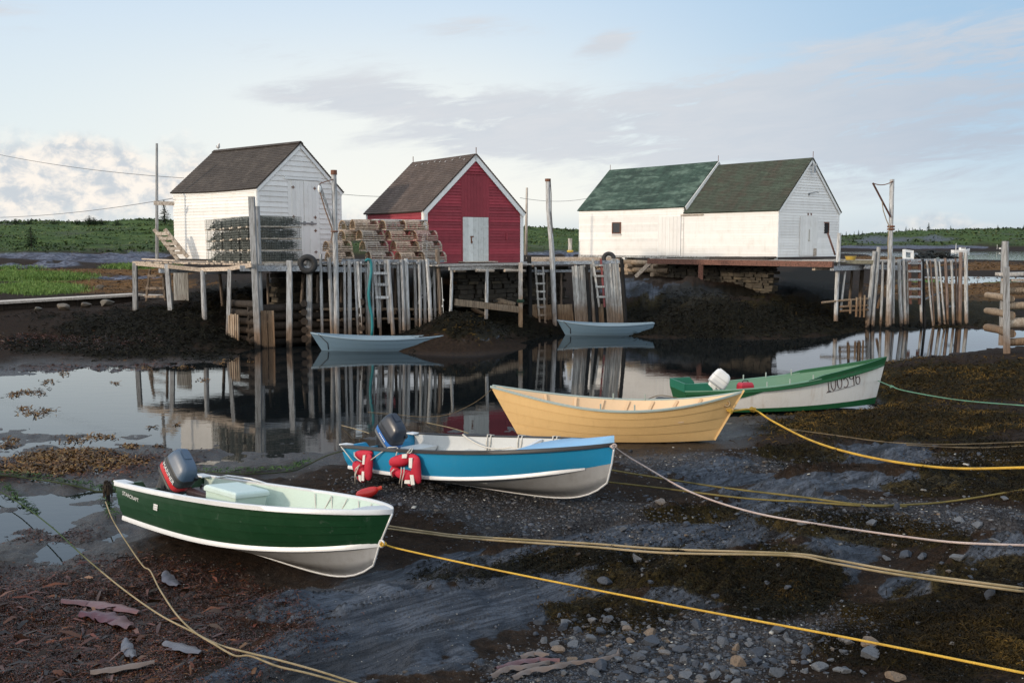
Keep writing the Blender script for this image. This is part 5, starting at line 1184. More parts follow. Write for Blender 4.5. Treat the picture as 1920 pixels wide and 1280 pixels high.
# string of net floats at the wharf end
fl = MB()
for i, (x_, y_) in enumerate(((832, 562), (831, 573), (832, 596), (833, 606), (834, 631), (835, 638), (835, 645), (836, 653))):
    p = RL(x_, y_, A1, B1) + Vector((0, -.3, 0)); fl.loft([[p + Vector((r_ * math.cos(a), r_ * math.sin(a), z_)) for a in np.linspace(0, 5.5, 8)] for z_, r_ in ((-.05, .01), (-.03, .035), (.03, .035), (.05, .01))])
fl.tube([RL(829, 520, A1, B1) + Vector((0, -.3, 0)), RL(832, 580, A1, B1) + Vector((0, -.3, 0)), RL(836, 657, A1, B1) + Vector((0, -.3, 0))], .012, 5)
o = fl.build('float_line', paint('white floats', (.6, .6, .58), .6), smooth=True); tag(o, 'dark line with small white floats hanging at the right end of the left wharf', 'float line')

# ---- walkway at the left
w8 = Wharf('boardwalk', PZ(120, 565, 1.3), 'low plank walkway crossing the mud towards the left wharf', 'boardwalk')
a, c = PZ(-60, 570, 1.42), PZ(256, 552, 1.45)
w8.bar('deck', wood('bleached walkway planks', c=(.56, .50, .44), dark=(.33, .28, .23), tide=False, axis='A'), a, c, .95, .10)
w8.bar('deck', wood('bleached walkway planks', c=(.56, .50, .44), dark=(.33, .28, .23), tide=False, axis='A'), c + Vector((.1, 0, -.02)), c + Vector((1.3, -.3, -.03)), .6, .05)
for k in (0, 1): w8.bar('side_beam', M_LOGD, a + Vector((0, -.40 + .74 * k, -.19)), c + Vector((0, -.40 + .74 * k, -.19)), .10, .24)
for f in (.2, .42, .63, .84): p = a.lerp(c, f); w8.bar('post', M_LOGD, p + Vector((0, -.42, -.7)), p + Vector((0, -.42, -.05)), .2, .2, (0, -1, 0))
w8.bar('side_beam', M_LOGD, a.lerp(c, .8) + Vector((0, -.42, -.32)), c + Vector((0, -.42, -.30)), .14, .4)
# ------------------------------------------------------------------ boats
def hull_shape(h, t):
    """keel, chine and sheer points (x, half breadth, z) at station t (0 stern .. 1 bow)"""
    t = np.asarray(t, float)
    def plan(bt, pm, p, q):
        a = np.clip(t / pm, 0, 1); b = np.clip((t - pm) / (1 - pm), 0, 1)
        fore = np.maximum(1 - b ** p, 0) ** q
        return np.where(t < pm, bt + (1 - bt) * np.sin(a * np.pi / 2), fore)
    ys = h['B'] / 2 * plan(h['bt'], h['pm'], h['p'], h['q'])
    yc = h['Bc'] / 2 * plan(h['btc'], h['pmc'], h['pc'], h['qc'])
    # sheer height: parabola through stern, mid, bow
    hs, hm, hb = h['hs'], h['hm'], h['hb']
    zs = hs * (1 - t) * (1 - 2 * t) + 4 * hm * t * (1 - t) + hb * t * (2 * t - 1)
    zc = h['cs'] + h['cm'] * (2 * t - 1) ** 2 * np.where(t < .5, h.get('ca', 0), 0) + (h['cb'] - h['cs']) * t ** h['ce']
    zk = h.get('ks', 0) + (h['kb'] - h.get('ks', 0)) * t ** h['ke'] + h.get('rk', 0) * (1 - 2 * t) ** 2 * (t < .5)
    xs = -h['rt'] * (1 - t) ** 5 + h['L'] * t
    xc = -h['rt'] * h.get('rtc', .3) * (1 - t) ** 5 + (h['L'] - h['r1']) * t
    xk = (h['L'] - h['r2']) * t
    return (xk, 0 * t, zk), (xc, yc, zc), (xs, ys, zs)
ALU = dict(L=3.7, B=1.45, bt=.85, pm=.4, p=2.6, q=.85, Bc=1.15, btc=.95, pmc=.35, pc=1.9, qc=.9, hs=.55, hm=.57, hb=.85, cs=.14, ce=2.2, cb=.42, cm=0, kb=.28, ke=7, ks=.02, rt=.08, r1=.07, r2=.13)
DORY = dict(L=4.388, B=1.496, bt=.1, pm=.48, p=2.0, q=1, Bc=.843, btc=.12, pmc=.48, pc=2., qc=1, hs=.973, hm=.647, hb=.961, cs=.0, ce=3, cb=.03, cm=.03, ca=1, kb=.03, ke=3, ks=0, rk=.03, rt=.533, rtc=0, r1=.528, r2=.528)
class Boat:
    def __init__(s, name, label, cat, pose, h, group=None):
        s.h = h; X, Y, Z, a, p, r = pose
        s.M = Matrix.Translation((X, Y, Z)) @ Matrix.Rotation(a, 4, 'Z') @ Matrix.Rotation(-p, 4, 'Y') @ Matrix.Rotation(r, 4, 'X')
        s.r = empty(name, (X, Y, Z), label, cat, group); s.r.rotation_mode = 'QUATERNION'; s.r.rotation_quaternion = s.M.to_quaternion()
    def pts(s, t):
        return [tuple(float(np.asarray(c)) for c in lev) for lev in hull_shape(s.h, t)]
    def side(s, t, v, sg=-1, inset=0.0, bulge=.03):
        k, c, e = s.pts(t); w = math.sin(math.pi * v) * bulge * min(1, e[1] * 3)
        y = c[1] + (e[1] - c[1]) * v + w - inset
        return Vector((c[0] + (e[0] - c[0]) * v, sg * max(y, 0.0), c[2] + (e[2] - c[2]) * v))
    def side_at(s, x, z, sg=-1, out=.004):
        t, v = x / s.h['L'], .5
        for _ in range(14):
            k, c, e = s.pts(min(max(t, 0), 1)); v = (z - c[2]) / max(e[2] - c[2], .01); xx = c[0] + (e[0] - c[0]) * v; t += (x - xx) / s.h['L']
        p = s.side(min(max(t, 0), .999), v, sg); p.y += sg * out; p.x = x; p.z = z; return p
    def b(s, mb, name, mat, parent=None, **k): return mb.build(name, mat, parent or s.r, local=True, **k)
    def W(s, v): return s.M @ Vector(v)
    def strakes(s, name, mat, v0, v1, n, lap=.012, N=48, sides=(-1, 1), t0=0, t1=1, vf=None, out=0.0):
        mb = MB(); ts = np.linspace(t0, t1, N)
        for sg in sides:
            for k in range(n):
                mb.rt(); P = []
                for t_ in ts:
                    a, c = (v0, v1) if vf is None else vf(t_)
                    row = []
                    for q, f in ((0, 0), (.5, .5), (1, 1)):
                        v = a + (c - a) * (k + f) / n; p = s.side(t_, v, sg); p.y += sg * (lap * (1 - f) + out) * min(1, (1 - t_) * 12 + .15); row.append(p)
                    base = s.side(t_, a + (c - a) * k / n, sg); row.insert(0, base)
                    P.append(row)
                mb.grid(P)
        return s.b(mb, name, mat, smooth=True, auto=25)
    def bottom(s, name, mat, N=48):
        mb = MB(); P = []
        for t_ in np.linspace(0, 1, N):
            k, c, e = s.pts(t_); P.append([Vector((c[0], -c[1], c[2])), Vector((k[0] * .45 + c[0] * .55, -c[1] * .55, k[2] * .5 + c[2] * .5 - .01)), Vector(k), Vector((k[0] * .45 + c[0] * .55, c[1] * .55, k[2] * .5 + c[2] * .5 - .01)), Vector((c[0], c[1], c[2]))])
        mb.grid(P); return s.b(mb, name, mat, smooth=True)
    def inner(s, name, mat, th=.03, N=40, floor=.05):
        mb = MB(); P = []
        for t_ in np.linspace(0.006, .985, N):
            row = []
            for sg, vs in ((-1, (1, .75, .5, .25, .02)), (1, (.02, .25, .5, .75, 1))):
                for v in vs:
                    p = s.side(t_, v, sg, th); p.x = min(p.x, s.pts(1)[2][0] - .05) + (.03 if t_ < .01 else 0); row.append(p)
                if sg < 0:
                    k, c, e = s.pts(t_); row.append(Vector((k[0], 0, k[2] + floor)))
            for p in (row[4], row[6]): p.z += floor * .8
            P.append(row)
        mb.grid(P)
        return s.b(mb, name, mat, smooth=True)
    def transom(s, name, mat, th=.04, cut=0.0, drop=.0):
        k, c, e = s.pts(0); out = []
        pts_ = [(k[0], 0, k[2]), (c[0], c[1], c[2])] + [tuple(s.side(0, v, 1)) for v in (.33, .66, 1)]
        if cut: pts_ += [(e[0], cut, e[2]), (e[0] + .02, cut * .8, e[2] - drop), (e[0] + .02, -cut * .8, e[2] - drop), (e[0], -cut, e[2])]
        pts_ += [tuple(s.side(0, v, -1)) for v in (1, .66, .33)] + [(c[0], -c[1], c[2])]
        mb = MB(); mb.loft([[Vector(p) - Vector((.003, 0, 0)) for p in pts_], [Vector(p) + Vector((th, 0, 0)) for p in pts_]]); return s.b(mb, name, mat)
    def rail(s, name, mat, v, w, hgt, N=44, sides=(-1, 1), t0=0, t1=1, out=.0, up=.0, join=False, taper=False):
        mb = MB()
        for sg in sides:
            rings = []
            for t_ in np.linspace(t0, t1, N):
                p = s.side(t_, v, sg); p.z += up; d = sg * out
                f = min(1, (1 - t_) * 14 + .05) if not taper else min(1, (t1 - t_) * 9 + .05)
                wy = w * f; y = p.y + d * f
                rings.append([Vector((p.x, y - wy / 2, p.z - hgt / 2)), Vector((p.x, y + wy / 2, p.z - hgt / 2)), Vector((p.x, y + wy / 2, p.z + hgt * .3)), Vector((p.x, y + wy * .3, p.z + hgt / 2)), Vector((p.x, y - wy * .3, p.z + hgt / 2)), Vector((p.x, y - wy / 2, p.z + hgt * .3))])
            mb.loft(rings)
        return s.b(mb, name, mat, smooth=True, auto=45)
    def seat(s, name, mat, t_, z, wid, th=.035, inset=.045, box=0.0):
        mb = MB(); mb.rt(); P = []
        for dx in (-wid / 2, wid / 2):
            tt = t_ + dx / s.h['L']; k, c, e = s.pts(tt); v = min(.98, max(0, (z - c[2]) / (e[2] - c[2]))); y = abs(s.side(tt, v, 1).y) - inset; P.append((t_ * s.h['L'] + dx, y))
        (x0, y0), (x1, y1) = P; zb_ = z - th - box; Q = []
        for dx in (-wid / 2, wid / 2):
            tt = t_ + dx / s.h['L']; k, c, e = s.pts(tt); v = min(.98, max(0, (zb_ - c[2]) / (e[2] - c[2]))); Q.append(max(.05, abs(s.side(tt, v, 1).y) - inset - (.12 if zb_ < c[2] + .06 else 0)))
        bq = [Vector((x0, -Q[0], zb_)), Vector((x1, -Q[1], zb_)), Vector((x1, Q[1], zb_)), Vector((x0, Q[0], zb_))]
        a = [Vector((x0, -y0, z)), Vector((x1, -y1, z)), Vector((x1, y1, z)), Vector((x0, y0, z))]
        mb.loft([bq, a]); return s.b(mb, name, mat, bevel=.006)
    def lettering(s, body, x0, z0, size, ang, mat, name='lettering', sg=-1, sx=1.0, shear=0.0, parent=None, out=.006):
        V, F = text_verts(body, size); mb = MB(); vs = []
        for v in V:
            u, w = v.x * sx + v.y * shear, v.y
            x = x0 + u * math.cos(ang) - w * math.sin(ang); z = z0 + u * math.sin(ang) + w * math.cos(ang)
            vs.append(s.side_at(x, z, sg, out))
        mb.add(vs, F); return s.b(mb, name, mat, parent)

def outboard(bt, loc, tilt, sc, mats, yaw=0.0, text=None, tiller=True, tl=.5):
    """kicked-up outboard; local u = cowl up axis, f = forward into the boat"""
    Mx = Matrix.Translation(loc) @ Matrix.Rotation(yaw, 4, 'Z') @ Matrix.Rotation(tilt, 4, 'Y') @ Matrix.Scale(sc, 4)
    def tf(mb): mb.v = [tuple(Mx @ Vector(v)) for v in mb.v]; return mb
    def rr(fx, wy, z, x0=0.0, n=32, e=4.6):
        return [Vector((x0 + fx / 2 * math.copysign(abs(math.cos(a)) ** (2 / e), math.cos(a)), wy / 2 * math.copysign(abs(math.sin(a)) ** (2 / e), math.sin(a)), z)) for a in (2 * math.pi * j / n for j in range(n))]
    leg = MB(); leg.loft([rr(.10, .025, -.72, -.02), rr(.20, .09, -.66, -.02), rr(.17, .07, -.6, -.03), rr(.15, .08, -.3, -.03), rr(.22, .14, -.12, -.02), rr(.36, .22, .05, 0), rr(.42, .25, .12, 0)])
    leg.loft([rr(.34, .06, -.50, -.06), rr(.36, .20, -.485, -.06), rr(.34, .06, -.47, -.06)])
    leg.loft([rr(.06, .012, -.84, .02), rr(.12, .02, -.70, .02)])
    for k in range(3):
        a = 2 * math.pi * k / 3; c = Vector((-.15, .0, -.66)); leg.loft([[c + Vector((dx, r_ * math.cos(a) + w * math.sin(a), r_ * math.sin(a) - w * math.cos(a))) for dx, w in ((-.012, -.03), (.012, -.04), (.012, .04), (-.012, .03))] for r_ in (.02, .09, .115)])
    o = bt.b(tf(leg), 'outboard_motor', mats['leg'], smooth=True, auto=40)
    cw = MB(); cw.loft([rr(.43, .26, .115), rr(.47, .30, .15), rr(.48, .305, .30, .0), rr(.46, .29, .36, .0)]); bt.b(tf(cw), 'cowling', mats['cowl'], o, smooth=True, auto=40)
    ct = MB(); ct.loft([rr(.46, .288, .358), rr(.43, .25, .44, -.005), rr(.38, .21, .50, -.012), rr(.26, .15, .535, -.02)]); ct.box((-.08, 0, .53), (.16, .10, .03)); bt.b(tf(ct), 'cowl_top', mats['top'], o, smooth=True, auto=35)
    sp = MB()
    sp.loft([[p * 1.0 for p in rr(.486, .311, z_)] for z_ in (.165, .235)], False, False); bt.b(tf(sp), 'stripe', mats['stripe'], o, smooth=True)
    rim = MB(); rim.loft([rr(.45, .275, .095), rr(.49, .312, .11), rr(.49, .312, .135), rr(.46, .29, .15)]); bt.b(tf(rim), 'rim', mats['rim'], o, smooth=True, auto=40)
    lt = MB(); lt.box((.245, 0, .13), (.03, .07, .09)); bt.b(tf(lt), 'latch', mats['dark'], o)
    pn = MB(); pn.loft([[p * 1.0 for p in rr(.484, .309, z_)] for z_ in (.322, .330)], False, False); bt.b(tf(pn), 'panel_joint', mats['dark'], o)
    vn = MB(); vn.box((.20, .09, .40), (.07, .05, .06)); bt.b(tf(vn), 'air_intake', mats['dark'], o)
    br = MB()
    for y_ in (-.085, .085): br.bar(Vector(loc) + Vector((.05, y_ * sc, .04)), Vector(loc) + Vector((.07, y_ * sc, -.2 * sc)), .03 * sc, .10 * sc, (1, 0, 0))
    br.bar(Vector(loc) + Vector((.05, -.13 * sc, .01)), Vector(loc) + Vector((.05, .13 * sc, .01)), .07 * sc, .07 * sc)
    br.tube([Vector(loc) + Vector((.09, -.15 * sc, -.06)), Vector(loc) + Vector((.09, .15 * sc, -.06))], .012, 6)
    bt.b(br, 'clamp_bracket', mats['dark'], o)
    if tiller:
        tb = MB(); tb.tube([(.16, .02, .10), (.40, .02, .10), (.22 + tl, .02, .12)], .016, 8); bt.b(tf(tb), 'tiller', mats['dark'], o, smooth=True)
        tg = MB(); tg.tube([(.22 + tl, .02, .12), (.35 + tl, .02, .125)], [.026, .022], 8); bt.b(tf(tg), 'tiller_grip', mats['dark'], o, smooth=True)
    if text:
        body, size, zz, sx = text
        V, F = text_verts(body, size); wt_ = max(v.x for v in V); mb = MB(); vs = []
        for v in V:
            u = (v.x - wt_ / 2) * sx; z_ = zz + v.y
            w = .1525 * max(0, 1 - (abs(u) / .24) ** 4.6) ** (1 / 4.6); vs.append(Vector((u, -w - .005, z_)))
        mb.add(vs, F); bt.b(tf(mb), 'lettering', mats['text'], o)
    return o

M_ALU = paint('bare aluminium', (.46, .46, .46), .42, .45, (.30, .28, .26), 6, .08, 80, metal=.35, streak=.4)
M_ALUW = paint('pale alloy trim', (.66, .66, .66), .4, .3, (.40, .39, .37), 8, .05, 80, metal=.2)
M_RUB = paint('black rubber edge', (.02, .02, .022), .5, .2)
M_DKM = paint('black motor parts', (.018, .019, .022), .45, .3, (.05, .05, .05), 15)
M_LTR = paint('white lettering', (.78, .78, .78), .5, 0)
M_LINE = paint('off white line', (.58, .54, .47), .85, .4, (.3, .26, .2), 20)

# ---- green aluminium boat
h = dict(ALU); h.update(L=4.018, B=1.463, hs=.564, hm=.71, hb=.909, cs=.127, cb=.53, kb=.30, ke=12, r1=.151, r2=.21, p=2.654, ce=2.573, bt=.875, Bc=1.108)
M_GREEN = paint('dark green boat paint', (.009, .045, .018), .33, .25, (.03, .08, .04), 3, .06, 60, streak=.3)
M_MINT = paint('mint interior paint', (.50, .60, .52), .5, .35, (.33, .36, .30), 4, .08, 50)
bg_ = Boat('motor_boat', 'dark green aluminium motor boat with a mint interior, grounded nearest the camera', 'boat', (-4.5363, 12.4551, .2062, -.6484, -.024, -.1193), h)
bg_.bottom('hull_bottom', M_ALU); bg_.strakes('hull', M_GREEN, 0, 1, 5, .011); bg_.inner('interior', M_MINT, .03)
bg_.transom('transom', M_GREEN, .045, .30, .10)
bg_.rail('spray_rail', M_ALUW, 0.015, .035, .055, out=.012); bg_.rail('gunwale', M_ALUW, 1.0, .055, .055, out=.006)
kb_ = MB(); kb_.tube([Vector(bg_.pts(t_)[0]) + Vector((0, 0, -.005)) for t_ in np.linspace(0, 1, 30)] + [Vector(bg_.pts(1)[0]).lerp(Vector(bg_.pts(1)[1]), f) + Vector((.004, 0, 0)) for f in (.3, .6, 1)] + [Vector(bg_.pts(1)[1]).lerp(Vector(bg_.pts(1)[2]), f) + Vector((.004, 0, 0)) for f in (.3, .6, .95)], .012, 6); bg_.b(kb_, 'keel', M_ALUW, smooth=True)
e = bg_.pts(1)[2]
bd_ = MB(); P = []
for t_ in np.linspace(.90, 1, 8):
    a, c = bg_.side(t_, 1, -1), bg_.side(t_, 1, 1); P.append([a + Vector((0, 0, .012)), a.lerp(c, .5) + Vector((0, 0, .03)), c + Vector((0, 0, .012))])
bd_.grid(P); bg_.b(bd_, 'bow_plate', M_ALUW, smooth=True)
for sg in (-1, 1):
    p = bg_.side(0, 1, sg); bg_.b(MB().box(p + Vector((.06, -sg * .06, .02)), (.20, .17, .025)), 'corner_plate', M_ALUW, bevel=.01)
bg_.seat('stern_bench', M_MINT, .09, .40, .42, .03, box=.22); bg_.seat('bench', paint('brown plank seat', (.15, .075, .06), .6, .5, (.28, .22, .18), 5, tone=.2), .42, .42, .24); bg_.seat('bench', M_MINT, .70, .46, .30, .03, box=.12)
bg_.lettering('STARCRAFT', .10, .455, .068, -.07, M_LTR, sx=1.05, out=.016)
for k in (0, 1, 2):
    mb = MB(); x0 = .80; z0 = .40 + k * .028
    mb.add([bg_.side_at(x0 + .012 * k + dx, z0 + dz, -1, .018) for dx, dz in ((0, 0), (.085, 0), (.093, .024), (.008, .024))], [(0, 1, 2, 3)]); bg_.b(mb, 'emblem_bar', M_LTR)
mm = dict(leg=paint('grey motor leg', (.055, .055, .057), .5, .3), cowl=paint('charcoal cowl', (.040, .040, .042), .42, .2), top=paint('slate blue cowl top', (.060, .092, .140), .38, .25, (.10, .14, .19), 4), stripe=paint('red stripe', (.50, .015, .02), .4, 0), rim=paint('black rim', (.015, .015, .017), .5, 0), dark=M_DKM, text=M_LTR)
outboard(bg_, (.06, .02, .52), R(43), .98, mm, 0, ('MARINER', .080, .235, 1.05), tl=.36)
for (ta, tb_, dz) in ((.52, .60, .3), (.60, .68, .3), (.74, .82, .25), (.90, .90, .2)):
    a, c = bg_.side(ta, .98, 1, .05), bg_.side(tb_, .98, 1, .05); m_ = a.lerp(c, .5) + Vector((0, -.06, -dz)); gl_ = MB(); gl_.tube([a, a.lerp(m_, .5) + Vector((0, 0, -.02)), m_], .007, 5); gl_.tube([m_, c.lerp(m_, .5) + Vector((0, 0, -.02)), c], .007, 5); bg_.b(gl_, 'grab_line', M_LINE, smooth=True)
rg = MB(); rg.tube([bg_.side(.06, 1, 1) + Vector((0, .0, .0)), bg_.side(.12, 1, 1) + Vector((0, -.05, .06)), bg_.side(.22, 1, 1) + Vector((0, -.04, .06)), bg_.side(.28, 1, 1) + Vector((0, 0, .02))], .014, 6); bg_.b(rg, 'grab_rail', M_ALUW, smooth=True)
eye = MB().torus(Vector(bg_.pts(1)[1]) + Vector((.03, 0, .02)), .035, .012, Matrix.Rotation(R(90), 3, 'X'), 12, 6); bg_.b(eye, 'bow_eye', M_ALUW, smooth=True)

def boatthing(bt, name, label, cat, loc, rot=0.0):
    t_ = empty(name, bt.W(loc), label, cat); t_.rotation_mode = 'QUATERNION'; t_.rotation_quaternion = (bt.M.to_3x3() @ Matrix.Rotation(rot, 3, 'Z')).to_quaternion(); return t_
bx = boatthing(bg_, 'storage_box', 'mint green lidded box standing in the dark green boat beside its motor', 'box', (1.12, .26, .18))
MB().loft([[Vector((a * .30 * s_, b_ * .24 * s_, z_)) for a, b_ in ((-1, -1), (1, -1), (1, 1), (-1, 1))] for s_, z_ in ((.92, 0), (1, .40))]).build('body', M_MINT, bx, local=True, bevel=.015)
MB().loft([[Vector((a * .32 * s_, b_ * .26 * s_, z_)) for a, b_ in ((-1, -1), (1, -1), (1, 1), (-1, 1))] for s_, z_ in ((1, .395), (1, .445), (.93, .47))]).build('lid', paint('mint lid', (.56, .65, .60), .5, .3, (.3, .35, .3), 5), bx, local=True, bevel=.012)
ft = boatthing(bg_, 'fuel_tank', 'dark fuel tank between the motor and the mint box of the green boat', 'fuel tank', (.62, .18, .30))
MB().loft([[Vector((a * .22 * s_, b_ * .15 * s_, z_)) for a, b_ in ((-1, -1), (1, -1), (1, 1), (-1, 1))] for s_, z_ in ((.94, 0), (1, .05), (1, .20), (.9, .24))]).build('tank', paint('dark maroon tank', (.035, .016, .018), .45, .3), ft, local=True, bevel=.03)
MB().tube([(-.12, 0, .235), (-.10, 0, .28), (.08, 0, .28), (.10, 0, .235)], .012, 6).tube([(.14, 0, .23), (.14, 0, .27)], .035, 10).build('handle', M_DKM, ft, local=True, smooth=True)

# ---- blue aluminium boat
h = dict(ALU); h.update(L=4.401, B=1.605, hs=.527, hm=.653, hb=.853, cs=.193, cb=.602, kb=.34, ke=12, r1=.046, r2=.12, p=2.63, ce=2.618, bt=.938, Bc=1.386)
M_BLUE = paint('bright blue boat paint', (.020, .25, .46), .36, .2, (.06, .30, .46), 3, .06, 60, streak=.25)
M_GREYIN = paint('pale grey interior', (.50, .51, .50), .5, .35, (.34, .35, .36), 4, .08, 50)
bb = Boat('motor_boat', 'bright blue aluminium motor boat with a silver bottom and red life jackets on its side', 'boat', (-2.0395, 15.2646, .2094, -.6978, .0411, -.0245), h)
bb.bottom('hull_bottom', M_ALU); bb.strakes('hull', M_BLUE, 0, 1, 1, .003); bb.inner('interior', M_GREYIN, .03); bb.transom('transom', M_BLUE, .045, .3, .08)
bb.rail('spray_rail', M_ALUW, .02, .035, .05, out=.012, t1=.93, taper=True); bb.rail('gunwale', M_RUB, 1.0, .05, .05, out=.006)
kb_ = MB(); kb_.tube([Vector(bb.pts(t_)[0]) for t_ in np.linspace(0, 1, 30)] + [Vector(bb.pts(1)[0]).lerp(Vector(bb.pts(1)[1]), f) + Vector((.004, 0, 0)) for f in (.3, .6, 1)] + [Vector(bb.pts(1)[1]).lerp(Vector(bb.pts(1)[2]), f) + Vector((.004, 0, 0)) for f in (.3, .6, .9)], .013, 6); bb.b(kb_, 'keel', M_ALUW, smooth=True)
bd_ = MB(); P = []
for t_ in np.linspace(.74, 1, 12):
    a, c = bb.side(t_, 1, -1), bb.side(t_, 1, 1); f = (t_ - .74) / .26; P.append([a.lerp(c, q) + Vector((0, 0, .02 + .07 * math.sin(math.pi * q) * (.4 + f))) for q in (0, .15, .35, .5, .65, .85, 1)])
bd_.grid(P); bb.b(bd_, 'foredeck', paint('light blue deck paint', (.22, .42, .62), .4, .2), smooth=True)
bb.seat('bench', M_GREYIN, .30, .40, .26, .03, box=.2); bb.seat('bench', M_GREYIN, .56, .43, .26, .03, box=.2); bb.seat('stern_bench', M_GREYIN, .08, .40, .36, .03, box=.2)
for sg in (-1, 1): p = bb.side(0, 1, sg); bb.b(MB().box(p + Vector((.05, -sg * .05, .02)), (.18, .15, .025)), 'corner_plate', M_ALUW, bevel=.01)
mm2 = dict(leg=M_DKM, cowl=paint('blue black cowl', (.018, .022, .032), .35, .2), top=paint('navy cowl top', (.012, .018, .032), .3, .25, (.03, .04, .06), 4), stripe=paint('blue motor stripe', (.03, .14, .42), .4, 0), rim=paint('grey rim', (.10, .11, .12), .5, 0), dark=M_DKM, text=M_LTR)
om = outboard(bb, (.06, .0, .48), R(44), .98, mm2, R(-6), None, tl=.42)
Mx_ = Matrix.Translation((.06, 0, .48)) @ Matrix.Rotation(R(-6), 4, 'Z') @ Matrix.Rotation(R(44), 4, 'Y') @ Matrix.Scale(.98, 4)
for k in range(6):
    u = -.08 + k * .034; w = .1555 * max(0, 1 - (abs(u) / .243) ** 4.6) ** (1 / 4.6) + .006; mb = MB(); mb.add([Mx_ @ Vector((u + a, -w, .185 + c)) for a, c in ((0, 0), (.018, 0), (.018, .026), (0, .026))], [(0, 1, 2, 3)]); bb.b(mb, 'stripe_mark', M_LTR, om)
ln = MB()
for ta in (.36, .50, .66):
    for sg in (1,):
        a = bb.side(ta, 1, sg)
        for d in (-.035, .035): ln.tube([a + Vector((d, sg * .04, -.12)), a + Vector((d, sg * .035, .03)), a + Vector((d, -sg * .03, .035)), a + Vector((d, -sg * .06, -.08)), a + Vector((d * .5, -sg * .08, -.26))], .011, 6)
ln.tube(sagl(bb.side(.24, 1, 1) + Vector((0, -.04, .03)), bb.side(.52, .5, 1) + Vector((0, -.3, .1)), .1, 8) + sagl(bb.side(.52, .5, 1) + Vector((0, -.3, .1)), bb.side(.72, .7, 1) + Vector((0, -.3, 0)), .03, 6), .013, 6)
bb.b(ln, 'mooring_line', M_LINE, smooth=True)
rd = MB(); a = bb.side(.60, .95, 1, .05); rd.bar(a, Vector((a.x - .15, -.25, .40)), .05, .03); bb.b(rd, 'brace_strut', M_ALUW)

# life jackets tied along the rail
sA, sB = bb.W(bb.side(.0, 1, -1)), bb.W(bb.side(.4, 1, -1)); sA.z = sB.z = 0; sd_ = (sB - sA).normalized(); son = Vector((sd_.y, -sd_.x, 0))
M_JACK = paint('red nylon', (.47, .012, .035), .75, .35, (.30, .008, .02), 9, .5, 25)
M_PATCH = paint('white reflective patch', (.72, .70, .66), .55, .25, (.5, .45, .4), 9)
def pillow(mb, poly, T, off=0.0, rings=(1, .96, .86, .68, .42, .18), T2=None):
    pts_ = [RL(x_, y_, sA, sB) + son * off for x_, y_ in poly]; dense = []
    for i in range(len(pts_)):
        for f in (0, .33, .66): dense.append(pts_[i].lerp(pts_[(i + 1) % len(pts_)], f))
    for _ in range(2): dense = [(dense[i - 1] + dense[i] * 2 + dense[(i + 1) % len(dense)]) / 4 for i in range(len(dense))]
    c = sum(dense, Vector()) / len(dense); rr_ = []
    for s_ in rings: rr_.append([c + (p - c) * s_ + son * (T * (1 - s_ ** 2.6) ** .6) for p in dense])
    bk = [[c + (p - c) * s_ - son * (T * .4 * (1 - s_ ** 2.6) ** .6) for p in dense] for s_ in rings[1:]][::-1]
    mb.loft(bk + rr_)
def zj(x, y): return (640 + x / 8.53, 770 + y / 8.53)
def jacket(label, pads, patches, straps, loc):
    j = empty('life_jacket', loc, label, 'life jacket', 'red life jackets hanging on the blue boat')
    for n_, (poly, T, off) in enumerate(pads):
        mb = MB(); pillow(mb, [zj(*p) for p in poly], T, off + .02); o = mb.build('pad', M_JACK, j, smooth=True)
    for (poly, off) in patches:
        mb = MB(); q = [RL(*zj(*p), sA, sB) + son * off for p in poly]; mb.loft([[p - son * .01 for p in q], q]); mb.build('patch', M_PATCH, j)
    for pts_ in straps: MB().tube([RL(*zj(x, y), sA, sB) + son * o_ for x, y, o_ in pts_], .008, 6).build('strap', M_LINE, j, smooth=True)
    return j
jacket('smaller red life jacket nearest the stern of the blue boat', [([(235, 620), (480, 618), (545, 660), (430, 830), (225, 760)], .07, 0), ([(215, 770), (410, 830), (390, 930), (520, 1000), (300, 1050), (190, 905)], .07, 0), ([(425, 660), (545, 665), (550, 900), (525, 1120), (425, 1090), (440, 900)], .06, .035), ([(260, 1030), (420, 1000), (420, 1100), (370, 1155), (290, 1100)], .05, .0)],
       [([(440, 690), (475, 682), (462, 835), (428, 832)], .115), ([(418, 945), (455, 950), (450, 1100), (410, 1090)], .11), ([(340, 1010), (382, 1012), (382, 1120), (350, 1090)], .085)],
       [[(290, 640, .10), (310, 700, .12), (360, 750, .12), (420, 790, .12)], [(390, 840, .11), (330, 900, .12), (310, 1000, .11), (290, 1150, .08)], [(370, 860, .11), (325, 1000, .12), (330, 1070, .1)], [(20, 565, .03), (130, 680, .05), (270, 800, .10)], [(540, 770, .08), (640, 680, .04), (770, 580, .02), (900, 575, .02)]], RL(*zj(370, 1100), sA, sB))
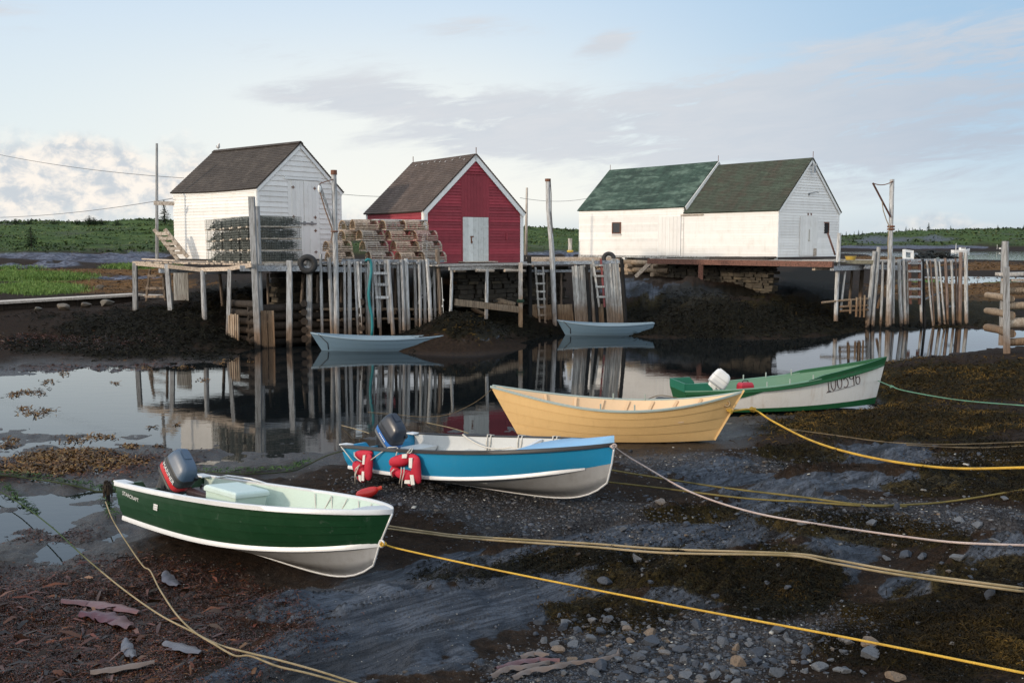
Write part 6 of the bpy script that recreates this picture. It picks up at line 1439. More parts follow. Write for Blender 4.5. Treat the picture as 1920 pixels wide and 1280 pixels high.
jacket('larger red life jacket amidships on the blue boat, folded round a gap', [([(780, 735), (1120, 650), (1150, 760), (1090, 870), (870, 895), (790, 870)], .08, 0), ([(795, 860), (950, 900), (930, 980), (890, 1055), (825, 1055)], .07, -.01), ([(890, 920), (1050, 925), (1200, 960), (1190, 1160), (1060, 1110), (890, 1040)], .075, .01), ([(1130, 650), (1300, 710), (1310, 900), (1335, 1170), (1195, 1160), (1190, 900), (1130, 760)], .07, .03), ([(1050, 1110), (1170, 1150), (1130, 1225)], .04, .0)],
       [([(1060, 675), (1135, 668), (1130, 735), (1055, 738)], .105), ([(1185, 730), (1238, 728), (1232, 890), (1182, 885)], .125), ([(1195, 1000), (1250, 1000), (1270, 1155), (1212, 1160)], .12), ([(1095, 1085), (1180, 1085), (1180, 1145), (1090, 1140)], .10)],
       [[(1165, 585, .02), (1180, 650, .08), (1160, 660, .1)], [(1140, 585, .02), (1135, 660, .1)], [(1060, 880, .12), (1060, 960, .12), (1020, 1140, .11)], [(1105, 880, .12), (1105, 960, .12), (1075, 1080, .12), (1040, 1205, .09)], [(930, 910, .10), (880, 960, .10), (890, 1040, .09)], [(915, 580, .02), (920, 640, .03), (940, 700, .08)]], RL(*zj(1060, 1170), sA, sB))

# red float on the mud between the boats
fp = PG(690, 933, .07)
fo = empty('float', fp, 'red inflatable fender lying on the mud between the green and blue boats', 'fender'); fo.rotation_euler = (R(6), R(-14), R(10))
MB().tube([(-.17, 0, 0), (-.14, 0, 0), (-.07, 0, 0), (.04, 0, 0), (.11, 0, .01), (.15, 0, .02)], [.03, .06, .075, .075, .055, .028], 14).build('body', paint('shiny red vinyl', (.62, .03, .025), .3, .15), fo, True, True)
MB().loft([[Vector((x_, y_ * w, .02 + z_)) for y_, z_ in ((-1, -.012), (1, -.012), (1, .012), (-1, .012))] for x_, w in ((.13, .025), (.17, .045), (.21, .04))]).build('valve_tab', paint('orange red tab', (.58, .06, .03), .4, .1), fo, local=True)

# ---- yellow dory
M_YEL = paint('buff yellow dory paint', (.70, .46, .20), .5, .28, (.50, .30, .12), 2.5, .12, 45, tone=.08, streak=.22)
M_YELIN = paint('buff dory inside', (.66, .47, .29), .55, .3, (.45, .32, .2), 3)
M_GUN = paint('grey green rail paint', (.30, .36, .33), .55, .4, (.4, .38, .3), 8)
bd = Boat('dory', 'buff yellow lapstrake dory drawn up at the edge of the water', 'dory', (.1214, 19.4233, .0131, -.2706, .0194, -.0054), dict(DORY))
bd.bottom('hull_bottom', M_YEL); bd.strakes('hull', M_YEL, 0, 1, 4, .013); bd.inner('interior', M_YELIN, .025); bd.transom('transom', M_YEL, .03)
bd.rail('gunwale', M_GUN, 1.0, .055, .04, out=.0)
for t_ in (.16, .27, .38, .49, .60, .71, .82):
    for sg in (-1, 1):
        mb = MB(); q = [bd.side(t_, v, sg, .045) for v in (.05, .3, .6, .97)]; mb.rt()
        for a, c in zip(q[:-1], q[1:]): mb.bar(a, c, .05, .035, (0, sg, 0))
        bd.b(mb, 'frame', M_YELIN)
for t_, z_ in ((.26, .42), (.50, .38), (.73, .44)): bd.seat('thwart', M_YELIN, t_, z_, .24)
for t_ in (.42, .56):
    p = bd.side(t_, 1, 1); bd.b(MB().tube([p + Vector((0, -.03, 0)), p + Vector((0, -.03, .12))], .014, 6), 'thole_pin', M_GUN)
    p = bd.side(t_, 1, -1); bd.b(MB().tube([p + Vector((0, .03, 0)), p + Vector((0, .03, .12))], .014, 6), 'thole_pin', M_GUN)
sp_ = Vector(bd.pts(1)[2]); sb_ = Vector(bd.pts(1)[1])
bd.b(MB().bar(sb_ + Vector((.0, 0, .0)), sp_ + Vector((.012, 0, .03)), .045, .035, (1, 0, 0)), 'stem_post', M_YEL)
bk_ = MB().torus(bd.side(.955, .82, -1) + Vector((0, -.02, 0)), .05, .016, Matrix.Rotation(R(70), 3, 'X'), 12, 6); bd.b(bk_, 'rope_becket', paint('tan rope', (.35, .25, .14), .9), smooth=True)
oar = empty('oar', bd.W((1.5, -.25, .5)), 'white painted oar laid along the thwarts of the yellow dory', 'oar')
MB().tube([bd.W((1.05, -.10, .50)), bd.W((2.3, -.22, .55)), bd.W((3.3, -.28, .60))], [.022, .024, .02], 8).build('loom', M_WTRIM, oar, True)
q = [bd.W((1.05 - .55 * f, -.10 + .06 * f, .50 - .02 * f)) for f in (0, .3, 1)]
MB().loft([[p + Vector((0, s_ * w, z_)) for s_, z_ in ((-1, -.006), (1, -.006), (1, .006), (-1, .006))] for p, w in zip(q, (.02, .06, .065))]).build('blade', M_WTRIM, oar)

# ---- white and green boat
h = dict(L=4.89, B=1.52, bt=.75, pm=.38, p=1.6, q=1.0, Bc=1.2, btc=.8, pmc=.4, pc=1.8, qc=.9, hs=.548, hm=.713, hb=1.151, cs=.06, ce=3, cb=.12, cm=0, kb=.12, ke=3, ks=.06, rt=.15, rtc=.2, r1=.242, r2=.242)
M_WBOAT = paint('dingy white boat paint', (.74, .715, .67), .5, .3, (.48, .38, .28), 1.6, .12, 40, streak=.45)
M_GBOAT = paint('grass green boat paint', (.012, .090, .030), .42, .3, (.03, .17, .07), 4, .1, 50)
M_PGREEN = paint('pale green inside', (.15, .28, .19), .55, .35, (.22, .30, .22), 4)
bw_ = Boat('open_boat', 'white open boat with green rail, high bow and the number 100596, behind the dory', 'boat', (3.93, 22.31, -.0159, .1313, -.0051, -.0212), h)
bw_.bottom('hull_bottom', M_GBOAT); bw_.strakes('hull', M_WBOAT, .0, .89, 1, .004); bw_.inner('interior', M_PGREEN, .035); bw_.transom('transom', M_GBOAT, .05)
bw_.strakes('sheer_strake', M_GBOAT, 0, 1, 1, .004, vf=lambda t_: (float(np.interp(t_, [0, .2, .36, 1], [.35, .55, .885, .885])), 1.0), out=.012)
bw_.strakes('boot_band', M_GBOAT, 0, .17, 1, .004, out=.010, vf=lambda t_: (0, .15))
bw_.rail('rub_rail', M_GBOAT, .885, .05, .045, out=.02); bw_.rail('gunwale', M_PGREEN, 1.0, .06, .03, t0=.0, t1=.62, out=-.01)
def upr(t_): return 1.0 + .22 * float(sstep(.55, .66, t_))
mb = MB()
for sg in (-1, 1):
    P = []
    for t_ in np.linspace(.55, 1, 24):
        a = bw_.side(t_, 1, sg); hgt = .055 * float(sstep(.55, .64, t_)) + .02; P.append([a + Vector((0, sg * .012, -.03)), a + Vector((.02, sg * .02, hgt)), a + Vector((.02, -sg * .03 * min(1, (1 - t_) * 8), hgt)), a + Vector((0, -sg * .03 * min(1, (1 - t_) * 8), -.02))])
    mb.grid(P)
bw_.b(mb, 'bow_coaming', M_GBOAT, smooth=True, auto=40)
mb = MB(); 
for sg in (-1, 1):
    P = []
    for t_ in np.linspace(0, .11, 6):
        a = bw_.side(t_, 1, sg); hgt = .17 * (1 - .0 * t_) if t_ < .09 else .05; P.append([a + Vector((0, sg * .01, -.02)), a + Vector((.0, sg * .03, hgt)), a + Vector((.0, -sg * .02, hgt)), a + Vector((0, -sg * .03, -.02))])
    mb.grid(P)
k0 = bw_.side(0, 1, -1); k1 = bw_.side(0, 1, 1); mb.loft([[k0 + Vector((-.01, 0, -.02)), k0 + Vector((-.015, 0, .17)), k1 + Vector((-.015, 0, .17)), k1 + Vector((-.01, 0, -.02))], [k0 + Vector((.03, 0, -.02)), k0 + Vector((.025, 0, .17)), k1 + Vector((.025, 0, .17)), k1 + Vector((.03, 0, -.02))]])
bw_.b(mb, 'stern_coaming', paint('teal green coaming', (.015, .14, .085), .45, .35, (.03, .20, .13), 4))
for t_, z_ in ((.30, .42), (.52, .44), (.70, .52)): bw_.seat('thwart', M_PGREEN, t_, z_, .26)
for t_ in (.35, .46, .58):
    for sg in (-1, 1): p = bw_.side(t_, 1, sg); bw_.b(MB().tube([p + Vector((0, -sg * .03, -.02)), p + Vector((0, -sg * .03, .12))], .016, 6), 'thole_pin', M_GUN)
mw = paint('white motor paint', (.72, .71, .69), .4, .25, (.5, .46, .4), 6); mm3 = dict(leg=mw, cowl=mw, top=mw, stripe=paint('pale grey stripe', (.60, .60, .60), .4, 0), rim=paint('grey rim', (.35, .35, .35), .5, 0), dark=paint('grey motor clamp', (.30, .30, .30), .5, .3), text=M_LTR)
outboard(bw_, (.62, -.22, .56), R(36), .86, mm3, R(-12), None, tl=.5)
M_NUM = paint('brown black numerals', (.055, .028, .028), .6, 0)
def stroke(bt, pts_, x0, z0, ang, sx, sy, w=.016):
    q = []
    for u, v in pts_: q.append(bt.side_at(x0 + u * sx * math.cos(ang) - v * sy * math.sin(ang), z0 + u * sx * math.sin(ang) + v * sy * math.cos(ang), -1, .006))
    return q
def arc(cx, cy, rx, ry, a0, a1, n=14): return [(cx + rx * math.cos(R(a0 + (a1 - a0) * i / n)), cy + ry * math.sin(R(a0 + (a1 - a0) * i / n))) for i in range(n + 1)]
GLY = {'1': [[(.25, 0), (.25, 1), (.08, .84)], [(.02, 0), (.48, 0)]], '0': [arc(.3, .5, .29, .49, 0, 360, 22)],
       '5': [[(.58, .98), (.1, .98), (.08, .55)] + arc(.26, .32, .34, .32, 110, -130)], '9': [arc(.3, .72, .28, .26, 0, 360), [(.58, .98), (.58, .5), (.56, 0)]], '6': [arc(.32, .27, .28, .27, 0, 360), [(.06, .3), (.06, .7), (.12, 1.0)]]}
num_x, num_z, num_a, gh = 3.20, .485, .16, .36
cx_ = 0
for ch in '100596':
    mb = MB()
    for st_ in GLY[ch]: mb.tube(stroke(bw_, [(cx_ + u * .215, v * gh * .9) for u, v in st_], num_x, num_z, num_a, 1, 1), .0095, 5)
    bw_.b(mb, 'numeral', M_NUM, smooth=True); cx_ += .172 if ch != '1' else .125
mb = MB(); mb.tube(stroke(bw_, [(-.02, -.02), (.3, -.02), (.6, -.014), (.78, -.008)], num_x, num_z, num_a, 1, 1), .005, 4); bw_.b(mb, 'number_underline', M_NUM, smooth=True)
mb = MB(); mb.tube(stroke(bw_, [(.93, .27), (.95, .06)], num_x, num_z, num_a, 1, 1), .004, 4); bw_.b(mb, 'panel_line', paint('faint grey mark', (.35, .33, .33), .6, 0), smooth=True)
jc = boatthing(bw_, 'fuel_can', 'red fuel can half hidden inside the white and green boat', 'fuel can', (1.35, -.30, .42), .2)
MB().loft([[Vector((a * .17 * s_, b_ * .11 * s_, z_)) for a, b_ in ((-1, -1), (1, -1), (1, 1), (-1, 1))] for s_, z_ in ((.95, 0), (1, .04), (1, .22), (.8, .28))]).build('can', paint('red can', (.42, .02, .04), .45, .3), jc, local=True, bevel=.02)
MB().tube([(-.08, 0, .27), (-.06, 0, .32), (.06, 0, .32), (.08, 0, .27)], .012, 6).build('handle', M_DKM, jc, local=True, smooth=True)

# ---- two grey blue dories afloat
M_GD = paint('grey blue dory paint', (.115, .185, .25), .5, .35, (.13, .20, .26), 2.2, .12, 45, tone=.06, streak=.25); M_GDI = paint('paler grey blue inside', (.19, .27, .335), .55, .3, (.13, .17, .2), 3)
def grey_dory(label, pose, upd):
    h = dict(DORY); h.update(bt=.25, btc=.3, cm=.03); h.update(upd)
    g_ = Boat('dory', label, 'dory', pose, h, 'grey blue dories moored under the wharves')
    g_.bottom('hull_bottom', M_GD); g_.strakes('hull', M_GD, 0, 1, 3, .008); g_.inner('interior', M_GDI, .025); g_.transom('transom', M_GD, .03); g_.rail('gunwale', M_GDI, 1.0, .06, .045)
    for t_, z_ in ((.22, .36), (.48, .33), (.74, .40)): g_.seat('thwart', M_GDI, t_, z_, .22)
    return g_
d1 = grey_dory('grey blue dory floating in front of the left wharf', (-2.6783, 35.5159, -.0515, 3.1831, -.015, -.0049), dict(L=4.576, B=1.305, hs=.575, hm=.53, hb=.76, rt=.235, r1=.432, r2=.432, Bc=.788))
d2 = grey_dory('smaller grey blue dory floating under the middle wharf boards', (5.8289, 41.5244, -.0533, 3.1591, -.0069, -.0049), dict(L=3.921, B=1.304, hs=.555, hm=.505, hb=.703, rt=.182, r1=.374, r2=.374, Bc=.788))
for g_ in (d1, d2): g_.b(MB().torus(g_.side(.93, .75, 1) + Vector((0, .01, 0)), .0, .0, n=3, k=3) if False else MB().tube([g_.side(.97, 1, -1) + Vector((0, 0, .02)), g_.side(.93, 1, 1) + Vector((0, .03, .0)), g_.side(.90, .55, 1) + Vector((0, .02, 0)), g_.side(.93, .2, 1) + Vector((0, .02, 0))], .016, 5), 'painter_loop', paint('dark painter', (.04, .04, .045), .9), smooth=True)
# ------------------------------------------------------------------ unseen bank added behind the watcher to shade the near shore
hk = np.linspace(40, 110, 26); hn = np.linspace(-90, 34, 50)
HK, HN = np.meshgrid(hk, hn, indexing='ij')
HZ = 24 * np.exp(-((HK - 76) / 17) ** 2) * (1 - sstep(6, 27, HN + 4 * fbm(HK * .05, HN * .05, 3))) * (.9 + .25 * fbm(HK * .04, HN * .04, 7)) - .8
HX = -.84 * HK - .54 * HN; HY = -.54 * HK + .84 * HN
ii = np.arange(HX.size).reshape(HX.shape); HF = np.stack([ii[:-1, :-1], ii[:-1, 1:], ii[1:, 1:], ii[1:, :-1]], -1).reshape(-1, 4)
hm_, ht_, hb_ = new_mat('shade bank heath'); g_ = ht_.n('ShaderNodeNewGeometry').outputs['Position']; n_ = ht_.noise(g_, .6, 6, .65); setin(ht_, hb_, col=ht_.mix(ht_.rng(n_, .35, .65), (.03, .055, .02), (.08, .10, .04)), rough=.9)
tag(raw_mesh('shade_hill', np.stack([HX, HY, HZ], -1).reshape(-1, 3), HF, hm_, smooth=True), kind='structure')

# ------------------------------------------------------------------ scatter helpers
gw = {k: v.ravel() for k, v in km.items()}
FX, FY, FZ = GX.ravel(), GY.ravel(), GZ.ravel(); FPX, FPY = to_px(FX, FY, FZ)
INF = (FPX > -120) & (FPX < 2060) & (FPY < 1420)
def pick(wt, n, jit=1.0):
    p = np.where(INF, wt, 0); p = p / p.sum(); i = rng.choice(len(p), n, p=p)
    s_ = (FY[i] ** 2 / CF * 3.0) * jit
    X = FX[i] + rng.normal(0, 1, n) * FY[i] / CF * 2.2 * jit; Y = FY[i] + rng.normal(0, 1, n) * np.minimum(s_, .6) * .6
    return X, Y, GH(X, Y)
def blades(X, Y, Z, ln, wd, tilt, tone, name, mat, curl=.5, up=0.0, ang=None):
    """two-segment leaf blades; tilt is the rise of the blade (radians)"""
    n = len(X); a = rng.uniform(0, 2 * np.pi, n) if ang is None else ang
    dx, dy = np.cos(a), np.sin(a); px_, py_ = -dy, dx; roll = rng.normal(0, .5, n)
    V = np.zeros((n, 6, 3)); ct, st_ = np.cos(tilt), np.sin(tilt); t2 = tilt - curl * rng.uniform(.4, 1.6, n); c2, s2 = np.cos(t2), np.sin(t2)
    P0 = np.stack([X, Y, Z + up], -1); P1 = P0 + np.stack([dx * ct, dy * ct, st_], -1) * (ln * .5)[:, None]; P2 = P1 + np.stack([dx * c2, dy * c2, s2], -1) * (ln * .5)[:, None]
    sd = np.stack([px_ * np.cos(roll), py_ * np.cos(roll), np.sin(roll)], -1) * (wd / 2)[:, None]
    V[:, 0] = P0 - sd * .6; V[:, 1] = P0 + sd * .6; V[:, 2] = P1 - sd; V[:, 3] = P1 + sd; V[:, 4] = P2 - sd * .35; V[:, 5] = P2 + sd * .35
    b_ = np.arange(n)[:, None] * 6; F = np.concatenate([b_ + np.array([[0, 1, 3, 2]]), b_ + np.array([[2, 3, 5, 4]])])
    return raw_mesh(name, V.reshape(-1, 3), F, mat, np.repeat(tone, 6))
def tone_mat(name, cols, rough=.55, spec=.35, var=.3, trans=0.0):
    m, t, b = new_mat(name); a = t.n('ShaderNodeAttribute', attribute_name='tone').outputs['Fac']
    r_ = t.nt.nodes.new('ShaderNodeValToRGB'); t.nt.links.new(a, r_.inputs[0]); cr_ = r_.color_ramp
    while len(cr_.elements) < len(cols): cr_.elements.new(.5)
    for i, c in enumerate(cols): cr_.elements[i].position = i / (len(cols) - 1); cr_.elements[i].color = tuple(c) + (1,)
    g = t.n('ShaderNodeNewGeometry').outputs['Position']; nn = t.noise(g, 30, 3, .6)
    col = t.mix(t.math('MULTIPLY', t.rng(nn, .4, .7), var), r_.outputs[0], (.008, .007, .005))
    setin(t, b, col=col, rough=rough, spec=spec); return m
def stuff(o, label, cat): return tag(o, label, cat, kind='stuff')
U = rng.uniform
near = (FY < 47)
# rockweed on the right and the far bank
M_RW = tone_mat('olive rockweed', [(.006, .005, .003), (.012, .009, .005), (.024, .016, .006), (.062, .038, .010), (.14, .080, .018)], .8, .08)
patch = fbm(FX * .8, FY * .8, 201, 4) * .5 + .5
w_ = gw['weed'] ** 1.5 * near
n = 95000; X, Y, Z = pick(w_ * (.25 + patch) ** 1.6, n); k = np.clip(Y / 14, .6, 2.6)
tn_ = np.clip(.02 + 1.05 * (fbm(X * 1.1, Y * 1.1, 207, 5, .6) * .6 + .5).clip(0, 1.2) ** 2.0 + rng.normal(0, .13, n) - .28 * (Y > 38) + .36 * ((Y > 17) & (Y < 36)), 0, 1)
stuff(blades(X, Y, Z, U(.05, .14, n) * k, U(.007, .016, n) * k, U(-.2, .65, n), tn_, 'rockweed', M_RW, 1.2, .0), 'olive brown rockweed covering the rocks on the right and the far bank', 'seaweed')
# dark weed by the left wharf and on the mound
n = 30000; X, Y, Z = pick(gw['dkweed_shade'] * near * (FZ > -.02), n); k = np.clip(Y / 14, .6, 2.6)
stuff(blades(X, Y, Z, U(.05, .14, n) * k, U(.008, .018, n) * k, U(-.1, .6, n), np.clip(rng.normal(.35, .2, n), 0, 1), 'dark_rockweed', tone_mat('black green weed', [(.006, .006, .005), (.014, .013, .008), (.026, .024, .012)], .85, .08), .8, .0), 'blackish rockweed on the mud bank left of the wharf', 'seaweed')
# torn weed on the near left shore
M_LT = tone_mat('torn sea wrack', [(.012, .008, .006), (.022, .012, .008), (.060, .016, .010), (.030, .018, .008), (.12, .028, .012), (.15, .052, .012), (.095, .036, .030), (.21, .095, .022)], .45, .3)
n = 90000; X, Y, Z = pick(gw['litter'] ** 1.3 * near * (.3 + patch) * (FZ > .0), n); k = np.clip(Y / 12, .7, 2.4)
og = (fbm(X * .7, Y * .7, 231, 3) * .5 + .5) + .55 * np.exp(-((Y - 17) / 3.0) ** 2)
tn_ = np.clip(rng.beta(1.1, 2.4, n) * (.55 + .9 * og), 0, 1)
stuff(blades(X, Y, Z, U(.025, .085, n) * k, U(.005, .015, n) * k, U(-.1, .5, n), tn_, 'sea_wrack', M_LT, .9, .0), 'red brown torn seaweed strewn over the near left mud', 'seaweed')
n = 420; X, Y, Z = pick(gw['litter'] ** 2 * (FPY > 1040), n); stuff(blades(X, Y, Z, U(.10, .26, n), U(.018, .045, n), U(-.05, .25, n), np.clip(rng.beta(1.2, 2.0, n), 0, 1), 'kelp_litter', M_LT, .5, .01), 'broad strips of torn kelp among the weed in the near left corner', 'seaweed')
# orange wrack floating and stranded in the pool
cl = [(60, 775, 26), (85, 768, 14), (45, 765, 12), (25, 740, 16), (45, 735, 16), (140, 824, 26), (175, 818, 18), (205, 819, 16), (240, 838, 14), (20, 826, 14), (15, 835, 18), (90, 715, 14), (120, 700, 12), (70, 735, 22), (250, 837, 16), (285, 800, 6), (330, 795, 5), (90, 858, 40), (140, 850, 34), (200, 866, 40), (40, 880, 44), (120, 880, 44), (380, 712, 10), (345, 688, 14), (270, 690, 18), (410, 680, 10), (470, 678, 8), (300, 838, 9), (215, 718, 7), (160, 865, 30), (60, 862, 30), (250, 872, 24)]
xs, ys = [], []
for (cx, cy, s_) in cl:
    m_ = int(s_ * (16 if cy > 840 else 3)); x_ = cx + rng.normal(0, s_ * .55, m_); y_ = cy + rng.normal(0, s_ * .16, m_)
    for a, c in zip(x_, y_): p = PZ(a, c, .01); xs.append(p.x); ys.append(p.y)
X, Y = np.array(xs), np.array(ys); Z = np.maximum(GH(X, Y), .004); n = len(X)
stuff(blades(X, Y, Z, U(.05, .16, n), U(.015, .04, n), U(0, .8, n), np.clip(rng.normal(.5, .28, n), 0, 1), 'floating_wrack', tone_mat('orange wrack', [(.030, .014, .006), (.085, .038, .010), (.17, .085, .022), (.24, .15, .05)], .55, .3), .9, .0), 'orange brown wrack stranded and floating along the left pool', 'seaweed')
# green slime along the left mooring ropes
xs, ys, zs = [], [], []
for pl_ in (((-20, 890), (60, 898), (130, 908), (195, 922), (228, 918)), ((5, 915), (40, 945), (70, 970)), ((196, 935), (212, 975)), ((380, 885), (470, 888), (545, 882), (580, 868))):
    for (a, c), (d_, e_) in zip(pl_[:-1], pl_[1:]):
        for f in np.linspace(0, 1, 90): xs.append(a + (d_ - a) * f + random.gauss(0, 2)); ys.append(c + (e_ - c) * f + random.gauss(0, 2))
pp = [PG(a, c) for a, c in zip(xs, ys)]; X = np.array([p.x for p in pp]); Y = np.array([p.y for p in pp]); Z = np.array([p.z for p in pp]); n = len(X)
stuff(blades(X, Y, Z, U(.05, .16, n), U(.008, .02, n), U(-.2, .5, n), U(0, 1, n), 'green_weed', tone_mat('green weed', [(.010, .022, .006), (.03, .07, .012), (.06, .12, .02)], .6, .25), .8, .05), 'bright green weed grown along the old mooring ropes at left', 'seaweed')

# ------------------------------------------------------------------ stones
def stone_mesh(seed, flat):
    r_ = np.random.default_rng(seed); bm = bmesh.new(); bmesh.ops.create_icosphere(bm, subdivisions=3, radius=1)
    ax = np.array([r_.uniform(.8, 1.25), r_.uniform(.6, .95), r_.uniform(*flat)]); pl_ = r_.normal(0, 1, (13, 3)); pl_[:, 2] *= .5; pl_ /= np.linalg.norm(pl_, axis=1)[:, None]; of = r_.uniform(.42, .80, 13)
    for v in bm.verts:
        c = np.array(v.co)
        for q, o in zip(pl_, of):
            d = c @ q
            if d > o: c = c - q * (d - o)
        c *= ax * (1 + r_.normal(0, .02)); v.co = c
    me = bpy.data.meshes.new('stone'); bm.to_mesh(me); bm.free(); a = me.attributes.new('tone', 'FLOAT', 'POINT'); a.data.foreach_set('value', [0.0] * len(me.vertices)); return me
M_STONE = stone_mat('beach slate', (.050, .058, .074), (.135, .140, .150), (.20, .145, .10))
SM = [stone_mesh(300 + i, (.2, .6)) for i in range(14)]
for me in SM: me.materials.append(M_STONE); me.polygons.foreach_set('use_smooth', [True] * len(me.polygons)); me.set_sharp_from_angle(angle=R(14))
spots = []
tries = 0
while len(spots) < 250 and tries < 9000:
    tries += 1
    if random.random() < .88: x_, y_ = random.gauss(1270, 150), random.gauss(1222, 36)
    else: x_, y_ = random.uniform(880, 1900), random.uniform(930, 1120)
    if x_ < 985 + max(0, (1200 - y_)) * .6 or x_ > 1900 or y_ > 1290 or y_ < 925: continue
    if y_ > 1120 and y_ < 1165 + (x_ - 1300) * .12: continue
    s_ = random.uniform(.028, .06) if random.random() < .62 else random.uniform(.06, .115)
    p = PG(x_, y_)
    if any((p.x - q.x) ** 2 + (p.y - q.y) ** 2 < ((s_ + r_) * .82) ** 2 for q, r_ in spots): continue
    spots.append((p, s_))
for p, s_ in spots:
    o = bpy.data.objects.new('beach_stone', random.choice(SM)); COL.objects.link(o); o.location = p + Vector((0, 0, s_ * .16)); o.scale = (s_, s_, s_ * random.uniform(.8, 1.2)); o.rotation_euler = (random.uniform(-.3, .3), random.uniform(-.3, .3), random.uniform(0, 6.28))
    tag(o, 'loose grey slate stone lying on the near shingle beach', 'stone', 'loose slate stones on the near beach')
def gravel(X, Y, Z, size, tone, name, mat):
    n = len(X); B = np.array([[a, b_, c] for c in (-.5, .5) for b_ in (-1, 1) for a in (-1, 1)], float)
    V = B[None] * (1 + rng.uniform(-.45, .1, (n, 8, 3))); V[:, 4:, :2] *= .75; V *= size[:, None, None] * np.stack([np.ones(n), U(.5, .9, n), U(.3, .8, n)], -1)[:, None]
    a = U(0, 6.28, n); ti = rng.normal(0, .25, n); c, s_ = np.cos(a)[:, None], np.sin(a)[:, None]; ctt, stt = np.cos(ti)[:, None], np.sin(ti)[:, None]
    x_, y_, z_ = V[..., 0], V[..., 1], V[..., 2]; x_, z_ = x_ * ctt - z_ * stt, x_ * stt + z_ * ctt; x_, y_ = x_ * c - y_ * s_, x_ * s_ + y_ * c
    V = np.stack([x_ + X[:, None], y_ + Y[:, None], z_ + (Z + size * .12)[:, None]], -1)
    F0 = np.array([(0, 2, 3, 1), (4, 5, 7, 6), (0, 1, 5, 4), (2, 6, 7, 3), (0, 4, 6, 2), (1, 3, 7, 5)]); F = (np.arange(n)[:, None, None] * 8 + F0[None]).reshape(-1, 4)
    return raw_mesh(name, V.reshape(-1, 3), F, mat, np.repeat(tone, 8))
M_GRV = tone_mat('mixed beach gravel', [(.018, .019, .022), (.040, .044, .052), (.060, .066, .080), (.10, .108, .125), (.075, .058, .045), (.15, .14, .13), (.42, .40, .36)], .7, .25, .5)
n = 24000; X, Y, Z = pick((gw['gravel'] + .025 * (FPY > 850) * (FPX > 550)) * near * (FZ > .02) * (FPY > 835), n); sz = U(.004, .016, n) * np.clip(Y / 9, .8, 1.8) * (1 + 1.3 * (U(0, 1, n) > .93))
tn_ = np.clip(rng.beta(1.6, 2.4, n) * .95, 0, 1); tn_[U(0, 1, n) > .985] = 1.0
stuff(gravel(X, Y, Z, sz, tn_, 'gravel', M_GRV), 'grey slate gravel and shell scraps over the near shore', 'gravel')
n = 2600; X, Y, Z = pick(((FPY > 860) & (FZ > .02)) * (.2 + gw['litter'] + .5 * gw['slate'] + gw['weed'] * .25) * near, n); stuff(gravel(X, Y, Z, U(.004, .009, n) * np.clip(Y / 9, .8, 1.8), U(.8, 1, n), 'shell_scraps', M_GRV), 'pale shell scraps and chips scattered over mud and weed', 'shells')
BM_ = stone_mesh(77, (.55, .75)); BM_.materials.append(stone_mat('tan boulder', (.11, .09, .07), (.17, .145, .115), (.13, .12, .10))); BM_.polygons.foreach_set('use_smooth', [True] * len(BM_.polygons))
for x_, y_, w_, lb in ((119, 583, 12, 'pale round boulder under the middle of the plank walkway'), (163, 578, 10, 'low tan boulder beside the walkway, second from the wharf'), (205, 574, 13, 'flat tan boulder under the walkway end nearest the wharf'), (74, 583, 7, 'small grey boulder under the left part of the walkway'), (150, 533, 6, 'brown boulder on the flat behind the walkway, left of its twin'), (190, 535, 8, 'grey boulder on the brown flat behind the walkway')):
    p = PG(x_, y_); o = bpy.data.objects.new('boulder', BM_); COL.objects.link(o); s_ = w_ * 1.3 * p.y / CF; o.scale = (s_, s_, s_ * .85); o.location = p + Vector((0, -.1, s_ * .3)); o.rotation_euler = (0, .1, random.uniform(0, 6)); tag(o, lb, 'boulder', 'boulders by the walkway')

# big ribbons of kelp
def kelp(pts_, w, mat, label, ruffle=.3):
    q = [PG(x_, y_) for x_, y_ in pts_]; c = []
    for a, b_ in zip(q[:-1], q[1:]):
        for f in np.linspace(0, 1, 12, endpoint=False): c.append(a.lerp(b_, f))
    c.append(q[-1]); P = []; N = len(c)
    for i, p in enumerate(c):
        d = (c[min(i + 1, N - 1)] - c[max(i - 1, 0)]).normalized(); s_ = Vector((-d.y, d.x, 0)).normalized(); f = i / (N - 1); ww = w * (math.sin(math.pi * min(1, f * .8 + .12)) ** .7); row = []
        for v in (-1, -.6, -.2, .2, .6, 1): row.append(p + s_ * (ww / 2 * v * (1 + .05 * math.sin(i * .9 + v))) + Vector((0, 0, .03 + .014 * ruffle * abs(v) * math.sin(i * .75 + v * 3  ) + .02 * (1 - v * v))))
        P.append(row)
    o = MB().grid(P).build('kelp_blade', mat, smooth=True); tag(o, label, 'kelp', 'blades of kelp cast up on the shore'); return o
M_K1 = paint('pinkish kelp', (.13, .052, .050), .38, .5, (.05, .018, .016), 7, .3, 30); M_K2 = paint('maroon kelp', (.075, .016, .022), .35, .5, (.02, .006, .008), 7, .3, 30); M_K3 = paint('bleached kelp', (.15, .105, .08), .45, .5, (.05, .028, .02), 7, .3, 30); M_K4 = paint('grey kelp', (.075, .07, .085), .35, .4, (.03, .025, .03), 7, .3, 30)
kelp([(115, 1132), (170, 1138), (220, 1145), (262, 1156)], .17, M_K1, 'long pinkish ribbon of kelp lying across the left foreground weed'); kelp([(150, 1156), (190, 1158), (220, 1170), (246, 1182)], .20, M_K2, 'crumpled maroon kelp just below the long pinkish ribbon', .8)
kelp([(310, 1212), (345, 1222), (378, 1232)], .13, M_K4, 'greyish kelp scrap near the doubled tan rope in the left foreground'); kelp([(235, 1205), (240, 1225), (252, 1240)], .10, M_K4, 'small curled grey kelp scrap in the bottom left', .6); kelp([(170, 1270), (220, 1262), (290, 1250)], .10, M_K3, 'narrow tan strip of kelp at the bottom left edge')
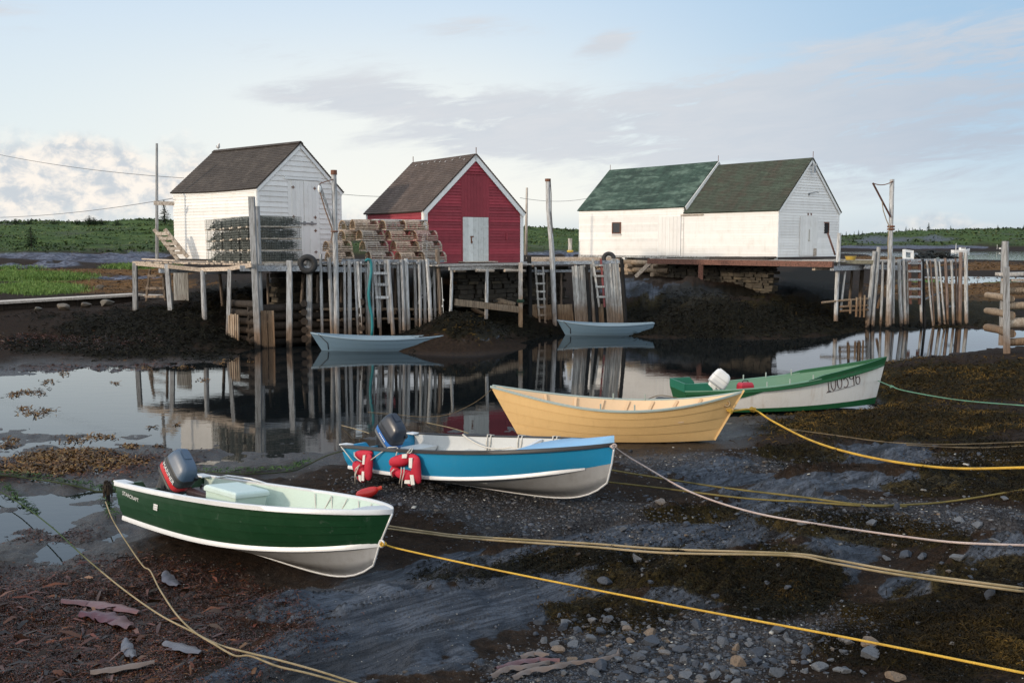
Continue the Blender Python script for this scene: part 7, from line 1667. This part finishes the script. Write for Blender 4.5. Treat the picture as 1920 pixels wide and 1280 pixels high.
kelp([(310, 1078), (318, 1095), (335, 1104)], .14, M_K4, 'shiny grey brown kelp scrap in the shade of the green boat', .5)
for i, (pt_, mt_) in enumerate((([(920, 1278), (950, 1262), (985, 1258), (1030, 1250)], M_K3), ([(930, 1262), (970, 1250), (1010, 1244), (1050, 1246)], M_K1), ([(960, 1280), (990, 1266), (1040, 1258), (1080, 1248)], M_K3), ([(975, 1240), (1000, 1232), (1030, 1236)], M_K3), ([(1040, 1254), (1090, 1250), (1130, 1244), (1158, 1236), (1160, 1226)], M_K3))):
    kelp(pt_, .07 if i != 4 else .035, mt_, ['thick tan kelp strand at the foot of the stones, bottom of the kelp bunch', 'pinkish strand at the back of the kelp bunch beside the stones', 'long tan kelp strand at the right of the kelp bunch', 'short tan kelp strand on top of the kelp bunch', 'thin kelp stalk curling away from the bunch between the stones'][i], .6)

# ------------------------------------------------------------------ ropes
def rope_mat(name, c, d2, sc=160):
    m, t, b = new_mat(name); o = t.n('ShaderNodeTexCoord').outputs['Object']; n1 = t.noise(o, 3, 5, .6); n2 = t.noise(o, sc, 2, .5)
    col = t.mix(t.rng(n1, .42, .7), c, d2); col = t.mix(t.math('MULTIPLY', t.rng(n2, .45, .65), .5), col, tuple(v * .45 for v in c)); setin(t, b, col=col, rough=.8, spec=.2, nrm=t.bump(n2, .8, .004)); return m
def spline(p, n=8):
    out = []; q = [p[0] * 2 - p[1]] + p + [p[-1] * 2 - p[-2]]
    for i in range(1, len(q) - 2):
        for k in range(n):
            t_ = k / n; a, b_, c, d_ = q[i - 1], q[i], q[i + 1], q[i + 2]
            out.append(.5 * ((2 * b_) + (c - a) * t_ + (2 * a - 5 * b_ + 4 * c - d_) * t_ ** 2 + (3 * b_ - a - 3 * c + d_) * t_ ** 3))
    return out + [p[-1]]
def rope(pts_, r, mat, label, ends=(None, None), twist=True, knots=()):
    """pts: (px, py, lift above the ground), (px, py, ('z', height)) or a world point; hung clear of the bumps between"""
    A_ = []
    for p in pts_:
        if isinstance(p, Vector): x_, y_ = to_px(*p); A_.append((x_, y_, p.y, 1))
        elif isinstance(p[2], tuple): A_.append((p[0], p[1], PZ(p[0], p[1], p[2][1]).y, 1))
        else: g0 = PG(p[0], p[1]); A_.append((p[0], p[1], g0.y, 0))
    c2 = spline([Vector((a[0], a[1], 0)) for a in A_], 10); Yl = np.interp(np.arange(len(c2)) / 10, np.arange(len(A_)), [a[2] for a in A_])
    hit = np.array([PG(min(max(p.x, -140), 2060), min(p.y, 1400)).y for p in c2]) * .994
    hit = np.where(hit > 55, 55, hit); w_ = 4
    hit = np.array([hit[max(0, i - w_):i + w_ + 1].min() for i in range(len(hit))]); hit = np.convolve(np.pad(hit, w_, 'edge'), np.ones(2 * w_ + 1) / (2 * w_ + 1), 'valid')
    Yf = np.minimum(Yl, hit); fix = [a[3] for a in A_]
    if fix[0]: Yf[0] = Yl[0]
    Yf = np.minimum(np.convolve(np.pad(Yf, 3, 'edge'), np.ones(7) / 7, 'valid'), np.maximum(hit, Yl if 0 else 0))
    if fix[0]: Yf[0] = Yl[0]; Yf[1] = .5 * (Yf[1] + Yl[1])
    c = [PY(p.x, p.y, float(y_)) for p, y_ in zip(c2, Yf)]
    c = [Vector((p.x, p.y, max(p.z, .006))) for p in c]
    mb = MB(); mb.tube(c, r, 7)
    for kx in knots:
        for _ in range(3): mb.torus(c[min(kx * 10, len(c) - 1)] + Vector((random.uniform(-1, 1), random.uniform(-1, 1), random.uniform(-.5, .8))) * r * 1.5, r * 2.0, r * .95, Euler((random.uniform(0, 3), random.uniform(0, 3), 0)).to_matrix(), 10, 5)
    o = mb.build('rope', mat, smooth=True); tag(o, label, 'rope', 'mooring ropes'); return o
M_YR = rope_mat('yellow poly rope', (.64, .39, .06), (.46, .27, .05)); M_TR = rope_mat('tan manila rope', (.34, .265, .16), (.20, .16, .08)); M_PR = rope_mat('pinkish white rope', (.52, .42, .38), (.42, .32, .29)); M_OR = rope_mat('olive rope', (.18, .14, .045), (.10, .085, .03)); M_TL = rope_mat('teal rope', (.12, .26, .18), (.10, .18, .12)); M_BR = rope_mat('brown thin rope', (.16, .12, .07), (.08, .06, .04)); M_TG = rope_mat('tan rope grown green', (.34, .265, .16), (.20, .16, .08))
t_ = NT(M_TG.node_tree); b_ = M_TG.node_tree.nodes['Principled BSDF']; src = b_.inputs['Base Color'].links[0].from_socket; px_ = t_.n('ShaderNodeSeparateXYZ', {0: t_.n('ShaderNodeNewGeometry').outputs['Position']}).outputs[0]; M_TG.node_tree.links.new(t_.mix(t_.rng(px_, -4.0, -5.4), src, (.035, .06, .018)), b_.inputs['Base Color'])
M_DG = rope_mat('dark slimy rope', (.035, .045, .02), (.02, .03, .012))
eyeG = bg_.W(Vector(bg_.pts(1)[1]) + Vector((.06, 0, .02)))
rope([eyeG, (760, 1031, ('z', .56)), (960, 1074, ('z', .62)), (1300, 1141, ('z', .75)), (1600, 1197, ('z', .92)), (1930, 1263, ('z', 1.12))], .0095, M_YR, 'taut yellow rope running from the green boat bow to the lower right', knots=(0,))
rope([(722, 990, .03), (800, 1000, .05), (880, 1009, .05), (1100, 1024, .06), (1250, 1036, .05), (1480, 1041, .10), (1560, 1055, .14), (1700, 1079, .2), (1930, 1110, .25)], .012, M_TR, 'tan rope of the doubled pair crossing from the green boat, lower strand')
rope([(724, 985, .03), (800, 996, .05), (880, 1005, .05), (1100, 1018, .06), (1250, 1029, .06), (1480, 1037, .11), (1560, 1048, .16), (1700, 1073, .22), (1930, 1104, .27)], .012, M_TR, 'tan rope of the doubled pair crossing from the green boat, upper strand')
bbp = bb.W(bb.side(.995, .93, -1) + Vector((.03, 0, 0)))
rope([bbp, (1170, 851, ('z', .95)), (1205, 872, ('z', .78)), (1300, 924, ('z', .52)), (1420, 962, .08), (1560, 986, .05), (1700, 1006, .12), (1800, 1017, .2), (1930, 1022, .3)], .012, M_PR, 'pinkish white rope from the bow of the blue boat sagging to the right edge', knots=(0,))
dyp = bd.W(bd.side(.985, .62, -1) + Vector((.03, -.02, 0)))
rope([dyp, (1412, 768, ('z', .62)), (1450, 790, ('z', .5)), (1520, 825, ('z', .42)), (1600, 850, ('z', .48)), (1700, 869, ('z', .62)), (1800, 878, ('z', .8)), (1930, 876, ('z', 1.05))], .018, M_YR, 'thick yellow rope from the yellow dory sagging to the right edge', knots=(0, 1))
rope([(1130, 878, .05), (1200, 890, .06), (1350, 913, .06), (1500, 931, .06), (1620, 946, .05), (1720, 945, .05), (1800, 937, .10), (1930, 916, .3)], .013, M_OR, 'olive rope on the gravel, upper strand of the slack pair')
rope([(1110, 900, .04), (1250, 916, .05), (1400, 934, .05), (1520, 941, .05), (1620, 948, .03), (1700, 949, .03)], .012, M_OR, 'olive rope on the gravel, lower strand of the slack pair')
wbp = bw_.W(bw_.side(.97, .55, -1) + Vector((.03, -.02, 0)))
rope([wbp, (1672, 724, ('z', .75)), (1700, 733, ('z', .7)), (1800, 750, ('z', .72)), (1930, 761, ('z', .9))], .012, M_TL, 'thin teal rope from the bow of the white and green boat', knots=(1,))
rope([(1470, 803, .02), (1560, 815, .02), (1640, 826, .05), (1700, 831, .06), (1780, 833, .08), (1930, 828, .12)], .010, M_BR, 'thin brown rope low over the weed, upper strand near the right edge')
rope([(1700, 834, .03), (1780, 838, .05), (1850, 839, .06), (1930, 835, .1)], .010, M_BR, 'thin brown rope low over the weed, lower strand near the right edge')
rope([(198, 940, .12), (212, 975, .05), (240, 1020, .06), (268, 1060, .06), (282, 1070, .10), (300, 1105, .07), (330, 1150, .06), (362, 1182, .06), (400, 1206, .06), (440, 1228, .06), (470, 1229, .06), (520, 1248, .05), (580, 1262, .05), (660, 1284, .05)], .008, M_TR, 'tan rope winding from the slimy ropes past the green boat to the bottom edge')
rope([(-20, 910, .03), (40, 945, .06), (100, 990, .06), (160, 1045, .06), (230, 1103, .06), (300, 1152, .06), (362, 1184, .07), (400, 1203, .07), (430, 1214, .06), (520, 1236, .05), (600, 1258, .05), (680, 1284, .05)], .008, M_TG, 'straight tan rope crossing the weed from the left edge to the bottom')
rope([(-20, 888, .05), (60, 897, .05), (130, 908, .07), (180, 921, .10), (200, 928, .14), (228, 918, .2)], .014, M_DG, 'green slimy rope from the left edge to the stern of the green boat')
rope([bb.W(bb.side(.01, .8, -1) + Vector((0, -.03, 0))), (610, 855, ('z', .42)), (575, 872, .10), (545, 883, .05), (470, 888, .02), (400, 885, .02), (360, 882, .02)], .010, M_DG, 'dark weedy rope from the stern of the blue boat lying on the mud')
rope([bd.W(bd.side(.0, .95, -1)), (900, 748, ('z', .7)), (870, 765, ('z', .4)), (835, 778, ('z', .2)), (790, 781, ('z', .05)), (745, 777, ('z', .02)), (690, 772, ('z', .01))], .006, M_BR, 'yellow stern rope of the dory dipping into the water', knots=(0,))
rope([bw_.W(bw_.side(.0, .6, -1)), (1240, 741, ('z', .25)), (1212, 749, ('z', .05))], .010, M_BR, 'short brown stern rope of the white and green boat')
rope([(640, 797, ('z', .02)), (670, 805, ('z', .15)), (692, 812, ('z', .45))], .008, M_TR, 'thin line running from the water to the motor of the blue boat'); rope([(800, 792, ('z', .02)), (850, 803, ('z', .15)), (878, 812, ('z', .5))], .008, M_TR, 'thin line running from the water to the far rail of the blue boat')
rt_ = MB()
for k in range(70): a = U(0, 6.28); l_ = U(.03, .12); p = PG(203, 945, .30); rt_.rt().tube([p + Vector((U(-.04, .04), U(-.04, .04), U(-.03, .05))), p + Vector((math.cos(a) * .05, math.sin(a) * .05, -l_ * .5)), p + Vector((math.cos(a) * .07, math.sin(a) * .06, -l_ * 1.8))], .007, 4)
tag(rt_.build('weed_clump', tone_mat('brown weed', [(.015, .01, .006), (.04, .025, .012)], .7)), 'shaggy brown clump of weed hanging on the slimy rope behind the green boat', 'seaweed')
b_ = MB().tube([PG(203, 945, -.1), PG(203, 945, .32)], .03, 7).build('stake', M_TAR); tag(b_, 'short dark stake carrying the weed clump behind the green boat', 'stake')

# ------------------------------------------------------------------ marsh grass, heath and trees
n = 30000; X, Y, Z = pick(gw['grass'] ** 2 * (FPX < 420) * (FY < 140), n); k = np.clip(Y / 60, .8, 1.8)
stuff(blades(X, Y, Z, U(.18, .40, n) * k, U(.018, .036, n) * k, U(.7, 1.45, n), np.clip(rng.normal(.5, .25, n), 0, 1), 'marsh_grass', tone_mat('marsh grass', [(.045, .085, .018), (.095, .17, .034), (.16, .25, .06), (.25, .30, .11)], .7, .15, .1), .5), 'bright green marsh grass on the flats at far left', 'grass')
hs_ = gw['heath'] * (FY < 330); n = 52000; X, Y, Z = pick(hs_, n); k = np.clip(Y / 150, .5, 1.6); cl_ = fbm(X * .09, Y * .09, 401, 4) * .5 + .5; big = sstep(.52, .75, cl_)
stuff(blades(X, Y, Z + U(0, 1, n) * big * .35 - .1, U(.2, .45, n) * k * (1 + .4 * big), U(.12, .28, n) * k * (1 + .4 * big), U(.0, 1.2, n), np.clip(.70 - .42 * big + rng.normal(0, .2, n), 0, 1), 'heath', tone_mat('heath leaves', [(.020, .038, .014), (.042, .070, .022), (.078, .112, .034), (.12, .135, .055)], .7, .15, .15), .6), 'low green heath and shrubs over the hillside behind the sheds', 'shrubs')
hs_ = gw['heath'] * (FY > 500) * (FY < 1000); n = 16000; X, Y, Z = pick(hs_, n); cl_ = fbm(X * .03, Y * .03, 411, 4) * .5 + .5
stuff(blades(X, Y, Z, U(.8, 2.2, n), U(.8, 2.0, n), U(.1, 1.4, n), np.clip(.6 - .55 * sstep(.45, .7, cl_) + rng.normal(0, .2, n), 0, 1), 'far_heath', tone_mat('far heath leaves', [(.022, .036, .022), (.036, .058, .026), (.062, .090, .034), (.10, .11, .06)], .8, .1, .1), .6), 'green scrub over the low hill across the water', 'shrubs')
n = 6000; X, Y, Z = pick(gw['brown'] * (FY < 400) * (FY > 46), n); k = np.clip(Y / 60, .8, 2.5)
stuff(blades(X, Y, Z, U(.1, .3, n) * k, U(.03, .08, n) * k, U(-.1, .7, n), U(0, 1, n), 'flat_weed', tone_mat('brown flat weed', [(.03, .016, .006), (.075, .038, .012), (.13, .07, .02)], .7, .2, .2), .8), 'brown weed over the tidal flats', 'seaweed')
M_SPR = tone_mat('spruce needles', [(.008, .016, .009), (.014, .028, .014), (.026, .046, .022)], .8, .1, .2); M_TRK = paint('spruce bark', (.06, .045, .035), .9, .3)
def spruce(name, seed, n=900, full=1.0, ragged=.2):
    r_ = np.random.default_rng(seed); t_ = empty(name, (0, 0, 0))
    MB().tube([(0, 0, -.03), (.01, 0, .5), (0, 0, .97)], [.028, .016, .004], 6).build('trunk', M_TRK, t_, True, True)
    V, F, T = [], [], []; zz = .10
    while zz < .98:
        rad = .27 * full * (1 - zz) ** .85 * r_.uniform(1 - ragged, 1 + ragged) + .012; nb = max(4, int(9 * (1 - zz) + 4))
        for j in range(nb):
            a = r_.uniform(0, 6.28); L_ = rad * r_.uniform(.6, 1.12)
            for s_ in np.linspace(.15, 1, max(3, int(L_ * 34))):
                c = np.array([math.cos(a) * L_ * s_, math.sin(a) * L_ * s_, zz + .04 * (1 - s_) - .05 * s_ * (1 - zz) + .02 * s_ ** 3])
                for q in range(2):
                    d_ = r_.normal(0, 1, 3); d_ /= np.linalg.norm(d_); e_ = np.cross(d_, r_.normal(0, 1, 3)); e_ /= np.linalg.norm(e_); w = r_.uniform(.010, .026); l_ = w * 1.5
                    o = len(V); V += [c - e_ * w * .5, c + e_ * w * .5, c + e_ * w * .2 + d_ * l_, c - e_ * w * .2 + d_ * l_]; F.append((o, o + 1, o + 2, o + 3)); T += [r_.uniform(0, 1)] * 4
        zz += r_.uniform(.028, .05)
    raw_mesh('crown', np.array(V), np.array(F), M_SPR, np.array(T), t_); return t_
s0 = spruce('spruce_tree', 1, full=1.25); s1 = spruce('spruce_tree', 2, full=.95, ragged=.45); s2 = spruce('spruce_tree', 3, full=.75, ragged=.5)
def plant(root, p, hgt, label, group='spruce trees on the hills', new=False, fat=1.0):
    if new: root.location = p; tag(root, label, 'tree', group); r_ = root
    else: r_ = copy_tree(root, p, (0, 0, random.uniform(0, 6)), label, group)
    r_.scale = (hgt * fat, hgt * fat, hgt); return r_
def gp_(px, Y): X = (px - 960) / CF * Y; return Vector((X, Y, float(GH(X, Y)[0]) - .1))
plant(s0, gp_(63, 140), 3.0, 'lone dark spruce standing on the green hillside at far left', new=True, fat=1.35)
plant(s1, gp_(313, 205), 5.0, 'ragged spruce on the skyline beside the left white shed', new=True)
far = [(1576, 7), (1583, 9), (1590, 6), (1598, 7), (1606, 8), (1613, 6), (1680, 5), (1694, 8), (1700, 6), (1706, 7), (1720, 7), (1736, 11), (1777, 6.5), (1846, 5), (1865, 8), (1882, 5), (1913, 7)]
nth = ['leftmost', 'second from left', 'third from left', 'fourth from left', 'fifth from left', 'sixth from left']
for i, (px, hh_) in enumerate(far):
    if i < 6: lb = f'small far spruce in the row touching the long building, {nth[i]}'
    elif i < 11: lb = f'small far spruce on the skyline by the tall iron boomed mast, {nth[i - 6]}'
    elif px == 1736: lb = 'tallest spruce on the skyline of the far right hill'
    else: lb = f'tiny spruce at the right end of the far skyline, {nth[i - 12]}'
    r0 = (s2, s1, s0)[i % 3]
    if r0 is s2 and not s2.get('label'): plant(s2, gp_(px, 835), hh_ * .62, lb, new=True)
    else: plant(r0, gp_(px, 835), hh_ * .62, lb)
# skyline bushes at left
bu = spruce('shrub', 9, full=1.9, ragged=.6); tag(bu, None); fst = True
for i, (px, hh_, fat) in enumerate(((173, 2.0, 1.9), (182, 1.6, 1.8), (196, 1.3, 2.2), (225, 1.3, 2.0), (107, 1.2, 2.2), (36, 1.3, 2.4), (150, 1.2, 2.0), (60, 1.0, 2.4))):
    p = gp_(px, 203); lb = f'rounded dark bush on the left skyline, {["largest, in the middle", "just right of the largest", "second right of the largest", "farthest right of the group", "left of the middle", "nearest the left edge", "just left of the largest", "third from the left edge"][i]}'
    if fst: fst = False; plant(bu, p, hh_, lb, 'bushes on the left skyline', True, fat); bu['category'] = 'bush'
    else: plant(bu, p, hh_, lb, 'bushes on the left skyline', False, fat)

# ------------------------------------------------------------------ fishing boats across the water
M_FW = paint('white hull paint', (.75, .75, .74), .4, .1); M_FR = paint('red bottom paint', (.4, .05, .04), .5, .1); M_FB = paint('pale blue hull', (.35, .5, .62), .4, .1)
def lobster_boat(label, p, L, rot, hull, group='fishing boats moored far out'):
    t_ = empty('fishing_boat', p, label, 'fishing boat', group, rot=(0, 0, rot))
    sec = []
    for f, w, s_, k in ((0, .16, .10, 0), (.2, .17, .095, 0), (.5, .17, .10, 0), (.75, .13, .125, 0), (.9, .07, .15, 0), (1.0, .008, .175, 0)):
        x_ = (f - .5) * L; sec.append([Vector((x_, -w * L, s_ * L)), Vector((x_ - .03 * L * f, -w * L * .8, -.02 * L)), Vector((x_ - .03 * L * f, w * L * .8, -.02 * L)), Vector((x_, w * L, s_ * L))])
    MB().loft(sec).build('hull', hull, t_, local=True)
    MB().loft([[Vector((x_, y_, z_)) for x_, y_ in ((-.08 * L, -.11 * L), (.20 * L, -.10 * L), (.20 * L, .10 * L), (-.08 * L, .11 * L))] for z_ in (.10 * L, .235 * L)] + [[Vector((x_, y_, .245 * L)) for x_, y_ in ((-.12 * L, -.12 * L), (.22 * L, -.11 * L), (.22 * L, .11 * L), (-.12 * L, .12 * L))]]).build('cabin', M_FW, t_, local=True)
    for q in (-.02, .06, .14): MB().box((q * L, -.108 * L, .195 * L), (.06 * L, .02 * L, .05 * L)).build('window', M_DARKIN, t_, local=True)
    MB().tube([(-.30 * L, 0, .1 * L), (-.30 * L, 0, .46 * L)], .012 * L, 6).build('mast', M_WTRIM, t_, local=True)
    return t_
lobster_boat('white fishing boat with a mast moored on the far water at right', Vector((PZ(1802, 472, 0).x, PZ(1802, 472, 0).y, 0)), 9.6, R(4), M_FW)
lobster_boat('smaller distant boat with a blue bottom moored near the right edge', Vector((PZ(1876, 470, 0).x, PZ(1876, 470, 0).y, 0)), 8.0, R(8), M_FB)
